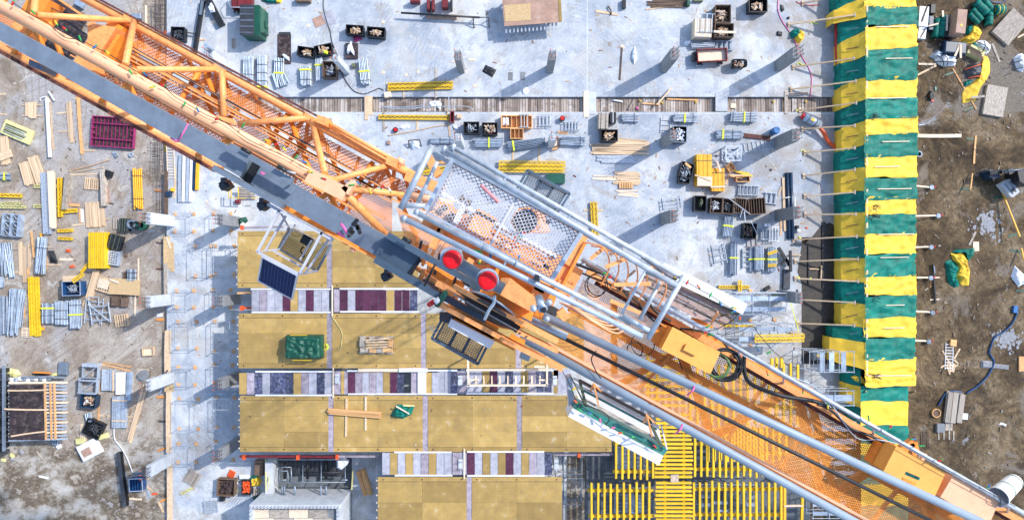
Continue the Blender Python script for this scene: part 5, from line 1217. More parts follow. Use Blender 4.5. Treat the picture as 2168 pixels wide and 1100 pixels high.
for k,(u,v,L,a,m)in enumerate(((878,803,70,0,'galv_dull'),(900,830,85,4,'wood'),(945,897,60,28,'wood'),(937,925,75,65,'galv'),(972,895,60,50,'wood_old'),(860,965,80,3,'wood_pale'),(980,932,35,-8,'orange_red'),(1020,1015,75,65,'wood'),(255,700,95,58,'wood_old'),(275,826,60,12,'white'),(912,915,50,88,'wood_old'),(795,830,75,92,'galv'))):
 board(u,v,L,12,a,['grey angle above the slatted blue bin','pale stick just above the blue bin rim','orange toned offcut right of the blue bin','silver offcut right of the blue bin','grey offcut beyond the silver one','pale lath below the blue bin','tiny red offcut near the edge strip','tilted pale offcut beside the edge strip at bottom','grey stick on the wet mud below the brown stack','white stick on the puddle','short grey offcut against the blue bin','thin silver strip left of the blue bin'][k],m,.06,name='offcut',cat='offcut')
pallet(1218,830,85,88,30,'grey weathered pallet on the slab corner',7,'wood_old');girders(1182,915,80,17,-28,'short olive girder below the weathered pallet',1,'yellow_pale',lift=0)
for k,(u,v,L,a)in enumerate(((1050,165,45,-50),(1025,275,60,-60),(1020,318,50,-5),(1030,472,45,3),(1025,650,50,-20),(1040,775,60,-15),(1040,970,50,-25))):
 board(u,v,L,10,a,'%s bracket from the top along the lower slab edge'%ORD[k],['rebar','galv','orange_deep','steel_dark','orange_deep','galv_bright','orange_deep'][k],.1,name='edge_bracket',cat='bracket')
for k,(u,v,s)in enumerate(((15,720,30),(75,715,28),(70,692,32),(130,665,36))):slab_box(u,v,s,s*.7,20*k,'%s pale stone from the left in the muddy corner'%ORD[k],.15,'stain_white' if k%2 else 'yellow_pale',name='stone',cat='stone',bev=.08)
# ------------------------------------------------------------ pipe frames on the slab beside the deck
tile(0,1)
SB=[(1110,258,1232,368,'frame beside the first pale column'),(1240,462,1340,650,'larger frame right of the plywood edge strip'),(1122,745,1232,850,'frame beside the second pale column'),(1130,942,1250,1110,'frame between second and third pale column')]
for s in SB:shore_base(*s[:4],'galvanised pipe '+s[4]+' on orange pads')
tile(0,2)
for s in[(1132,130,1238,240,'frame beside the third pale column'),(1138,330,1258,520,'tall frame between third and fourth pale column'),(1132,615,1246,732,'frame beside the fourth pale column')]:shore_base(*s[:4],'galvanised pipe '+s[4])
tile(1,1)
for s in[(52,255,165,362,'frame round the shaded column below the green bag'),(65,460,185,640,'frame left of the solar panel deck corner'),(52,740,160,850,'frame round the shaded column of the upper rows'),(62,940,180,1130,'frame left of the green box panel')]:shore_base(*s[:4],'galvanised pipe '+s[4])
tile(1,2)
for s in[(60,115,172,235,'frame round the shaded column of the lower rows'),(75,322,185,510,'frame left of the lower corner deck panel'),(68,602,178,715,'frame above the red gloves')]:shore_base(*s[:4],'galvanised pipe '+s[4])
bundle(110,300,180,20,0,'thin grey tube bundle left of the second board row',(),(),1)
slab_box(165,808,42,45,25,'orange red glove pair lying on the slab',.12,'orange_red',name='gloves',cat='gloves',bev=.05)
bin_(132,892,108,105,3,'rusty basket of couplers near the stair shaft',.6,'wood_dark','rubble','rebar',fill=1.0);slab_box(105,965,32,28,0,'black bucket below the rusty basket',.3,'black',name='bucket',cat='bucket')
slab_box(245,828,62,26,0,'white folded sack beside the yellow cloth',.25,'white_cloth',name='sack',cat='sack',bev=.08);bin_(262,890,58,95,0,'open dark bin of red and white wraps',.5,'steel_dark','rubble','orange_red',fill=1.1);heap([(278,838),(310,815),(345,822),(358,855),(345,882),(300,890),(292,860)],.5,'bright yellow cloth hanging over the red and white bin','tarp_yellow',z0=0)
heap([(280,838),(310,805),(350,815),(320,835)],.5,'dark green edge of the yellow cloth','tarp_green',z0=0);slab_box(340,770,55,95,3,'dark crate of rusty parts beside the guard post',.5,'wood_dark');ladder(348,760,110,40,90,'thin pale guard frame round the dark crate',2,'galv_bright',h=.9)
board(212,868,50,12,45,'white stick left of the red and white bin','white',.06,z0=0);pallet(325,925,40,50,0,'small grey pallet below the yellow cloth',3,'wood_old',z0=0);slab_box(322,962,38,32,-20,'dark green bag at the corner of the core wall',.3,'green_paint',name='bag',cat='bag',bev=.1)
for k in range(6):board(165+k*18,975,95,7,-55,'%s thin silver bar from the left leaning by the core wall'%ORD[k],'galv_bright',.05,z0=0,name='bar',cat='bar',group='thin silver bars by the core wall')
hose([(185,920,.05),(230,905,.05),(300,908,.05),(385,915,.05)],.018,'thin yellow cord from bin to guard post','strap_yellow',name='cord',cat='cord')
pallet(35,1015,75,90,85,'silver slatted panel at the bottom beside the core',5,'galv_bright',z0=0)
# ------------------------------------------------------------ north slab
tile(1,0)
rt=thing('steel_trough','long black trough with a white rag at the top edge','trough',base_loc(55,70,.4),-R(62));MB().box((0,0,.2),(2.7,.5,.4)).build('trough','black',rt);heap([(30,55),(50,25),(65,50),(75,85),(45,90)],.3,'white rag lying on the black trough','white_cloth',name='rag',cat='rag',lift=.4)
board(55,140,25,20,10,'small pale offcut beside the black trough','wood_pale')
rt=thing('work_cart','maroon machine cart with roll frame at the top edge','cart',base_loc(230,15,.8));MB().box((0,.1,.45),(1.7,1.1,.6)).build('body','maroon',rt);MB().box((.2,.0,.8),(.9,.7,.15)).build('hood','maroon',rt)
for(x,y)in((-.6,-.6),(.6,-.6),(-.6,.65),(.6,.65)):wh_=MB().tube((x,y-.1,.25),(x,y+.1,.25),.25,14).build('wheel','black',rt);MB().tube((0,-.12,.25),(0,.12,.25),.12,12).build('rim','galv',wh_)
MB().path([(-1.1,.6,.3),(-1.1,.2,1.0),(-.8,-.5,1.0),(.4,-.5,1.0)],.035,6).build('handle','galv',rt)
rt=thing('tool_container','dark green tool container with a grey lid and long shadow','container',base_loc(300,130,1.7));
MB().prism([(-.95,-1.15),(.55,-1.2),(.55,1.3),(-.95,1.25)],0,1.6).build('body','green_paint',rt);lid_=MB().box((-.45,.05,1.66),(1.15,2.5,.1)).build('lid','steel_dark',rt);MB().prism([(.56,-.9),(.8,-.8),(.8,1.1),(.56,1.2)],.2,[1.4,1.1,1.1,1.4]).build('side_flap','green_paint',rt);MB().box((.85,-.1,.9),(.1,.5,.5)).build('latch_box','green_paint',rt)
for k in range(5):rb_=MB().box((0,-1.05+k*.5,.12),(1.1,.05,.04)).build('rib','galv_dull',lid_)
board(361,142,95,13,82,'yellow post beside the dark green container','yellow',.15);planks(180,275,68,24,90,'two short boards on the slab below the container',n=2,rows=1,m='wood_old')
heap([(350,0),(430,-10),(480,0),(470,18),(420,20),(380,12)],.4,'green and yellow tarpaulin at the top edge','tarp_green',z0=0);heap([(440,5),(490,-5),(480,20),(445,18)],.35,'yellow tip of the tarpaulin at the top edge','tarp_yellow',z0=0);slab_box(620,-5,90,30,0,'brown box cut by the top edge',.5,'wood_dark');slab_box(20,300,60,22,40,'silver fittings on the column head near the jib',.2,'galv',lift=3.8)
bundle(270,432,155,62,92,'silver tube bundle nearest the jib, with two long white tubes',(),(.25,),3,z0=0);bundle(357,450,205,58,90,'tall tube bundle strapped four times beside the jib',(.48,),(-.2,.05,.3),3);bundle(468,430,130,56,91,'messy bundle beside the black sheet',(.25,),(-.3,),2,messy=.04);bundle(472,500,100,75,70,'loose tube ends spilling below the messy bundle',(),(),2,messy=.25)
bundle(635,478,130,66,88,'squat tube bundle with yellow band at its upper end',(-.28,),(.2,),3);bundle(722,435,155,46,88,'slim bundle left of the black metal bin',(-.15,),(),3);bundle(1008,452,165,58,84,'tube bundle standing apart beside the yellow girder pair',(0.0,),(.35,),3)
rt=thing('steel_sheet','flat black stained sheet lying on the slab','sheet',base_loc(503,312,.08),-R(90));MB().box((0,0,.04),(2.5,1.12,.06)).build('sheet','ply_black',rt);MB().box((-1.3,.05,.06),(.25,.95,.1)).build('flap','steel_dark',rt)
heap([(488,350),(500,342),(535,365),(538,388),(518,382)],.2,'white sack on the black stained sheet','white_cloth',name='sack',cat='sack',z0=0,lift=.08);slab_box(490,215,40,12,0,'red strap lump at the top of the black sheet',.1,'red',name='strap',cat='strap',bev=.04)
bin_(640,328,105,55,8,'black skip of pale timber left of its twin',.7,'black','timber','wood_pale',fill=1.0);bin_(752,316,108,62,-12,'black skip of wood with a yellow bag, right of its twin',.7,'black','timber','wood_pale',fill=1.0);slab_box(765,330,26,18,20,'lime yellow bag on the right black skip',.15,'strap_yellow',name='bag',cat='bag',lift=.75,bev=.06)
bin_(950,190,108,56,4,'black skip with brown scraps and pink edge',.7,'black','timber','wood',fill=1.0);bin_(1085,205,112,60,4,'black skip with sacks, rightmost of the upper pair',.7,'black','timber','wood_old',fill=1.0);slab_box(965,243,50,32,-20,'magenta rags below the skip with brown scraps',.2,'magenta',name='rags',cat='rags',bev=.08)
rt=thing('pallet_sheet','low black pallet under two white sacks','pallet',base_loc(930,322,.2));MB().box((0,0,.1),(1.05,1.3,.16)).build('deck','ply_black',rt);heap([(900,335),(905,300),(930,262),(938,300),(950,330),(950,358),(928,330),(910,348)],.3,'two white sacks forming a V on the black pallet','white_cloth',name='sack',cat='sack',z0=0,lift=.2)
bin_(790,442,85,102,0,'dark bin full of silver couplings beside the slim bundle',.7,'wood_dark','tubes','galv_bright');slab_box(822,335,30,60,-20,'grey mesh scrap above the slim column',.15,'scrap',name='scrap_block',cat='scrap')
slab_box(942,415,22,26,0,'small black and yellow can beside the slim column',.3,'olive',name='can',cat='can');
rt=thing('fire_extinguisher','red fire extinguisher beside the slim leaning column','extinguisher',base_loc(875,452));MB().tube((0,0,0),(0,0,.45),.11,12).tube((0,0,.45),(0,0,.52),.11,12,.04).build('bottle','red',rt);MB().box((0,0,.56),(.14,.05,.06)).build('valve','black',rt);slab_box(862,440,20,22,0,'black box behind the fire extinguisher',.3,'black')
board(722,136,68,62,-24,'brown plywood square lying on the slab','ply_brown',.03);board(789,115,62,88,-18,'grey plywood piece beside the brown square','ply_grey',.03)
for k,(u,v)in enumerate(((395,165),(655,163),(1130,140),(1133,460),(1278,475))):slab_box(u,v,18,18,5*k,'small cream floor patch, %s of five from the left'%ORD[k],.02,'wood_pale',name='floor_patch',cat='cap',bev=.005)
hose([(757,-40),(752,40),(768,120),(795,200),(808,270),(835,330)],.035,'grey cable winding down beside the plywood squares','steel_dark',name='cable',cat='cable');hose([(868,465),(905,530),(950,580),(1010,597),(1060,580),(1105,562),(1135,575)],.035,'grey hose from the fire extinguisher to the cream box','steel_dark');slab_box(1158,600,42,34,-10,'cream carton at the end of the grey hose',.3,'wood_pale')
girders(1367,545,412,50,-1.5,'yellow girder of the pair north of the trench',2);
board(1025,685,24,152,0,'left pale board bridging the trench by the jib','wood',.06,name='bridge_board');board(1050,670,26,120,0,'right pale board bridging the trench by the jib','wood',.06,name='bridge_board')
girders(1330,745,450,30,.5,'single yellow girder south of the trench',1);board(1135,765,12,140,0,'upright batten under the single girder, left end','wood_old');board(1262,595,9,50,0,'small stub batten under the girder pair','wood')
rt=thing('work_lamp','red work lamp with black rim south of the trench','lamp',base_loc(1208,822,.3));MB().tube((0,0,0),(0,0,.2),.22,12).build('base','black',rt);MB().tube((.03,-.02,.2),(.03,-.02,.34),.15,12).build('cap','red',rt)
heap([(1225,815),(1240,795),(1295,790),(1300,810),(1250,825)],.15,'white plastic foil beside the red work lamp','white_cloth',name='foil',cat='foil');hose([(1165,862),(1230,850),(1330,832),(1480,800),(1540,797)],.05,'long thin batten crossing toward the girder end','wood',name='batten',cat='batten');slab_box(1165,905,20,24,10,'small brown bracket beside the jib',.2,'ply_brown',name='bracket',cat='bracket')
tile(2,0)
board(165,525,12,190,0,'upright batten under the girder pair, right end','wood_old',.05);board(245,790,10,155,-6,'upright batten right of the single girder','wood');board(45,795,10,70,0,'short upright batten below the single girder','wood')
for k,(x,y,w,h,m)in enumerate(((115,25,18,70,'maroon'),(145,20,16,80,'maroon'),(220,15,36,65,'maroon'),(262,20,10,70,'black'),(30,0,60,20,'maroon'))):
 slab_box(x,y,w,h,0,'%s dark red machine part from the left at the top edge'%ORD[k],.7,m,name='machine_part',cat='machine part')
rt=thing('long_steel_pipe','long black pipe resting on a brown beam','pipe',base_loc(200,95,.7),-R(3.4));MB().tube((-3.4,0,.6),(3.2,0,.6),.09,8).build('pipe','black',rt);board(200,102,190,22,2,'brown wooden beam under the long black pipe','ply_brown',.4);
rt=thing('trestle','black steel trestle frame beside the brown beam','trestle',base_loc(450,138,.7));
for(p,q)in(((-.65,.35,.7),(.65,.35,.7)),((-.65,.35,.7),(-.62,-.3,.05)),((.65,.35,.7),(.68,-.3,.05)),((-.65,.35,.7),(-.62,.42,.05)),((.65,.35,.7),(.66,.42,.05))):MB().tube(p,q,.045,6).build('leg','steel_dark',rt)
rt=thing('formwork_table','large reddish brown formwork table with fourteen joist ends','formwork table',base_loc(780,80,1.3));zt=1.4
(a0,b0),(a1,b1)=PX(583,-30),PX(962,160);A,B=Q(a0,b1,zt),Q(a1,b0,zt)
MB().prism([tuple(Q(*PX(u,v),zt))[:2]for u,v in((583,-30),(950,-30),(962,140),(600,168))],zt-.06,zt).build('top_sheet','ply_brown',rt,world=True)
MB().prism([tuple(Q(*PX(u,v),zt))[:2]for u,v in((597,35),(765,22),(768,130),(605,138))],zt+.001,zt+.02).build('plywood_patch','osb',rt,world=True)
MB().prism([tuple(Q(*PX(u,v),zt))[:2]for u,v in((940,-30),(957,-30),(966,135),(948,138))],zt+.001,zt+.03).build('edge_strip','ochre',rt,world=True)
for k in range(14):
 u=612+k*24.4;MB().bar(Q(*PX(u-3,-30),zt-.2),Q(*PX(u,212-k*2),zt-.5),.12,.24).build('joist','galv_bright',rt,world=True)
for(u,v)in((625,120),(930,110),(620,0),(930,0)):MB().bar(Q(*PX(u,v),0),Q(*PX(u,v),zt-.3),.14,.14).build('leg','wood_dark',rt,world=True)
MB().bar(Q(*PX(610,130),zt-.35),Q(*PX(945,118),zt-.35),.2,.16).build('bearer','wood_dark',rt,world=True)
heap([(458,455),(480,412),(550,445),(522,492),(495,475)],.12,'black crumpled net lying on the slab between two columns','black',name='net',cat='net');board(638,485,30,52,2,'left small grey mat on the bright slab','concrete_grey',.02,name='mat',cat='mat');board(716,483,30,52,2,'right small grey mat on the bright slab','concrete_grey',.02,name='mat',cat='mat')
heap([(712,570),(728,550),(748,555),(752,588),(735,600),(715,598)],.2,'white crumpled paper below the right grey mat','white_cloth',name='paper',cat='paper');board(278,392,22,12,20,'small cream chip left of the slim column','wood_pale',.03);board(395,378,45,14,5,'thin cream scrap right of the slim column','wood_pale',.02);board(412,545,28,18,20,'tiny cream scrap above the trench','wood_pale',.02);board(52,455,16,22,0,'cream mark near the girder pair','wood_pale',.02)
board(1120,660,35,165,0,'left pale sheet bridging the middle of the trench','wood_pale',.05,name='bridge_board');board(1160,655,46,140,0,'right pale sheet bridging the middle of the trench','concrete',.05,name='bridge_board')
heap([(100,650),(115,636),(200,634),(212,660),(205,700),(190,705),(185,675),(120,685)],.3,'white sacking lying in the plank trench','white_cloth',name='sacking',cat='sacking',z0=GZ)
hose([(-180,678,.3),(-60,682,.3),(60,672,.3),(100,655,.3)],.04,'upper grey conduit in the trench left of the sacking','galv',name='conduit',cat='conduit');hose([(-150,690,.3),(0,690,.3),(150,676,.3),(250,678,.3),(340,675,.3),(385,685,.3),(398,700,.3)],.045,'lower grey conduit curving at its end in the trench','galv_bright',name='conduit',cat='conduit');hose([(245,615,.3),(248,705,.3)],.04,'thin grey pipe crossing the trench at the sacking','galv',name='pipe',cat='pipe')
heap([(300,640),(350,635),(385,655),(380,690),(340,700),(305,685)],.03,'brown wet patch on the trench planks','wood_dark',name='stain',cat='stain',z0=GZ+.1)
bin_(390,812,95,72,0,'black crate of white couplings, left of the pair',.7,'black','tubes','galv_bright',fill=.9);bin_(506,818,95,74,0,'black crate of grey couplings, right of the pair',.7,'black','rubble','galv',fill=.95)
bin_(677,773,192,78,0,'wide orange wooden tray divided into bays',.5,'wood_orange',None,slats=5);bin_(679,848,78,62,0,'small orange wooden tray under the wide one',.5,'wood_orange',None,slats=2);slab_box(605,768,42,52,0,'white lump in the wide orange tray',.3,'white_cloth',name='sack',cat='sack',lift=.1,bev=.12)
ladder(725,775,62,78,0,'white frame leaning on the wide orange tray',3,'galv_bright',lift=.55);ladder(855,760,90,62,0,'galvanised frame between tray and red bucket',4,'galv_bright',h=.4,layers=2);ladder(1028,795,100,52,2,'galvanised frame right of the red bucket',5,'galv_bright',h=.35,layers=2);
rt=thing('bucket','black bucket with red lid south of the trench','bucket',base_loc(968,752,.4));MB().tube((0,0,0),(0,0,.4),.2,14,.24).build('pail','black',rt);MB().tube((0,.03,.4),(0,.03,.44),.17,14).build('lid','red',rt)
bundle(207,892,155,42,0,'frames bundle left of the rail column',(),(-.1,.3),2,z0=0);ladder(205,912,140,26,0,'low frame under the tubes left of the rail column',4,'galv_bright');bundle(497,903,188,58,0,'level tube bundle with one yellow band below the black crates',(0.02,),(),3);bundle(740,912,245,58,-8,'long slanting tube bundle below the orange trays',(-.34,),(),3,'galv_dull');bundle(1035,893,155,56,2,'tube bundle right of the firewood heap',(),(.3,),3)
for k in range(16):board(928+rnd(-16,16),905+rnd(-40,40),rnd(22,42),11,rnd(-80,80),'%s split log of the firewood heap beside the column'%ORD[k],['wood_orange','wood_pale','wood_dark'][k%3],.1,lift=rnd(0,.3),name='firewood_log',cat='firewood',group='split logs beside the column')
board(972,842,62,14,8,'orange stick above the split logs','wood_orange',.06);board(655,990,11,62,2,'left stub batten above the big yellow girder stack','wood');board(820,980,11,78,2,'right stub batten above the big yellow girder stack','wood')
girders(772,1058,420,74,.5,'girder of the big yellow stack beside the rail end',3,lift=.2);girders(165,1082,165,48,-3,'yellow girder glimpsed between the rail posts',2,lift=.1);board(180,1030,160,22,-3,'brown timber above the glimpsed yellow girders','wood_orange',.15)
slab_box(311,738,30,26,5,'small pale wooden box beside the maroon box',.3,'wood');bin_(268,742,22,64,0,'narrow maroon box at the girder end',.5,'maroon',None)
rt=thing('steel_table','dark steel table frame with white sack below the long batten','table',base_loc(30,915,.5))
for(p,q)in(((-.5,.3,.5),(.4,.38,.5)),((-.5,.3,.5),(-.55,-.25,.05)),((.4,.38,.5),(.5,-.1,.05))):MB().tube(p,q,.05,6).build('rail','steel_dark',rt)
heap([(0,920),(20,890),(55,905),(60,940),(15,950)],.4,'white sack under the dark steel table frame','white_cloth',name='sack',cat='sack',z0=0);heap([(270,800),(285,795),(310,812),(300,825),(280,818)],.2,'white rag at the head of the rail column','white_cloth',name='rag',cat='rag',z0=0)
board(1240,80,125,15,8,'orange board with black clamp near the slab joint','wood');hose([(1255,40,.1),(1275,65,.15),(1278,95,.1)],.05,'black clamp bar on the orange board','black',name='clamp',cat='clamp');board(1270,278,20,24,0,'small grey brown square near the slab joint','wood_old',.02)
slab_box(1228,768,62,100,2,'brown crate full of boards south of the middle bridge',.8,'wood_old',lines=2);bin_(1265,860,105,70,0,'black bin with maroon cloth and planks',.8,'black','timber','wood',fill=1.0);slab_box(1290,745,40,65,0,'dark crate with white strap beside the brown crate',.7,'black',lines=1,lm='white')
planks(1330,945,380,72,1,'wide scattered lumber stack below the black bins',n=6,rows=2,m='wood',jit=.12,h=.07);planks(1310,1010,250,50,1,'white coated boards below the wide lumber stack',n=4,rows=2,m='galv_bright',jit=.06,h=.06)
tile(3,0)
planks(335,22,265,50,-2,'old lumber pile at the top edge right of the dark post',n=5,rows=2,m='wood_dark',jit=.15);board(300,50,210,8,-5,'pale lath below the old lumber pile','wood');brace(57,0,.2,57,55,.2,'dark upright post at the top edge','black',.3,'steel_post','post',foot=False);slab_box(530,0,60,18,0,'yellow green lump at the top edge',.3,'olive');slab_box(468,15,20,40,0,'dark green box at the end of the old lumber',.4,'green_paint')
board(10,95,25,10,5,'short end of pale board left of the dark post','wood')
bin_(910,35,112,78,0,'black bin of brown timber at the top edge',.8,'black','timber','wood',fill=.95);bin_(687,88,95,108,0,'dark brown bin with a pale board standing in it',.9,'wood_dark','timber','wood');bin_(694,192,115,84,2,'dark bin under a long pale board',.9,'wood_dark','timber','galv');board(700,203,140,14,2,'long pale board across the dark bin','wood_pale',.06,lift=1.0)
slab_box(560,176,108,116,2,'cream carton stack tied with galvanised frames',1.0,'wood_pale',lines=3,lm='galv');ladder(562,172,100,112,2,'galvanised frame tied over the cream cartons',3,'galv',lift=1.05,name='tie_rack')
ladder(690,288,125,58,0,'galvanised frame behind the red trailer, right half',4,'galv',layers=3);bundle(560,285,150,42,-3,'flat aluminium boards behind the red trailer',(),(),2,'galv_bright');heap([(438,280),(445,262),(480,255),(485,275),(460,292)],.3,'white sack at the end of the aluminium boards','white_cloth',name='sack',cat='sack')
rt=thing('site_trailer','red flat trailer with low sides and sandy load bed','trailer',base_loc(620,348,.8),R(3));L,W=2.45,1.0
MB().box((0,0,.42),(L,W,.08)).build('bed','wood_pale',rt)
for(c,d)in(((0,W/2,.6),(L,.06,.36)),((0,-W/2,.6),(L,.06,.36)),((L/2,0,.6),(.06,W-.06,.36)),((-L/2,0,.6),(.06,W-.06,.36))):MB().box(c,d).build('side_board','maroon',rt)
for x in(-1.2,-.4,.4,1.2):MB().box((x,.5,.8),(.06,.08,.1)).box((x,-.5,.8),(.06,.08,.1)).build('stake','red',rt)
for(x,y)in((-.95,-.62),(.75,-.62),(-.95,.58),(.75,.58)):wh_=MB().tube((x,y-.07,.24),(x,y+.07,.24),.24,16).build('wheel','black',rt);MB().tube((0,-.09,.24),(0,.09,.24),.12,12).build('rim','galv',wh_)
MB().box((-1.42,0,.35),(.35,.7,.3)).build('drawbar_box','black',rt);MB().box((-1.1,-.68,.2),(.25,.06,.12)).build('step','white',rt)
rt=thing('wheelbarrow','black rubble tub with rounded ends beside the red trailer','tub',base_loc(790,402,.7));b=MB()
rim=[(math.copysign(abs(math.cos(a))**.5,math.cos(a)),math.copysign(abs(math.sin(a))**.5,math.sin(a)))for a in[2*PI*k/24 for k in range(24)]]
for(s,z)in((.78,.15),(1.0,.65),(.93,.65),(.72,.25)):
 for(x,y)in rim:b.v.append(Vector((x*.7*s,y*.38*s,z)))
for r in range(3):
 for k in range(24):j=(k+1)%24;b.f.append([r*24+k,r*24+j,(r+1)*24+j,(r+1)*24+k]);b.sm.append(True)
b.f.append([72+k for k in range(24)]);b.sm.append(False);b.f.append(list(range(24))[::-1]);b.sm.append(False);b.build('tub','black',rt)
for x in(-.4,.4):MB().tube((x,-.3,.12),(x,-.2,.12),.12,10).build('wheel','black',rt)
c=scrap_mesh(1.1,.55,.5,'rubble').build('mixed_scrap','scrap_mix');c.location+=base_loc(790,402,.6);tag(c,'brown and white rubble heaped in the black tub','rubble',kind='stuff')
board(38,405,205,10,94,'dark thin pole lying near the white sack','wood_dark',.06);board(48,297,28,18,45,'small cream block above the dark thin pole','wood_pale',.06);heap([(105,370),(112,320),(125,290),(138,330),(140,370),(122,410),(115,380)],.3,'long crumpled white sack on the bright slab','white_cloth',name='sack',cat='sack');slab_box(1048,212,32,26,10,'small black plastic lump near the braces',.15,'black',name='lump',cat='bag',bev=.07)
bag2=heap([(1110,205),(1135,185),(1165,178),(1180,210),(1165,240),(1125,245)],.5,'dark green bag lying against the yellow one','tarp_green',z0=0);heap([(1140,240),(1160,205),(1185,185),(1205,205),(1205,240),(1180,272),(1150,268)],.55,'yellow bag with green top near the column head','tarp_yellow',z0=0)
hose([(1040,-20),(1035,60),(1060,130),(1100,190),(1130,240),(1165,310),(1200,380),(1230,430),(1250,500),(1240,620)],.03,'thin pink red cable running down beside the braces','pink',name='cable',cat='cable');hose([(1150,10),(1180,25),(1240,35),(1300,30)],.03,'thin red cable near the uppermost brace','red',name='cable',cat='cable')
board(677,650,76,112,0,'square pale sheet bridging the trench below the trailer','concrete',.05,name='bridge_board');board(1088,650,20,145,0,'thin grey board bridging the trench near the braces','wood_old',.06,name='bridge_board')
for k,(u,v,L,a,m)in enumerate(((315,610,140,-50,'wood'),(430,632,200,2,'wood_orange'),(230,660,110,3,'wood_orange'),(105,665,70,-60,'wood_old'),(20,640,60,10,'white'),(1165,595,120,-4,'rebar'))):board(u,v,L,9,a,['pale stick slanting out of the trench','orange lath lying level in the trench','dim orange lath deep in the trench','grey stick slanting in the trench','white scrap in the trench','dark rod over the thin bridge board'][k],m,.06,z0=GZ if k in(1,2,3,4)else 0,lift=.2,name='stick',cat='stick')
slab_box(752,672,38,30,0,'pale chip board lump in the short trench section',.1,'wood_pale',z0=GZ,lift=.15);slab_box(142,685,16,14,0,'small magenta bag in the trench',.15,'pink',name='bag',cat='bag',z0=GZ,lift=.15,bev=.05)
for k,(u,v)in enumerate(((160,640),(300,652),(515,648),(1010,645),(1215,645))):slab_box(u,v,12,10,30*k,'%s yellow scrap from the left in the eastern trench'%ORD[k],.1,'yellow',name='scrap_piece',cat='scrap',z0=GZ,lift=.2)
bundle(100,747,112,58,2,'light tube bundle right of the dark crate',(),(.2,),2,'galv_bright');bundle(450,748,158,52,2,'tube bundle with diagonal neon band below the trench',(-.03,),(.3,),3,'galv_bright');bundle(820,742,170,60,2,'tube bundle with neon band nearest the short trench section',(0.02,),(.25,-.4),3,'galv_bright');bundle(732,852,175,54,2,'tube bundle with broad yellow band at its left end',(-.25,),(.1,),3)
for k,(u,v,a)in enumerate(((390,725,-50),(490,722,-40),(755,712,-60),(880,712,-30))):board(u,v,40,8,a,'%s small stick from the left leaning on the banded bundles'%ORD[k],'galv_dull',.05,lift=.2)
board(900,868,175,26,7,'dark brown steel channel right of the yellow banded bundle','rust',.15);ladder(905,925,195,58,-9,'long aluminium ladder frame beside the column shadow',7,'galv_bright',r=.03);ladder(322,795,95,60,93,'upright galvanised frame beside the white waste bin',3,'galv_bright');bin_(412,852,86,100,2,'black rimmed bin full of white waste',.8,'black','rubble','white_cloth',fill=1.0,sm='galv_dull')
rt=thing('barrel','blue plastic barrel beside the column below the trench','barrel',base_loc(1030,825,.9));MB().tube((0,0,0),(0,0,.12),.27,18,.3).tube((0,0,.12),(0,0,.78),.3,18).tube((0,0,.78),(0,0,.9),.3,18,.26).build('body','blue',rt);MB().tube((.1,.08,.9),(.1,.08,.93),.05,8).build('bung','navy',rt)
rt=thing('shoring_cube','galvanised shoring cube with crossed braces','shoring frame',base_loc(752,975,1.1));L,W,H=1.25,1.15,1.1
for x in(-1,1):
 for y in(-1,1):ub('post','galv_bright',rt,(x*L/2,y*W/2,H/2),(.1,.1,H))
for z in(.1,H):
 for s in(-1,1):ub('rail','galv_bright',rt,(0,s*W/2,z),(L,.09,.09));ub('rail','galv_bright',rt,(s*L/2,0,z),(.09,W-.1,.09))
 ub('cross_brace','galv_bright',rt,(0,0,z-.02),(1.55,.06,.06),rz=.74);ub('cross_brace','galv_bright',rt,(0,0,z+.03),(1.55,.06,.06),rz=-.74)
ub('rail','galv_bright',rt,(0,0,H),(L,.08,.08))
planks(100,905,250,50,3,'upper layer of pale planks beside the white waste bin',n=4,rows=2,jit=.1);
rt=thing('gas_cylinder','blue grey air hose drum with yellow label beside the tunnel','drum',base_loc(1255,765,.5),-R(28));MB().tube((-.75,0,.35),(.7,0,.35),.35,16).build('drum','galv',rt);
for x in(-.4,.3):MB().tube((x,0,.35),(x+.05,0,.35),.37,16).build('band','steel_dark',rt)
MB().box((-.05,0,.70),(.3,.25,.03)).build('label_plate','yellow',rt);MB().tube((-.95,0,.35),(-.75,0,.35),.25,16).build('nozzle','red',rt)
hose([(1300,810,.4),(1330,850,.4),(1350,890,.3),(1385,925,.2),(1425,945,.2)],.17,'fat orange air duct running under the tunnel wall','orange_red',name='duct',cat='duct')
hose([(1408,150,.4),(1405,280,.4),(1412,420,.4)],.14,'red fluted duct running along the tunnel foot','red',name='duct',cat='duct')
for k,(u,v)in enumerate(((1155,408),(1150,705),(1180,960),(1240,148))):hose([(u,v),(u+15,v-8),(u+35,v+5),(u+50,v)],.035,'%s yellow strap from the top lying at a brace foot'%ORD[k],'strap_yellow',name='strap',cat='strap')
slab_box(1105,112,12,14,0,'tiny black lump near the upper brace foot',.15,'black',name='lump',cat='bag',bev=.05);heap([(1050,30),(1070,35),(1078,60),(1060,80),(1050,60)],.1,'black wet rag on the slab near the top edge','black',name='rag',cat='rag',z0=0)
bin_(455,1080,80,92,15,'black oval bin of silver bits left of the yellow shutters',.7,'black','tubes','galv_bright',fill=.95);board(465,1050,45,14,40,'brown offcuts on the black oval bin','wood_orange',.06,lift=.75)
board(660,1055,70,12,70,'pale stick lying across the small yellow shutter stack','wood_pale',.05,lift=.75);bin_(735,1062,42,50,-35,'small tilted wooden crate above the yellow tubes',.25,'wood_orange',None)
slab_box(992,1078,14,12,0,'tiny dark stone beside the black membrane',.08,'black',name='stone',cat='stone',bev=.03)
tile(3,1)
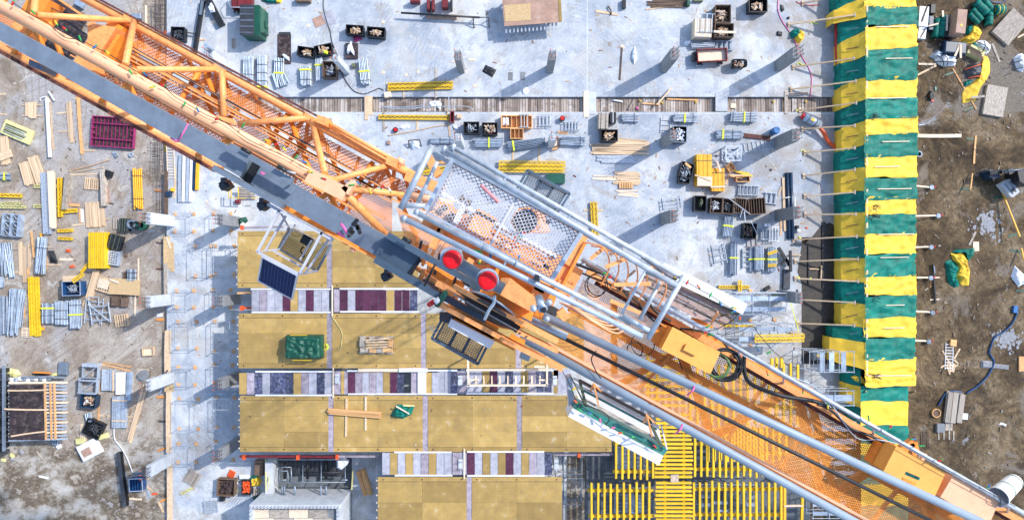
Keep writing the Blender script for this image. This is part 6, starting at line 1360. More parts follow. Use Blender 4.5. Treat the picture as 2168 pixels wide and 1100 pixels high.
def corr(u,v,L,W,n,label,h=.7,m='yellow_orange'):
 rt=thing('shutter_stack',label,'shutter stack',base_loc(u,v,h));L*=S;W*=S
 for k in range(n):MB().box((-L/2+(k+.5)*L/n,0,h/2+(.03 if k%2 else 0)),(L/n-.015,W,h)).build('panel',m,rt)
 for y in(-.3,.3):MB().box((0,y*W,h+.045),(L,.04,.02)).build('strap','olive',rt)
corr(567,-20,95,200,7,'tall stack of orange yellow ribbed shutters');corr(515,-15,18,170,1,'narrow orange side stack left of the ribbed shutters',.4);corr(655,40,80,145,6,'lower stack of orange yellow ribbed shutters',.5);board(570,50,92,58,2,'pale paper board lying on the tall shutter stack','wood_pale',.03,lift=.75);board(560,28,110,8,20,'thin stick across the pale paper board','wood',.03,lift=.8);board(655,85,92,10,-3,'pale batten across the lower shutter stack','wood_pale',.04,lift=.55)
board(716,35,75,12,110,'pale stick leaning right of the lower shutters','wood',.05);
for k,(u,v,L,a,m)in enumerate(((800,-8,110,10,'yellow'),(820,2,115,16,'yellow'),(790,12,130,0,'wood'),(770,22,80,12,'wood_orange'),(840,15,60,-5,'yellow'))):board(u,v,L,10,a,'%s stick from the top in the yellow and brown pile'%ORD[k],m,.1,lift=.1*k,group='sticks of the yellow and brown pile')
bin_(815,35,82,35,0,'small rusty crate below the yellow and brown pile',.5,'wood_orange','rubble','rebar')
bin_(440,20,70,85,3,'black bin of white couplings beside the tall shutters',.6,'black','tubes','galv_bright',fill=.95)
planks(-15,30,260,30,1,'two tiered plank pile, top tier on battens',n=3,rows=1,m='wood_pale',jit=.1);planks(75,30,175,80,0,'spread of pale planks with orange ends',n=7,rows=2,m='wood',jit=.12);pallet(70,75,90,40,0,'small slatted crate within the plank spread',6,'wood_orange');planks(75,125,165,40,3,'lowest scattered planks of the spread',n=4,rows=1,m='wood_pale',jit=.15)
ladder(848,108,138,60,2,'galvanised frame with five bays below the yellow sticks',6,'galv_bright',layers=3);ladder(988,160,92,66,6,'galvanised frame left of the pale upright batten',3,'galv_bright',layers=2);ladder(370,182,72,112,82,'galvanised frame casting a ladder shadow on open slab',3,'galv_bright',layers=2,h=.3)
bin_(542,192,74,96,2,'black bin with green netting',.7,'black',None);heap([(520,215),(530,160),(550,150),(555,190),(540,225)],.5,'lime green netting in the black bin','olive',name='net',cat='net',z0=0,lift=.2)
bin_(645,202,74,96,4,'first brown crate of the row of four, with white tubes',.8,'wood_dark','tubes','white');bin_(720,208,66,92,4,'second brown crate of the row of four',.8,'wood_dark','timber','steel_dark');bin_(796,205,68,90,5,'third brown crate of the row of four, slatted',.8,'wood_dark',None,slats=4);bin_(903,208,100,98,-4,'fourth brown crate of the row, widest and slatted',.8,'wood_dark',None,slats=5)
for k,(p,q)in enumerate((((700,140),(860,260)),((820,230),(828,310)),((795,280),(812,220)),((862,300),(900,380)))):brace(*p,1.0,*q,1.1,'%s pale metal rod from the left lying over the brown crates'%ORD[k],'galv_bright',.05,'rod','rod',foot=False)
board(1048,110,55,10,108,'pale stick beside the frame left of the membrane','wood');board(1076,195,340,16,88,'long pale orange board left of the black membrane','wood',.1);board(1053,330,130,8,90,'thin dark lath left of the long board','wood_orange',.05)
rt=thing('membrane_roll','long blue black membrane strip lying upright in the picture','membrane',base_loc(1113,205,.2),-R(88.5));MB().box((0,0,.08),(5.6,.6,.14)).build('sheet','navy',rt);MB().tube((-2.8,.15,.16),(2.8,.15,.16),.13,10).build('roll','navy',rt);MB().tube((-2.8,-.15,.16),(2.8,-.15,.16),.12,10).build('roll','navy',rt)
board(1145,190,75,5,90,'thin white rod on the membrane','white',.05,lift=.3);board(1098,152,30,5,-10,'short white rod on the membrane','white',.05,lift=.3);slab_box(1162,340,18,20,0,'black camera box right of the membrane',.3,'black');slab_box(1168,362,20,18,0,'white canister right of the membrane',.3,'white',name='canister',cat='canister')
bundle(722,335,130,58,96,'small tube bundle with neon band below the brown crates',(-.02,),(),3);bin_(858,365,78,95,4,'black basket right of the small tube bundle',.8,'black','rubble','black',slats=3);ladder(985,388,125,62,0,'white stacked frames right of the black basket',5,'galv_bright',layers=3);ladder(1000,385,70,88,0,'white upright frame on top of the stacked frames',4,'white',lift=.4)
for k,u in enumerate((960,982)):slab_box(u,328,18,18,5,'%s small white cap from the left above the stacked frames'%ORD[k],.4,'white',name='cap',cat='cap')
ladder(670,510,120,70,80,'galvanised ladder frame with three rungs, standing alone',3,'galv_bright',h=.3,layers=2);bundle(757,540,215,46,91,'tall tube bundle with neon band left of the small ladder frame',(-.02,),(),3,'galv_dull');bundle(728,545,150,14,90,'thin tube pair beside the tall neon banded bundle',(),(),1,n=3);ladder(833,540,125,40,90,'narrow small ladder frame between two bundles',4,'galv_bright',layers=2);bundle(866,545,160,26,90,'slim bundle right of the narrow small ladder frame',(0,),(),2);bundle(920,540,155,62,90,'broad bundle with ragged neon band near the columns',(0.02,),(),4);bundle(1000,545,160,56,91,'bundle carrying two small yellow girders',(0.0,),(),3)
ladder(880,440,90,45,-5,'pinkish frame end above the broad bundle',3,'ply_mauve',h=.5);girders(1005,500,60,18,-18,'small yellow girder, upper one on the bundle',1,lift=.5);girders(1002,583,52,18,-4,'small yellow girder, lower one on the bundle',1,lift=.5)
rail(1648,524,1672,562,.3,'dark bent timber leaning into the wet cut','black',.25,'steel_profile',.2);rail(1673,530,1674,575,.5,'dark upright timber in the wet cut','black',.2,'steel_profile',.2);rail(1655,560,1666,548,.3,'short dark timber arm in the wet cut','black',.2,'steel_profile',.2);rail(1681,515,1702,517,.2,'dark bracket near the ragged wet edge','black',.14,'steel_profile',.15)
slab_box(1092,672,44,125,2,'dark grey concrete trough cover below the dark cross',.25,'steel_dark',name='trough_cover',cat='cover')
for k,x in enumerate((1704,1712,1722,1731,1745,1757)):rail(x,615+4*(k%3),x,745,-.2,'%s dark wet timber from the left under the lower braces'%ORD[k],'wood_dark' if k%2 else 'black',.26,'sleeper',.3)
rail(1744,470,1745,610,.05,'dark wet channel running between the middle braces','black',.3,'channel',.1);rail(1712,520,1712,600,.05,'thin dark joint strip in the wet cut','black',.1,'channel',.1)
for k,(u,v,L,a)in enumerate(((1145,518,75,0),(1265,606,60,2),(1312,625,80,92),(1155,1012,80,3))):board(u,v,L,8,a,'%s pale stick from the top inside the wet cut'%ORD[k],'wood',.08,lift=.1)
for k,(u,v,m)in enumerate(((1220,345,'orange_red'),(1175,408,'strap_yellow'),(1170,662,'strap_yellow'),(1245,668,'strap_yellow'),(1160,745,'steel_dark'))):slab_box(u,v,16,10,20*k,'%s bright scrap from the top in the wet cut'%ORD[k],.08,m,name='scrap_piece',cat='scrap')
girders(760,721,195,22,0,'olive yellow girder above the scaffold towers',1,lift=.05);girders(795,718,75,22,90,'short upright girder crossing the olive yellow one',1,lift=.25);board(770,966,225,17,0,'plain yellow beam lying beside the light box corner','yellow',.15);girders(1047,1046,300,48,-1,'bright yellow girder between towers and tunnel',2,lift=2.4)
scaffold(930,828,310,130,0,'upper galvanised scaffold tower right of the light box',2.4,2,nx=3);scaffold(960,1020,330,120,0,'second galvanised scaffold tower under the yellow girder pair',2.2,2,nx=3);scaffold(500,790,200,130,0,'scaffold tower half hidden behind the light box',2.2,1,nx=3)
for k,(u,v)in enumerate(((862,745),(860,932),(1015,930),(745,935),(862,1085),(700,1080))):slab_box(u,v,24,18,8*k,'%s orange wood pad at the scaffold towers, in reading order'%ORD[k],.1,'wood_orange',name='wood_pad',cat='pad')
brace(1112,808,1.5,1168,1005,.6,'neon yellow strap pole beside the last column','strap_yellow',.045,'strap','strap',foot=False);slab_box(970,730,40,22,-30,'black pump with yellow green cord above the tower',.3,'black');hose([(990,775),(1010,780),(1045,745)],.03,'lime cord loop above the scaffold tower','strap_yellow',name='cord',cat='cord')
tile(4,2)
scaffold(75,95,270,125,0,'galvanised scaffold bay poking out beside the yellow tent side',2.4,0,nx=3)
for k,u in enumerate((15,75,150)):board(u,95,30,115,0,'%s upright grey platform in the scaffold bay by the tent'%ORD[k],'galv',.05,lift=2.35,z0=0,name='platform_plank',cat='platform')
scaffold(95,325,230,90,0,'second scaffold bay below the tent end',2.4,1,nx=2);scaffold(90,560,260,160,0,'scaffold tower seen through the crane deck mesh',2.6,2,nx=2);scaffold(90,770,260,120,0,'lower scaffold tower seen through the crane deck mesh',2.4,2,nx=2);scaffold(60,1030,200,110,0,'last scaffold tower at the bottom below the grey pipe',2.4,2,nx=2)
rt=thing('heater','blue grey site heater drum with yellow labels by the tent mouth','heater',base_loc(0,55,.7),R(8));MB().tube((-.55,0,.4),(.6,0,.4),.38,18).build('drum','galv',rt);MB().tube((.6,0,.4),(.85,0,.4),.3,18,.22).build('outlet','galv_bright',rt);MB().box((-.2,.05,.8),(.22,.2,.03)).box((.35,-.05,.8),(.22,.2,.03)).build('sticker','yellow',rt)
for x in(-.3,.35):MB().tube((x,0,.4),(x+.05,0,.4),.4,18).build('band','steel_dark',rt)
heap([(200,190),(250,172),(290,215),(285,238),(235,225)],.3,'yellow tarp tongue hanging from the tent end','tarp_yellow',z0=1.4);board(300,150,10,200,0,'pale upright lath on the tent corner','wood_pale',.08,lift=2.4);board(590,215,10,40,90,'small pale lath at the outer tent corner','wood_pale',.08,lift=1.2)
hose([(30,40,.4),(45,15,.5),(60,-40,.5)],.2,'orange red duct behind the heater','orange_red',name='duct',cat='duct')
tile(3,2)
for k,(u,v,L)in enumerate(((1000,95,40),(1030,95,50),(1062,100,60))):board(u,v,14,L,0,'%s yellow post top from the left beside the white rail'%ORD[k],'yellow',.3,z0=3,name='short_post',cat='post')
tile(3,2);
# ------------------------------------------------------------ things lying on the deck
tile(1,2)
D0=3.63
rt=thing('covered_crate','crate wrapped in dark green tarpaulin on an ochre deck panel','crate',base_loc(619,5,.9,D0))
MB().hexa([(-1.45,-.9,0),(1.45,-.9,0),(1.45,.95,0),(-1.45,.95,0)],[(-1.35,-.8,.85),(1.4,-.75,.85),(1.42,.9,.9),(-1.3,.9,.85)]).build('core','green_paint',rt)
heap(None,.5,None,'green_paint',world_pts=[Q(*PX(u,v),D0+.9)for u,v in((508,-68),(620,-72),(735,-62),(738,68),(730,80),(620,78),(512,78),(500,0))],z0=D0+.6,parent=rt,part='cover',plateau=.15)
MB().box((-.1,-1.0,.7),(1.5,.06,.06)).box((-.3,.98,.9),(1.3,.05,.05)).build('lath','yellow',rt)
for k in range(3):hose([(745+k*6,-10,.05),(775-k*4,-18,.05),(785-k*5,5,.05),(760,20,.05),(742+k*5,5,.05)],.02,'%s loop of lime cord right of the green covered crate'%ORD[k],'strap_yellow',z0=D0,name='cord',cat='cord')
hose([(808,-190,.05),(850,-130,.05),(872,-80,.05),(868,-40,.05),(862,10,.05),(850,20,.05)],.02,'thin lime cord hanging across the panel joint','yellow_pale',z0=D0,name='cord',cat='cord')
rt=pallet(1088,-12,215,105,1,'long weathered pallet with blocks and cut planks on the deck',4,'wood_old',z0=D0)
for k,(u,v,w,h)in enumerate(((1010,25,50,20),(1065,25,42,22),(1110,25,42,22),(1160,22,60,22),(995,-25,28,45),(1175,-25,30,50))):slab_box(u,v,w,h,2,'%s wood block on the long weathered pallet, left to right'%ORD[k],.15,'wood_orange' if k%2 else 'wood_old',z0=D0,lift=.16,name='wood_block',cat='block')
for k in range(4):board(1090,-48+k*17,130,9,rnd(-6,6),'%s pale stake from the top on the long weathered pallet'%ORD[k],'wood',.08,z0=D0,lift=.2)
board(1090,-12,110,24,0,'tan sheet in the middle of the long weathered pallet','ochre',.04,z0=D0,lift=.18)
board(897,447,12,225,1,'left upright batten under the bundled timbers','wood',.07,z0=D0);board(1020,422,11,200,0,'right upright batten under the bundled timbers','wood_pale',.07,z0=D0);planks(948,421,325,36,4,'honey coloured timber bundle lying on two battens',n=4,rows=2,m='wood_orange',z0=D0+.08,h=.08,jit=.03)
heap([(1175,437),(1200,400),(1215,368),(1260,368),(1305,395),(1330,370),(1310,430),(1255,458),(1210,450)],.55,'crumpled green net bundle on the deck','tarp_green',z0=D0);board(1255,400,90,8,30,'pale rim lath of the crumpled green bundle','wood_pale',.04,z0=D0,lift=.5);board(1295,372,70,8,2,'yellow lath above the crumpled green bundle','yellow_pale',.04,z0=D0,lift=.4)
tile(2,2)
rt=thing('timber_trestle','standing timber frame with nine short upright studs','frame',base_loc(620,160,.5,D0))
def Z(u,v,z):return Q(*PX(u,v),z)
for(a,c,z)in(((368,70),(372,245),5.2),((872,65),(870,245),5.2),((366,244),(874,242),5.2),((368,145),(868,145),4.4)):MB().bar(Z(*a,z),Z(*c,z),.14,.12).build('rail','wood_pale',rt,world=True)
for(a,c)in(((372,212),(440,205)),((820,208),(870,210)),((825,96),(875,96)),((790,125),(860,125))):MB().bar(Z(*a,5.1),Z(*c,5.1),.12,.1).build('brace','wood_pale',rt,world=True)
for k in range(9):u=420+k*50.5;p,q=Z(u,238,5.1),Z(u-2*0,176,3.7);q=Vector((q.x,q.y,4.3));MB().bar(p,q,.1,.1).build('stud','wood_pale',rt,world=True)
for(u,v)in((370,244),(872,244),(368,72),(872,68)):p=Z(u,v,5.2);MB().bar(p,(p.x,p.y,D0),.12,.12).build('leg','wood_pale',rt,world=True)
board(20,147,170,22,0,'broad white board laid left of the standing frame','white',.08,z0=D0,lift=.12);board(76,225,50,140,0,'upright white board left of the navy boards','white',.05,z0=D0,lift=.05)
tile(3,1)
tile(2,1)
girders(1172,288,215,44,87,'upright yellow girder on the open slab right of the galvanised rail',2,side='left');board(1165,233,125,9,0,'pale batten crossing the upright yellow girders','wood',.05)
rt=thing('green_crate','dark green crate beside the upper mesh basket of the crane','crate',base_loc(925,32,.8));MB().box((0,0,.4),(1.5,.75,.8)).build('body','green_paint',rt);MB().box((0,0,.82),(1.56,.8,.05)).build('lid','green_paint',rt)
tile(1,1)
rt=thing('site_stair','short timber stair with yellow guard rails under the grey beam','stair',base_loc(235,125,.6))
for k in range(5):MB().box((.35,.42-k*.19,.75-k*.13),(1.3,.17,.06)).build('tread','wood_old',rt)
for(p,q)in(((-.9,.3,1.1),(-.9,-.45,1.1)),((-.9,-.45,1.1),(.5,-.5,1.1)),((-.7,.3,1.1),(-.7,-.45,1.1)),((1.0,-.5,1.0),(1.5,-.45,1.0)),((-.1,.4,1.1),(-.1,-.45,1.1))):MB().bar(p,q,.06,.06).build('guard_rail','yellow',rt)
heap([(190,310),(215,282),(255,275),(270,300),(240,325),(205,335)],.6,'dark green bag beside the shaded column at the deck corner','green_paint',z0=0,name='bag',cat='bag');slab_box(204,178,30,24,0,'dark red box below the short timber stair',.3,'maroon');slab_box(232,315,18,30,0,'white canister beside the dark green bag',.4,'white',name='canister',cat='canister')
tile(0,0)
def litter(name,x0,x1,y0,y1,n,m,smin,smax,label,z,flat=.25,keep=None,long=1.0):
 b=MB()
 for k in range(n):
  x,y=rnd(x0,x1),rnd(y0,y1)
  if noise.noise(Vector((x*.02,y*.02,5)))<rnd(-.5,.25):continue
  if keep and not keep(x,y):continue
  s=rnd(smin,smax);p=Q(x,y,z);b.box((p.x,p.y,z+s*flat/2),(s*rnd(1,1+long*2),s*rnd(.4,1),s*flat),rz=rnd(0,3.1))
 return tag(b.build(name,m,world=True),label,'debris',kind='stuff')
litter('wood_chips',400,1780,-10,480,900,'timber_mix',.04,.13,'small wood chips littering the north slab',0.001,.2,lambda x,y:not 198<y<242)
litter('site_debris',1200,1700,245,760,380,'scrap_mix',.04,.12,'small mixed debris littering the slab among the bundles',0.001,.3)
litter('wood_chips',368,500,300,1100,170,'timber_mix',.04,.12,'small wood chips between the pipe stands',0.001,.2)
litter('stone_litter',0,340,190,1100,650,'stone_mix',.04,.12,'stones and offcuts littering the west yard',GZ+.001,.5)
litter('stone_litter',1950,2168,0,1100,520,'stone_mix',.04,.13,'stones and clods strewn over the east earth',GZ+.001,.6)
litter('nail_litter',508,1290,495,1095,300,'scrap_mix',.025,.08,'tiny scraps and nails scattered on the ochre deck',DZ+.016,.2,lambda x,y:(489<y<609 and x<885)or 664<y<778 and x<1230 or 838<y<955)
# ------------------------------------------------------------ tower crane (all members at real heights of 38 to 48 m)
CR=thing('tower_crane','huge orange tower crane with grey boom beam, rails and mesh decks crossing the whole picture','crane',Q(1085,560,0))
def kz(z):return K*(HC-z)/HC
def ctube(name,m,x1,y1,x2,y2,w,z,z2=None,n=12,par=None,sub=None):
 z2=z if z2 is None else z2
 return MB().tube(Q(x1,y1,z),Q(x2,y2,z2),w*kz(z)/2,n).build(name,m,par or CR,world=True)
def cbar(name,m,x1,y1,x2,y2,w,z,h=.2,z2=None,par=None):
 z2=z if z2 is None else z2
 return MB().bar(Q(x1,y1,z),Q(x2,y2,z2),w*kz(z),h).build(name,m,par or CR,world=True)
def cpoly(name,m,pts,z,h,par=None,ztop=None):
 P=[Q(x,y,z)for x,y in pts]
 return MB().prism([(p.x,p.y)for p in P],z-h,ztop or z).build(name,m,par or CR,world=True)
def cmesh(name,m,quad,nu,nv,w,z,par=None,t=.012,zs=None):
 zs=zs or[z]*4;P=[Q(x,y,zz)for(x,y),zz in zip(quad,zs)]
 return MB().lattice(*P,nu,nv,w,t).build(name,m,par or CR,world=True)
def ch(x,y0,s):return y0+x*s
c0=Q(1085,606,40);W2=.8
for sx in(-1,1):
 for sy in(-1,1):MB().bar((c0.x+sx*W2,c0.y+sy*W2,0),(c0.x+sx*W2,c0.y+sy*W2,39.5),.085,.085).build('mast_leg','orange_deep',CR,world=True)
for(ax,s)in(('x',-1),('x',1),('y',-1),('y',1)):
 b=MB()
 for k in range(26):
  z=.5+k*1.5;e=1 if k%2 else-1
  if ax=='x':b.bar((c0.x-e*W2,c0.y+s*W2,z),(c0.x+e*W2,c0.y+s*W2,z+1.5),.028,.028).bar((c0.x-W2,c0.y+s*W2,z),(c0.x+W2,c0.y+s*W2,z),.028,.028)
  else:b.bar((c0.x+s*W2,c0.y-e*W2,z),(c0.x+s*W2,c0.y+e*W2,z+1.5),.028,.028).bar((c0.x+s*W2,c0.y-W2,z),(c0.x+s*W2,c0.y+W2,z),.028,.028)
 b.build('mast_lacing','orange_deep',CR,world=True)
MB().box((c0.x,c0.y,.25),(3.2,3.2,.5)).build('mast_base','concrete_grey',CR,world=True)
MB().tube((c0.x,c0.y,39.3),(c0.x,c0.y,39.9),1.15,28).build('slewing_ring','orange_deep',CR,world=True)
# ---- jib: two lower chords, one apex chord
ZB,ZA=40.0,41.9
X0=-260
ctube('lower_chord','orange',X0,-8-460*.558+24,905,388,19,ZB)
ctube('lower_chord','orange',X0,98+X0*.552,470,98+470*.552,19,ZB)
ctube('lower_chord','orange',585,98+588*.552+2,835,558,19,ZB)
cbar('chord_rail','rust',X0,-8-460*.558+12,700,261,4,ZB+.12,.1);cbar('chord_rail','rust',X0,109+X0*.552,455,109+455*.552+1,7,ZB+.05,.12)
ctube('apex_chord','orange_sunlit',X0,13+X0*.545,700,13+700*.545,28,ZA);cbar('apex_plate','orange_sunlit',655,372,734,412,30,ZA+.1,.3)
def UR(x):return-8+(x-200)*.5600
def LL(x):return 98+x*.552
def AP(x):return 13+x*.545
for(x,y)in((275,40),(465,147),(658,250),(842,345),(85,-60)):cpoly('gusset','orange',[(x-12,y-14),(x+14,y+2),(x+4,y+10),(x-16,y)],ZB+.16,.2)
for(a,bb)in(((78,32),(272,44)),((284,45),(265,138)),((288,147),(456,147)),((470,150),(474,246)),((505,262),(648,250)),((660,256),(688,368)),((708,380),(838,346)),((80,-50),(72,30))):
 s=abs(bb[1]-AP(bb[0]))<25;
 za=ZA-.1 if abs(a[1]-AP(a[0]))<25 else ZB+.1;zb=ZA-.1 if s else ZB+.1
 ctube('diagonal','orange',a[0],a[1],bb[0],bb[1],13,za,zb)
for(x1,x2)in((70,118),(70,30),(262,320),(285,215),(475,522),(500,420),(692,738),(705,640)):
 ctube('diagonal','orange_deep',x1,AP(x1)+4,x2,LL(x2)-4,12,ZA-.15,ZB+.1)
ctube('head_leg','orange',728,406,822,502,18,ZA,ZB+.2);ctube('head_leg','orange',738,400,862,412,14,ZA,ZB+1.2);ctube('head_leg','orange_sunlit',862,412,960,432,15,ZB+1.2,ZB+1.2)
cpoly('apex_end_plate','orange_sunlit',[(722,398),(746,380),(752,388),(736,412)],ZA+.25,.5)
xs=[-40,60,150,245,340,430,520,610,700,790]
for i,x in enumerate(xs[:-1]):
 x2=xs[i+1]
 if i%2:ctube('cross_member','orange_deep',x,UR(x+35),x2,LL(x2-20),11,ZB-.1)
 else:ctube('cross_member','orange_deep',x,LL(x-20),x2,UR(x2+35),11,ZB-.1)
for(p)in([(232,42),(262,58),(188,168),(152,150)],):cpoly('cross_box','orange_deep',p,ZB+.25,.5)
cpoly('winch_housing','orange',[(185,48),(246,58),(212,112),(202,150),(150,140),(186,82)],ZB+.5,.6);cpoly('cross_box','orange_deep',[(56,0),(106,0),(60,78),(20,62)],ZB+.3,.6);cpoly('end_box','orange',[(24,52),(50,38),(66,50),(40,66)],ZB+.7,.6)
cpoly('winch_flange','orange_deep',[(248,72),(256,74),(222,128),(214,124)],ZB+.55,.7)
def band(x1,y1,x2,y2,w):
 return[(x1,y1),(x2,y2),(x2,y2+w),(x1,y1+w)]
cmesh('walkway_mesh','orange',band(272,58,905,412,36),80,5,.027,ZB-.15);cmesh('walkway_mesh','orange',band(-60,-122,40,-66,32),16,6,.014,ZB-.15)
cmesh('walkway_mesh','orange_deep',band(225,92,830,421,88),84,14,.018,ZB-.2);cmesh('walkway_mesh','orange_deep',band(-40,-6,35,36,40),14,7,.015,ZB-.2)
for(x1,y1,x2,y2,w)in((280,56,830,358,5),(262,92,900,446,5),(262,104,860,436,4),(225,90,830,419,5),(225,99,830,428,3),(262,170,800,470,4),(20,-72,262,92,4),(175,112,815,462,4),(40,85,820,515,5),(150,152,820,520,3)):cbar('walkway_rail','orange',x1,y1,x2,y2,w,ZB-.02,.12)
for(x1,y1,x2,y2)in((262,90,900,444),(20,-30,700,330),(180,128,640,382)):cbar('track_rope','steel_dark',x1,y1,x2,y2,2.2,ZB+.12,.03)
for x in range(300,900,42):cbar('walkway_joist','orange_deep',x,74+(x-300)*.558,x-14,108+(x-300)*.558,5,ZB-.22,.06)
ctube('side_tube','orange',680,252,845,345,9,ZB+.3);ctube('side_tube','orange',690,262,835,352,7,ZB+.1);cpoly('side_bracket','orange',[(672,242),(694,250),(690,266),(668,258)],ZB+.55,.5);cpoly('side_bracket','orange',[(820,328),(842,338),(838,356),(816,346)],ZB+.55,.5);ctube('end_cap','orange_sunlit',842,338,854,345,14,ZB+.4)
cbar('cross_tube','orange',860,372,940,402,22,ZB+.2,.3);cbar('cross_tube','orange',905,330,930,372,18,ZB,.3)
# ---- grey tie beam with hinged joints
ZG=42.6
cpoly('boom_beam','crane_grey',[(X0,-94),(530,335),(508,374),(X0,-62)],ZG,.42);cpoly('boom_beam','crane_grey',[(553,350),(822,503),(800,544),(529,391)],ZG-.1,.4);cbar('boom_beam','crane_slate',808,520,882,562,44,ZG-.15,.36)
cpoly('joint_gap','black',[(529,337),(556,354),(530,391),(507,375)],ZG-.2,.3);cbar('joint_gap','black',868,578,890,548,8,ZG+.05,.05)
cbar('splice_plate','crane_grey',487,308,620,384,12,ZG+.3,.12);cbar('splice_plate','crane_grey',456,356,600,436,11,ZG-.05,.3);cbar('splice_plate','crane_slate',822,498,1000,598,13,ZG+.15,.3);cbar('splice_plate','crane_slate',797,548,930,624,15,ZG-.1,.4);cbar('splice_plate','crane_slate',930,622,1030,676,14,ZG-.25,.3);cbar('splice_plate','crane_slate',985,590,1018,612,20,ZG,.3)
cpoly('beam_bracket','crane_grey',[(62,125),(92,142),(86,150),(60,138)],ZG-.3,.5)
for(x,y)in((482,340),(583,395),(818,528)):MB().tube(Q(x,y,ZG+.2),Q(x,y,ZG+.225),.018,8).build('drain_hole','black',CR,world=True)
for(x1,y1,x2,y2)in((512,314,530,324),(588,352,606,362),(853,503,870,513)):ctube('pin','black',x1,y1,x2,y2,9,ZG+.5)
ctube('pin_shaft','galv_bright',606,362,626,367,4,ZG+.5)
for(x,y)in((480,392),(560,434),(820,583)):
 p=Q(x,y,ZG-.8);fl=MB().box(p,(.2,.2,.3),rz=.6).build('flood_light','black',CR,world=True);MB().box(p+Vector((.02,.1,.2)),(.1,.1,.15)).build('bracket','steel_dark',fl,world=True);MB().box(p+Vector((-.03,-.05,.155)),(.15,.15,.012),rz=.6).build('lamp_glass','steel_dark',fl,world=True)
cpoly('weld_plate','crane_grey',[(598,400),(612,390),(628,398),(616,410)],ZG+.12,.02)
cbar('beam_edge','orange_deep',600,434,800,545,9,ZB+.35,.1);cbar('beam_edge','orange',596,440,795,548,3,ZB+.5,.06)
for k in range(46):x=592+k*4.4;cbar('ratchet_tooth','orange_deep',x,442+(x-605)*.556-62,x+2.5,436+(x-605)*.556-62+12,1.6,ZB+.3,.04)if 632<x<757 else None
for(x,y,s)in((776,518,9),(790,524,11),(733,512,8)):cpoly('chord_bracket','orange',[(x-s,y-s*.6),(x+s*.6,y),(x+s*.3,y+s),(x-s,y+s*.4)],ZB+.5,.4)
ctube('chord_knob','orange_sunlit',742,526,752,530,11,ZB+.4)
cl=[(748,476),(742,486),(756,480),(735,490),(752,470),(760,486)]
for k,(x,y)in enumerate(cl):MB().box(Q(x,y,ZG+.3+.05*(k%3)),(.10+.02*k,.07,.1),rz=k).build('sensor_box','galv_bright' if k%3==0 else 'black',CR,world=True)
MB().tube(Q(748,490,ZG+.2),Q(738,500,ZG+.4),.04,8).build('sensor_post','black',CR,world=True)
ctube('jib_foot_tube','crane_grey',975,560,1065,612,26,43.9);cpoly('housing_top','orange',[(1060,590),(1080,590),(1140,636),(1128,662),(1048,618)],43.6,.8)
MB().tube(Q(1067,600,43.62),Q(1067,600,43.63),.02,8).build('drain_hole','black',CR,world=True)
cpoly('housing_side','orange_deep',[(1048,618),(1130,662),(1125,680),(1035,632)],43.0,.8)
for(x1,y1,x2,y2,w,z,m)in((960,605,1180,722,9,43.2,'orange'),(925,598,1010,640,12,42.6,'orange'),(925,640,1150,760,10,43.0,'orange'),(1062,716,1150,760,8,43.3,'orange'),(960,655,1050,705,24,42.2,'orange_deep'),(1095,700,1180,742,8,43.2,'orange'),(880,565,945,610,8,42.0,'orange'),(905,555,960,590,6,42.0,'orange_deep'),(885,600,900,570,7,42.1,'orange'),(1120,742,1190,780,10,42.8,'orange')):cbar('frame_plate',m,x1,y1,x2,y2,w,z,.4)
for(x,y,dx,dy,w)in((915,525,20,-40,14),(935,470,-14,30,12),(985,570,14,-22,14),(1030,520,-10,26,10),(1070,560,60,34,14),(1185,655,14,20,18),(1200,560,40,-70,20),(1178,600,30,14,22),(1000,630,12,-16,14),(1080,712,30,14,12)):cbar('frame_plate','orange' if w>12 else 'orange_deep',x,y,x+dx,y+dy,w,42.0,.25)
for k,(x,y,w,h)in enumerate(((970,545,50,26),(1010,545,40,20),(895,590,40,16),(950,640,36,18),(1135,600,40,30),(1155,640,36,24))):cpoly('machine_block',['orange_deep','orange','steel_dark'][k%3],[(x,y),(x+w*.8,y+w*.45),(x+w*.8-h*.4,y+w*.45+h*.8),(x-h*.4,y+h*.8)],41.6,.6)
sh=MB();ctr=Q(1038,655,42.9);ax=(Q(1100,693,42.9)-Q(968,616,42.9)).normalized();nn=Vector((ax.y,-ax.x,.35)).normalized()
up=nn.cross(ax).normalized();R1=.62
for(r,w,m,nm)in((R1,.05,'steel_dark','sheave_rim'),(R1*.86,.03,'rust','sheave_web'),(R1,.05,'galv','sheave_rim')):
 o={'sheave_web':0,'sheave_rim':-.07 if m=='galv' else .07}[nm]
 MB().tube(ctr+nn*(o-w/2),ctr+nn*(o+w/2),r,36).build(nm,m,CR,world=True)
cbar('rope_guide','black',968,612,1100,695,10,43.2,.05);cbar('rope_guide','wood_dark',985,640,1100,705,5,43.25,.05);ctube('hoist_rope','galv',960,622,1110,708,3,43.3)
MB().path(spline([Q(1047,625,43.9),Q(1046,640,43.9),Q(1036,655,43.8),Q(1026,676,43.6)],5),.035,8).build('handle','galv',CR,world=True)
ctube('cross_shaft','black',898,605,922,558,5,43.4)
an=Q(1150,655,44.4);so_=MB().tube(Q(1140,628,44.2),an,.08,14,.1).build('wind_sensor','galv',CR,world=True)
for a in(.9,3.0,5.1):
 e=an+Vector((math.cos(a),math.sin(a),0))*.19;MB().tube(an,e,.02,6).build('cup_arm','galv_bright',so_,world=True)
 b=MB();
 for i in range(5):
  for j in range(10):
   t=PI/2*i/4;q=2*PI*j/10;b.v.append(e+Vector((math.cos(q)*math.sin(t)*.075,math.sin(q)*math.sin(t)*.075,math.cos(t)*.09)))
 for i in range(4):
  for j in range(10):k=(j+1)%10;b.f.append([i*10+j,(i+1)*10+j,(i+1)*10+k,i*10+k]);b.sm.append(True)
 b.build('wind_cup','galv_bright',so_,world=True)
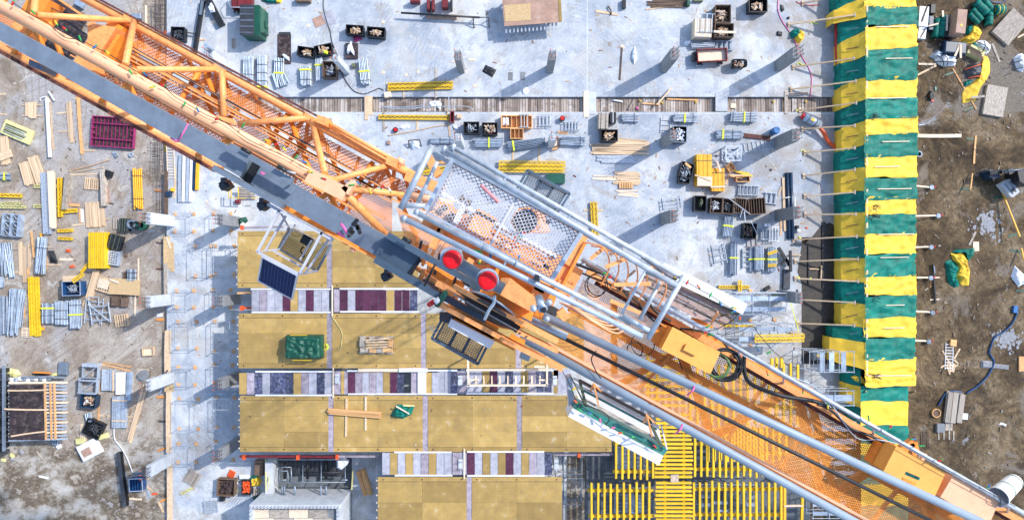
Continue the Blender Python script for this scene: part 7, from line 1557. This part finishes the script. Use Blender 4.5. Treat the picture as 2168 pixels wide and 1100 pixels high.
MB().tube(an,an+Vector((0,0,.06)),.06,12).build('rotor_hub','steel_dark',so_,world=True)
for(x,y)in((957,549),(1032,594)):
 z=46.0;c=Q(x,y,z);c2=Q(x+1,y-3,z-.35);bo=MB().tube(c2,c2+Vector((0,0,.28)),.20,28).build('beacon','galv',CR,world=True)
 MB().tube(c+Vector((0,0,-.10)),c+Vector((0,0,-.03)),.185,28).build('flange','galv_dull',bo,world=True)
 b=MB();n=32;prof=[(.195,0),(.19,.07),(.165,.10),(.155,.095),(.125,.125),(.115,.12),(.07,.14),(.06,.135),(.02,.15),(0.001,.15)]
 for(r,h)in prof:
  for k in range(n):b.v.append(c+Vector((r*.86*math.cos(2*PI*k/n),r*.86*math.sin(2*PI*k/n),h-.03)))
 for i in range(len(prof)-1):
  for k in range(n):j=(k+1)%n;b.f.append([i*n+k,i*n+j,(i+1)*n+j,(i+1)*n+k]);b.sm.append(True)
 b.build('lens','lens_red',bo,world=True)
 MB().tube(c2-Vector((0,0,2.0)),c2,.05,8).build('post','galv',bo,world=True)
for i in range(9):
 x=255+i*70;ctube('lattice_brace','orange' if i%2 else 'orange_deep',x,UR(x)+14+(i%2)*120,x+70,UR(x+70)+134-(i%2)*120,9,ZB-.3)
for i in range(15):
 x=210+i*38;cbar('tray_rung','orange',x,AP(x)+18,x-9,AP(x)+46,4,ZB-.05,.05)
for(dx,w)in((8,3),(22,2.5),(50,3)):cbar('cable_tray','orange',150,AP(150)+dx,760,AP(760)+dx,w,ZB+.05,.06)
for(x,y)in((460,147),(655,250),(838,345),(275,42)):
 for k in range(3):cbar('joint_strut','orange_deep',x-14+12*k,y+6,x-50+40*k,y+60+8*(k%2),7,ZB-.2,.1)
for(x,y)in((265,140),(474,248),(690,370)):cpoly('joint_plate','orange',[(x-16,y-4),(x+20,y+4),(x+24,y+16),(x-10,y+6)],ZA+.12,.1)
cmesh('foot_mesh','orange',[(840,440),(960,505),(1010,605),(860,520)],26,14,.016,ZB+.4)
cpoly('foot_plate','orange_deep',[(868,505),(905,520),(900,560),(868,545)],ZB+.2,.1);cpoly('foot_plate','orange_deep',[(905,560),(985,600),(965,640),(895,605)],ZB+.5,.2)
cpoly('foot_plate','orange',[(985,505),(1060,545),(1045,580),(975,545)],41.4,.2);cpoly('foot_plate','orange_deep',[(1060,560),(1180,625),(1165,660),(1050,600)],41.2,.3)
for k in range(9):cbar('foot_bar',['orange','steel_dark','orange_deep'][k%3],880+k*13,500+k*9,868+k*13,545+k*9,5,ZB+.7,.1)
for k in range(16):x=905+k*14;MB().tube(Q(x,606+k*7.6-8,43.4),Q(x,606+k*7.6-8,43.43),.022,6).build('bolt','steel_dark',CR,world=True)
# ---- galvanised service platform
ZP=46.0
ctube('guard_rail','galv_bright',937,313,1432,604,13,ZP+.9);ctube('guard_rail','galv_bright',955,309,1445,588,11,ZP+.8);ctube('guard_rail','galv_bright',877,447,1335,684,12,ZP+.5);ctube('guard_rail','galv',850,460,1360,712,12,ZP+.9)
for(x,y)in((938,314),(957,310),(880,447),(853,461)):MB().tube(Q(x,y,ZP+.95),Q(x+6,y+3,ZP+.95),.058,12).build('rail_cap','galv_bright',CR,world=True)
ctube('upright','galv_bright',916,308,848,442,14,ZP+.9);ctube('upright','galv_bright',926,342,884,430,9,ZP+.3);ctube('stub_rail','galv_bright',918,322,950,342,12,ZP+.7);ctube('stub_rail','galv_bright',858,434,900,436,12,ZP+.7)
ctube('upright','galv_bright',1448,584,1372,717,12,ZP+.9);ctube('upright','galv_bright',1398,596,1354,676,9,ZP+.4);ctube('upright','galv',1373,562,1316,664,6,ZP+.2);ctube('stub_rail','galv',1368,574,1432,600,11,ZP+.6);ctube('stub_rail','galv',1318,668,1378,702,11,ZP+.6);ctube('stub_rail','ply_mauve',1360,542,1425,585,12,ZP+.2)
for(x,y)in((1065,382),(1200,462),(1090,555),(1022,522),(1065,560),(1140,590),(1130,585),(1300,527)):MB().tube(Q(x,y,ZP+.86),Q(x+4,y+2.3,ZP+.86),.062,12).build('pipe_clamp','galv_dull',CR,world=True)
MB().box(Q(1137,588,ZP+1.0),(.07,.1,.1)).build('junction_box','black',CR,world=True)
cbar('toe_board','galv_dull',953,336,1372,566,10,ZP-.3,.3);cbar('toe_board','galv',1232,490,1168,590,9,ZP-.1,.3);cbar('toe_board','galv',958,338,904,446,8,ZP-.1,.3);cbar('toe_board','galv',905,450,1168,592,5,ZP-.1,.2)
quad=[(960,340),(1230,490),(1168,590),(906,446)]
cmesh('platform_mesh','cage_white',quad,27,13,.014,ZP-.3,t=.014)
P=[Q(x,y,ZP-.3)for x,y in quad]
lo=[Q(968,350,ZP-1.3),Q(1222,492,ZP-1.3),Q(1170,578,ZP-1.3),Q(918,442,ZP-1.3)]
for i in(0,1,3):
 j=(i+1)%4;MB().lattice(P[i],P[j],lo[j],lo[i],30 if i==0 else 14,5,.010,.010).build('cage_side','cage_white',CR,world=True)
cbar('cage_mullion','cage_white',1096,415,1038,520,5,ZP-.28,.06)
ZM=42.4
cpoly('machinery_deck','orange',[(918,415),(1180,560),(1150,622),(890,478)],ZM-.8,.1);cpoly('white_channel','white',[(928,400),(1180,540),(1177,546),(925,406)],ZM,.3)
cpoly('machine_box','orange_sunlit',[(915,425),(975,458),(958,492),(900,462)],ZM-.1,.6);cpoly('machine_box','orange',[(1010,440),(1052,462),(1030,505),(990,484)],ZM,.6);cpoly('machine_box','white',[(975,436),(985,440),(968,474),(958,470)],ZM+.2,.3)
cpoly('machine_box','orange_sunlit',[(1100,438),(1150,448),(1165,490),(1130,492),(1080,470)],ZM,.6);cpoly('machine_box','orange',[(1165,530),(1195,545),(1165,605),(1135,592)],ZM-.1,.5)
fr_=MB().tube(Q(1113,467,ZM+.0),Q(1113,467,ZM+.12),.31,28).build('cooling_fan','orange',CR,world=True);MB().tube(Q(1113,467,ZM+.1),Q(1113,467,ZM+.16),.27,28).build('opening','black',fr_,world=True)
for k in range(5):cbar('cooling_fin','orange_deep' if k%2 else 'orange',1050-k*8,476+k*11,1178-k*8,545+k*11,8,ZM-.2-.03*(k%2),.2)
for k in range(22):x=1050+k*5.6;MB().tube(Q(x,474+(x-1050)*.56,ZM-.05),Q(x,474+(x-1050)*.56,ZM),.02,6).build('bolt','black',CR,world=True)if k%2==0 else None
for(x,y,s)in((940,440,9),(955,455,8),(978,420,8),(985,448,8),(992,428,9),(1000,455,6),(948,470,8),(1160,470,6)):cpoly('machine_opening','wood_dark',[(x-s,y),(x,y-s),(x+s,y),(x,y+s)],ZM+.03 if x<1010 else ZM+.25,.05)
MB().path(spline([Q(1018,392,ZP-.25),Q(1035,408,ZP-.22),Q(1055,428,ZP-.25)],5),.03,6).build('faded_ribbon','ribbon_faded',CR,world=True)
def basket(quad,z,m='crane_slate'):
 for i in range(4):
  a,c=quad[i],quad[(i+1)%4];cbar('basket_rail',m,*a,*c,5,z,.1);
  cx=sum(q[0]for q in quad)/4;cy=sum(q[1]for q in quad)/4
  a2=(cx+(a[0]-cx)*.86,cy+(a[1]-cy)*.86);c2=(cx+(c[0]-cx)*.86,cy+(c[1]-cy)*.86)
  cbar('basket_rail',m,*a2,*c2,4,z-.9,.1);MB().tube(Q(*a,z),Q(*a2,z-.9),.02,6).build('basket_post',m,CR,world=True)
 q=[(cx+(a[0]-cx)*.86,cy+(a[1]-cy)*.86)for a in quad];cmesh('basket_floor',m,q,20,9,.013,z-.9)
 for t in(.33,.66):cbar('basket_beam','steel_dark',q[0][0]+(q[1][0]-q[0][0])*t,q[0][1]+(q[1][1]-q[0][1])*t,q[3][0]+(q[2][0]-q[3][0])*t,q[3][1]+(q[2][1]-q[3][1])*t,6,z-.92,.05)
basket([(1117,360),(1206,410),(1180,450),(1092,404)],42.5,'crane_slate');basket([(938,672),(1034,726),(1012,770),(914,716)],42.5,'crane_slate')
cpoly('white_panel','white',[(955,674),(1048,722),(1036,738),(948,690)],42.9,.06);cpoly('orange_skirt','orange_deep',[(965,660),(1095,728),(1088,742),(960,676)],42.4,.4)
for k in range(4):ctube('antenna_rod','galv_bright',906+k*4,702+k*4-8,918+k*4,690+k*4-4,1.6,42.6)
MB().box(Q(946,670,42.7),(.3,.2,.3)).build('flood_light','steel_dark',CR,world=True);MB().box(Q(1112,752,41.5),(.24,.18,.25),rz=-.4).build('flood_light','crane_slate',CR,world=True)
ZS=42.3
for(x1,y1,x2,y2,w,z,m)in((567,432,706,508,6,ZS,'cage_white'),(592,446,545,533,5,ZS,'cage_white'),(682,492,634,580,5,ZS,'cage_white'),(545,533,634,580,5,ZS,'cage_white'),(608,452,562,530,4,ZS-.5,'cage_white'),(625,475,592,527,3,ZS-1.4,'cage_white'),(697,505,645,580,4,ZS-.4,'cage_white'),(578,530,640,565,4,ZS-.9,'cage_white'),(550,532,592,527,3,ZS-.6,'cage_white'),(608,452,698,505,4,ZS-.5,'galv'),(620,482,680,515,5,ZS-1.3,'wood_old'),(702,517,672,572,4,ZS-1.5,'galv_dull'),(592,527,672,574,5,ZS-1.6,'wood_old'),(612,482,590,527,5,ZS-1.6,'wood_old'),(660,508,635,550,3,ZS-.8,'cage_white'),(634,580,672,572,3,ZS-.6,'cage_white')):cbar('cage_rail',m,x1,y1,x2,y2,w,z,.06)
for(a,c)in(((592,446),(612,482)),((545,533),(592,527)),((682,492),(702,517)),((634,580),(672,574))):MB().bar(Q(*a,ZS),Q(*c,ZS-1.6),.04,.04).build('cage_post','cage_white',CR,world=True)
cmesh('cage_floor','olive',[(612,482),(702,520),(672,574),(592,527)],20,14,.012,ZS-1.65)
so=Q(586,588,ZS-.2);u=(Q(630,582,ZS)-Q(556,543,ZS));v_=(Q(547,593,ZS-.7)-Q(556,543,ZS));n_=u.cross(v_).normalized()
A_,B_,C_,D_=Q(556,543,ZS),Q(630,582,ZS),Q(618,633,ZS-.7),Q(547,593,ZS-.7)
cen=(A_+B_+C_+D_)/4;x_=(B_-A_).normalized();nn=x_.cross(D_-A_).normalized();nn=nn if nn.z>0 else-nn;y_=nn.cross(x_)
Mx=Matrix((x_,y_,nn)).transposed();b=MB();loc4=[Mx.inverted()@(p-cen)for p in(D_,C_,B_,A_)]
b.hexa([(p.x,p.y,-.03)for p in loc4],[(p.x,p.y,0)for p in loc4]);me=b.mesh('solar_panel','solar');o=bpy.data.objects.new('solar_panel',me);COL.objects.link(o);o.parent=CR;o.matrix_local=Matrix.Translation(cen-CR.location)@Mx.to_4x4()
fb=MB()
for i in range(4):
 p,q=loc4[i],loc4[(i+1)%4];fb.bar((p.x,p.y,0),(q.x,q.y,0),.035,.05)
f2=bpy.data.objects.new('panel_frame',fb.mesh('panel_frame','cage_white'));COL.objects.link(f2);f2.parent=o
MB().box(Q(648,512,ZS-1.4),(.24,.14,.16),rz=-.5).build('control_box','green_paint',CR,world=True);MB().box(Q(650,508,ZS-1.3),(.28,.2,.06),rz=-.5).build('lid','black',bpy.data.objects['control_box'],world=True)
MB().path(spline([Q(642,522,ZS-1.5),Q(636,532,ZS-1.4),Q(644,540,ZS-1.5),Q(640,546,ZS-1.5)],5),.02,5).build('control_cable','black',CR,world=True)
# ---- counter jib deck
ZC=40.2
def UE(x):return 560+(x-1230)*.571
def LE(x):return 742+(x-1180)*.553
deckq=[(1235,590),(2330,590+1095*.571),(2250,735+1080*.556),(1170,735)]
cmesh('deck_mesh','mesh_orange',[(1170,735),(2250,1333),(2330,1215),(1235,590)],210,31,.015,ZC)
for(x1,y1,x2,y2,w)in((1205,650,2300,1252,16),(1300,820,1440,740,12),(1440,740,1500,905,14),(1500,930,1680,820,14),(1680,805,1740,1040,16),(1740,1060,1930,935,14),(1930,935,1990,1180,16),(1480,700,1560,760,10),(1300,640,1300,790,12),(1710,820,1770,1060,12)):cbar('deck_bracing','orange_deep',x1,y1,x2,y2,w,ZC-.35,.2)
for(x,y,x2,y2)in((1352,920-98,1440,735),(1652,990,1738,855),(1540,930,1640,780),(1840,1110,1960,960)):cbar('deck_cross_bar','orange_sunlit',x,y,x2,y2,6,ZC-.2,.1)
ctube('deck_edge','orange',1135,722,2300,722+1165*.5535,17,ZC+.2);cbar('deck_edge','orange_sunlit',1160,726,2300,726+1140*.5535,6,ZC+.36,.05)
cbar('deck_edge','orange',1242,575,2330,575+1088*.574,14,ZC+.1,.3);cbar('deck_edge_shade','rust',1260,598,2330,598+1070*.572,9,ZC+.05,.12)  # dark bar paints in the shading below the edge beam
cbar('kick_plate','orange_deep',1480,700,1740,848,22,ZC-.05,.06)
ctube('hand_rail','galv_bright',1232,548,2330,548+1098*.5745,10,ZC+1.1);ctube('hand_rail','galv',1500,705,2330,705+830*.5725,5,ZC+.6)
for x in range(1280,2200,95):ctube('rail_post','galv_bright',x,548+(x-1232)*.5745,x-2,575+(x-1242)*.574-4,5,ZC+1.1,ZC+.2)
ctube('tie_pipe','pipe_grey',1150,668,2160,668+1010*.4705+(0),18,ZC+1.9);ctube('tie_pipe','pipe_grey',1102,712,2050,712+948*.5535,18,ZC+1.3)
ctube('tie_pipe_sleeve','galv',1108,668,1200,712,15,ZC+1.5)
ctube('hoist_cable','black',1130,684,2140,684+1010*.4960,8,ZC+1.0)
for(x,y)in((1464,826),(1438,908)):MB().path(spline([Q(x+6,y-10,ZC+1.95),Q(x+4,y-2,ZC+2.15),Q(x-3,y+5,ZC+2.1),Q(x-8,y+9,ZC+1.8)],4),.022,6).build('pink_marker','pink',CR,world=True)
def cabinet(quad,z,h,m,sm,off=(-24,-8),lab=None):
 top=[Q(x,y,z)for x,y in quad];bot=[Q(1084+(x-1084)*(HC-z)/(HC-z+h),550+(y-550)*(HC-z)/(HC-z+h),z-h)for x,y in quad]
 for p,t in zip(bot,top):p.x,p.y=t.x,t.y
 b=MB();b.hexa([bot[3],bot[2],bot[1],bot[0]],[top[3],top[2],top[1],top[0]]);o=b.build('cabinet',m,CR,world=True)
 c=sum(top,Vector())/4;lid=[c+(t-c)*1.02+Vector((0,0,.01))for t in top]
 b=MB();b.hexa([lid[3],lid[2],lid[1],lid[0]],[p+Vector((0,0,.035))for p in(lid[3],lid[2],lid[1],lid[0])]);l=b.build('cabinet_lid',m,o,world=True)
 return o,c
o1,c1=cabinet([(1424,692),(1523,744),(1502,790),(1400,738)],ZC+1.0,.9,'cabinet','orange_deep');MB().box(c1+Vector((-.02,.02,.08)),(.34,.16,.08),rz=-.46).build('lid_handle','cabinet',o1,world=True)
o2,c2=cabinet([(1896,944),(1999,998),(1975,1050),(1870,995)],ZC+1.0,.9,'cabinet','orange_deep');o3,c3=cabinet([(2016,1006),(2111,1060),(2090,1108),(1990,1050)],ZC+1.0,.9,'orange_sunlit','orange_deep')
cpoly('cabinet_side','orange_deep',[(1872,930),(1896,942),(1868,992),(1845,980)],ZC+.5,.4);cpoly('cabinet_side','orange_deep',[(1395,682),(1422,694),(1400,735),(1376,720)],ZC+.6,.5);cpoly('cabinet_notch','orange_deep',[(1913,1010),(1940,1022),(1934,1030),(1910,1018)],ZC+1.06,.012)
a=Q(1917,1000,ZC+1.05);d=Q(1947,1013,ZC+1.05)
plate=MB().bar(a,d,.075,.006).build('sign_plate','tarp_green',o2,world=True)
cu=bpy.data.curves.new('cabinet_writing','FONT');cu.body='0ZH 099';cu.size=.085;cu.extrude=.002;cu.align_x='CENTER';cu.align_y='CENTER';cu.materials.append(MATS['black'])
tx=bpy.data.objects.new('cabinet_writing',cu);COL.objects.link(tx)
bpy.context.view_layer.update();me=bpy.data.meshes.new_from_object(tx.evaluated_get(bpy.context.evaluated_depsgraph_get()));bpy.data.objects.remove(tx)
tx=bpy.data.objects.new('cabinet_writing',me);COL.objects.link(tx);tx.parent=o2;mid=(a+d)/2;tx.location=mid+Vector((0,0,.008))-ABS[o2.name];tx.rotation_euler=(0,0,math.atan2(d.y-a.y,d.x-a.x))
cbar('access_panel','orange',1228,508,1176,600,20,ZC+1.6,.5);cbar('access_panel','orange_deep',1238,515,1190,606,6,ZC+1.9,.2);cpoly('access_floor','orange',[(1212,560),(1236,572),(1200,640),(1176,618)],ZC+.8,.3)
for k in range(7):
 x,y=1232+k*20,512+k*8;MB().path(spline([Q(x,y,ZC+1.9),Q(x+46,y+12,ZC+2.2),Q(x+58,y+52,ZC+1.8),Q(x+40,y+92,ZC+1.5)],6),.018,6).build('ladder_hoop','orange',CR,world=True)
for(x1,y1,x2,y2)in((1250,548,1282,522),(1282,565,1332,545),(1300,602,1378,600),(1292,636,1362,664)):cbar('hoop_strap','orange',x1,y1,x2,y2,8,ZC+2.0,.05)
for k in range(6):MB().path(spline([Q(1185+k*5,640+k*3,ZC+1.0),Q(1215+k*8,650+k*6,ZC+1.2),Q(1258+k*10,665+k*8,ZC+1.0),Q(1300+k*8,690-k*3,ZC+.9)],6),.016,6).build('ladder_hoop','orange_sunlit',CR,world=True)
ZL=41.2
def lightbox(outer,inner,z,flip):
 b=cpoly('light_box_face','white',outer,z,.5);cpoly('light_box_gutter','teal',inner,z-.02,.3);return b
cpoly('light_box_face','white',[(1203,881),(1212,864),(1404,965),(1395,984)],ZL,.9);cpoly('light_box_gutter','teal',[(1212,864),(1222,850),(1414,952),(1404,964)],ZL-.1,.6);cpoly('light_box_end','galv_bright',[(1200,800),(1210,795),(1218,858),(1206,872)],ZL-.5,.4);cpoly('light_box_back','white',[(1212,798),(1235,806),(1395,902),(1402,945),(1226,850)],ZL-1.1,.05)
for(x1,y1,x2,y2,w,z,m)in((1208,796,1240,860,3,ZL,'olive'),(1227,804,1241,860,6,ZL+.05,'olive'),(1226,804,1378,885,6,ZL+.1,'wood_dark'),(1236,826,1390,908,4,ZL,'teal'),(1240,846,1392,930,5,ZL-.05,'wood_old'),(1372,884,1400,945,6,ZL+.05,'olive'),(1240,822,1384,900,2,ZL+.1,'ply_mauve'),(1400,900,1412,950,2.5,ZL,'white')):cbar('light_box_frame',m,x1,y1,x2,y2,w,z,.06)
for(x,y)in((1257,812),(1370,878)):
 for(dx,dy)in((-7,16),(18,18),(10,44)):cbar('hanger','orange',x,y,x+dx,y+dy,3.2,ZL+.6,.05,ZL+.05)
cpoly('light_box_face','white',[(1428,597),(1449,576),(1583,643),(1572,665)],ZL,.9);cpoly('light_box_face','white',[(1395,562),(1436,590),(1449,577),(1408,556)],ZL,.9);cpoly('light_box_gutter','olive',[(1372,562),(1394,560),(1572,660),(1562,668)],ZL-.1,.6)
for k in range(5):cbar('louvre','louvre' if k%2==0 else 'wood_dark',1340+k*8,600-k*5,1530+k*6,695-k*7,9 if k%2==0 else 5,ZL-.3+.02*k,.08)
cbar('louvre','wood_dark',1330,585,1345,572,4,ZL,.1);cbar('louvre_end','wood_dark',1545,665,1505,672,4,ZL,.1);cbar('hanger','orange',1520,660,1506,684,3,ZL+.7,.05,ZL+.1);cbar('hanger','orange_deep',1465,675,1508,690,9,ZC,.2);cbar('hanger','orange',1407,592,1388,622,2.5,ZL+.8,.04)
# ---- separate things on the crane
def coil(x,y,r,z,label,m,n=3,tw=.02,squash=1.0):
 b=MB()
 for k in range(n):
  rr=r*rnd(.86,1.06)*kz(z);cx=Q(x+rnd(-3,3),y+rnd(-3,3),z+k*.015)
  pts=[cx+Vector((rr*math.cos(t*PI/12),rr*squash*math.sin(t*PI/12),.02*math.sin(t)))for t in range(25)]
  b.path(pts,tw,5)
 return tag(b.build('cable_coil',m,world=True),label,'cable coil')
coil(1535,772,33,ZC+.5,'thick black cable coil beside the orange yellow cabinet','black',12,.022);coil(1520,772,25,ZC+.8,'olive green hose coil lying on the black cable coil','cable_green',4,.016);coil(1345,740,19,ZC+.4,'single black cable loop on the mesh deck, left one','black',1,.014);coil(1362,726,26,ZC+.45,'single black cable loop on the mesh deck, right one','black',1,.012)
coil(1262,604,22,ZC+.5,'pair of black cable loops below the ladder hoops','black',2,.014,1.1)
def cable(pts,r,z,label,m='black',name='cable'):
 return tag(MB().path(spline([Q(p[0],p[1],z+(p[2]if len(p)>2 else 0))for p in pts],6),r,6).build(name,m,world=True),label,'cable')
cable([(1578,742),(1575,775),(1583,805),(1610,822),(1660,838),(1730,850),(1790,870)],.055,ZC+.5,'thick black cable sagging from the white rail across the deck')
cable([(1210,555),(1250,570),(1290,585),(1330,600),(1365,630),(1390,660),(1420,680)],.035,ZC+.6,'black power cable running below the ladder hoops');cable([(1225,575),(1262,590),(1310,610),(1350,640),(1372,668),(1400,690)],.025,ZC+.65,'second black power cable below the ladder hoops');cable([(1240,560),(1300,592),(1345,648),(1380,672)],.02,ZC+.7,'thin black cable nearest the platform uprights');cable([(1215,570),(1240,555),(1270,575),(1300,612),(1345,618),(1375,640)],.016,ZC+.75,'loopy black cable crossing the power cables')
cable([(1440,695),(1480,700),(1520,715),(1545,740),(1560,760)],.03,ZC+.6,'black cable from cabinet to coil');cable([(1385,700),(1395,730),(1420,738),(1432,750),(1445,782)],.016,ZC+.4,'thin black cable looping under the cabinet');cable([(1560,745),(1640,785),(1720,815),(1740,845),(1760,862)],.014,ZC+.7,'thin grey cable along the white rail','galv');cable([(1730,855),(1760,868),(1800,905),(1850,925),(1950,975),(2050,1025),(2110,1060)],.035,ZC+.5,'black cable running along the deck edge to the bucket')
cable([(1262,742),(1252,760),(1262,785),(1272,800)],.015,ZC+1.5,'thin black cable dangling from the tie pipe');cable([(1740,740+95),(1765,862),(1812,925),(1860,930),(1900,938)],.012,ZC+.8,'grey wire beside the large rail','galv');cable([(1235,855),(1275,870),(1290,885),(1282,898)],.014,ZL+.1,'black cable looping in the lower light box')
def festoon(pts,z,label,bulbs,r=.010,size=.036):
 rt=thing('string_lights',label,'string lights',Q(pts[0][0],pts[0][1],z))
 P=spline([Q(p[0],p[1],z+(p[2]if len(p)>2 else 0))for p in pts],6);MB().path(P,r,5).build('wire','black',rt,world=True)
 for(x,y,m)in bulbs:
  c=Q(x,y,z+.03);a=rnd(0,6);d=Vector((math.cos(a),math.sin(a),0));MB().tube(c-d*.05,c-d*.01,.022,8).build('socket','green_bulb',rt,world=True)
  MB().path([c-d*.02,c+d*.01,c+d*.035,c+d*.06,c+d*.08],size*.62,8).build('bulb',m,rt,world=True)
RD,GR,BL,YE='red','green_bulb','blue','yellow'
festoon([(30,8),(52,22),(72,35),(100,48),(135,78),(170,85),(200,100),(226,112),(262,135),(300,158),(345,182),(370,205),(400,222),(440,245),(475,258),(520,292),(560,312),(600,330),(655,360),(700,382),(745,392)],ZA+.22,'string of coloured bulbs draped along the peach top chord of the jib',
  [(120,51,YE),(138,62,RD),(28,5,RD),(69,25,GR),(170,83,GR),(202,98,BL),(226,110,YE),(277,154,GR),(306,156,BL),(324,184,YE),(347,181,RD),(391,219,GR),(418,231,BL),(462,252,RD),(514,267,GR),(562,296,YE),(582,307,RD),(600,314,YE),(626,333,GR),(647,344,BL),(658,364,YE),(684,378,RD),(743,392,GR)])
festoon([(743,392),(775,398),(785,405),(800,395),(830,402),(870,408)],ZA,'short bulb string hanging from the jib end plate',[(760,389,BL),(783,404,YE),(808,397,RD),(826,404,'white')])
festoon([(1432,600),(1455,598),(1480,612),(1505,625),(1530,642),(1560,665),(1530,690),(1500,700)],ZL+.2,'string of bulbs along the upper light box gutter',[(1430,582,YE),(1456,596,RD),(1480,608,'orange_red'),(1505,623,GR),(1525,642,BL),(1553,651,YE),(1552,660,BL),(1500,690,GR),(1490,705,RD),(1503,708,GR)])
festoon([(1186,778),(1202,805),(1213,830),(1222,852),(1240,865),(1270,885),(1295,905),(1330,920),(1380,945),(1400,955)],ZL+.15,'string of bulbs along the lower light box gutter',[(1213,824,YE),(1220,851,'orange_red'),(1226,866,GR),(1250,875,BL),(1270,887,'pink'),(1295,905,'pink'),(1315,916,'orange_red'),(1342,926,GR),(1388,946,RD)])
festoon([(1500,705),(1570,745),(1650,795),(1750,852),(1850,905),(1950,962),(2050,1018),(2150,1072)],ZC+1.25,'string of small bulbs along the long white hand rail',[(1625,790,'orange_red'),(1700,828,'steel_dark'),(1752,858,YE),(1839,883,GR),(1884,905,RD),(1932,929,BL),(1952,943,GR),(1992,973,RD),(2092,1030,BL)],size=.03)
festoon([(1095,505),(1092,490),(1100,498),(1088,520),(1082,530)],ZM+.3,'tangle of bulbs under the white mesh platform',[(1090,501,RD),(1097,504,GR),(1103,499,BL),(1089,510,RD),(1084,522,RD),(1104,490,RD),(1099,545,BL)])
festoon([(1012,530),(1008,545),(1010,557),(1030,558),(1038,545)],ZP+.4,'bulb cluster tied to the rails near the beacons',[(1014,532,GR),(1038,538,BL),(1016,552,YE)],.008)
festoon([(1262,560),(1280,572),(1300,590)],ZC+1.2,'two bulbs hanging by the ladder hoops',[(1283,579,GR),(1289,587,RD)])
festoon([(1500,700),(1530,708),(1570,700),(1592,690),(1610,712),(1640,745),(1660,760)],ZC,'loose bulb string dangling beyond the white rail',[(1502,690,GR),(1503,708,GR),(1520,715,GR),(1524,678,'orange_red'),(1566,676,'orange_red'),(1604,737,BL),(1627,746,GR)])
MB_=MB().tube(Q(944,618,44.0),Q(925,646,43.8),.06,10);rt=thing('rolled_flag','green and white rolled flag with a red tip at the jib foot','flag',Q(935,630,43.5));MB_.build('roll','green_paint',rt,world=True);MB().tube(Q(931,632,43.9),Q(921,640,43.9),.055,10).build('white_part','white',rt,world=True);MB().tube(Q(918,638,43.8),Q(908,645,43.7),.055,10).build('tip','red',rt,world=True)
o=MB().path(spline([Q(398,262,ZG+.28),Q(392,274,ZG+.3),Q(384,288,ZG+.28),Q(377,300,ZG+.1)],5),.018,6).build('ribbon','pink',world=True);tag(o,'pink ribbon tied round the grey boom beam','ribbon');o=MB().path(spline([Q(362,292,ZG-.2),Q(372,298,ZG),Q(380,297,ZG)],5),.028,6).build('ribbon_knot','pink',world=True);tag(o,'pink knot on the chord below the ribbon','ribbon')
o=MB().path(spline([Q(722,474,ZG+.3),Q(730,484,ZG+.4),Q(734,494,ZG+.3)],5),.03,6).build('flag','pink',world=True);tag(o,'pink flag lying beside the sensor boxes on the beam','flag');o=MB().path(spline([Q(716,492,ZG-.1),Q(724,499,ZG),Q(730,500,ZG)],5),.026,6).build('flag','pink',world=True);tag(o,'second pink rag end at the lower beam edge','flag')
o=MB().path(spline([Q(553,364,ZG+.3),Q(556,368,ZG+.32),Q(560,367,ZG+.3)],4),.025,6).build('ribbon','pink',world=True);tag(o,'tiny pink tag at the open beam joint','ribbon')
rt=thing('bucket','white plastic bucket with green stripes hanging on the long hand rail','bucket',Q(2125,1035,ZC+.8))
p0,p1=Q(2148,1018,ZC+.5),Q(2112,1052,ZC+1.1);
b=MB();d=(p1-p0);xx=d.normalized();uy=Vector((0,0,1)).cross(xx).normalized();uz=xx.cross(uy);n=24
for(t,r)in((0,.001),(0,.19),(.06,.2),(1,.235),(1.0,.25),(.95,.25),(.94,.222),(.1,.18),(.1,.001)):
 for k in range(n):a=2*PI*k/n;b.v.append(p0+d*t+(uy*math.cos(a)+uz*math.sin(a))*r)
for i in range(8):
 for k in range(n):j=(k+1)%n;b.f.append([i*n+k,i*n+j,(i+1)*n+j,(i+1)*n+k]);b.sm.append(True)
b.build('pail','white',rt,world=True)
for t in(.08,.55):MB().tube(p0+d*t,p0+d*(t+.025),.205+.035*t,24,cap=False).build('stripe','tarp_green',rt,world=True)
MB().path(spline([p1+uy*.24,p1+uz*.1+xx*.12,p1-uy*.24],6),.012,5).build('handle','steel_dark',rt,world=True)
# ------------------------------------------------------------ light, sky, camera
SUN_EL,SUN_AZ=R(41),math.atan2(52,95)
w=bpy.data.worlds.new('World');scene.world=w;w.use_nodes=True;nt=w.node_tree
bg=nt.nodes['Background'];sky=nt.nodes.new('ShaderNodeTexSky');sky.sky_type='NISHITA';sky.sun_disc=False
sky.sun_elevation=SUN_EL;sky.sun_rotation=PI/2-SUN_AZ;sky.air_density=1.0;sky.dust_density=1.0
nt.links.new(sky.outputs['Color'],bg.inputs['Color']);bg.inputs['Strength'].default_value=0.15
ld=bpy.data.lights.new('sun','SUN');ld.energy=2.3;ld.angle=R(1.2);ld.color=(1.0,0.96,0.90)
so=bpy.data.objects.new('sun',ld);COL.objects.link(so)
d=Vector((math.cos(SUN_EL)*math.cos(SUN_AZ),math.cos(SUN_EL)*math.sin(SUN_AZ),math.sin(SUN_EL)))
so.rotation_euler=d.to_track_quat('Z','Y').to_euler();so.location=(20,12,70)
cd=bpy.data.cameras.new('camera');cam=bpy.data.objects.new('camera',cd);COL.objects.link(cam)
cam.location=(0,0,HC);cd.sensor_width=36;cd.lens=36*HC/(2168*K);cd.clip_start=.1;cd.clip_end=2000
scene.camera=cam
vs=scene.view_settings;vs.view_transform='Standard';vs.look='None';vs.gamma=1;vs.exposure=0.98
scene.cycles.max_bounces=6;scene.cycles.diffuse_bounces=3;scene.cycles.use_denoising=True
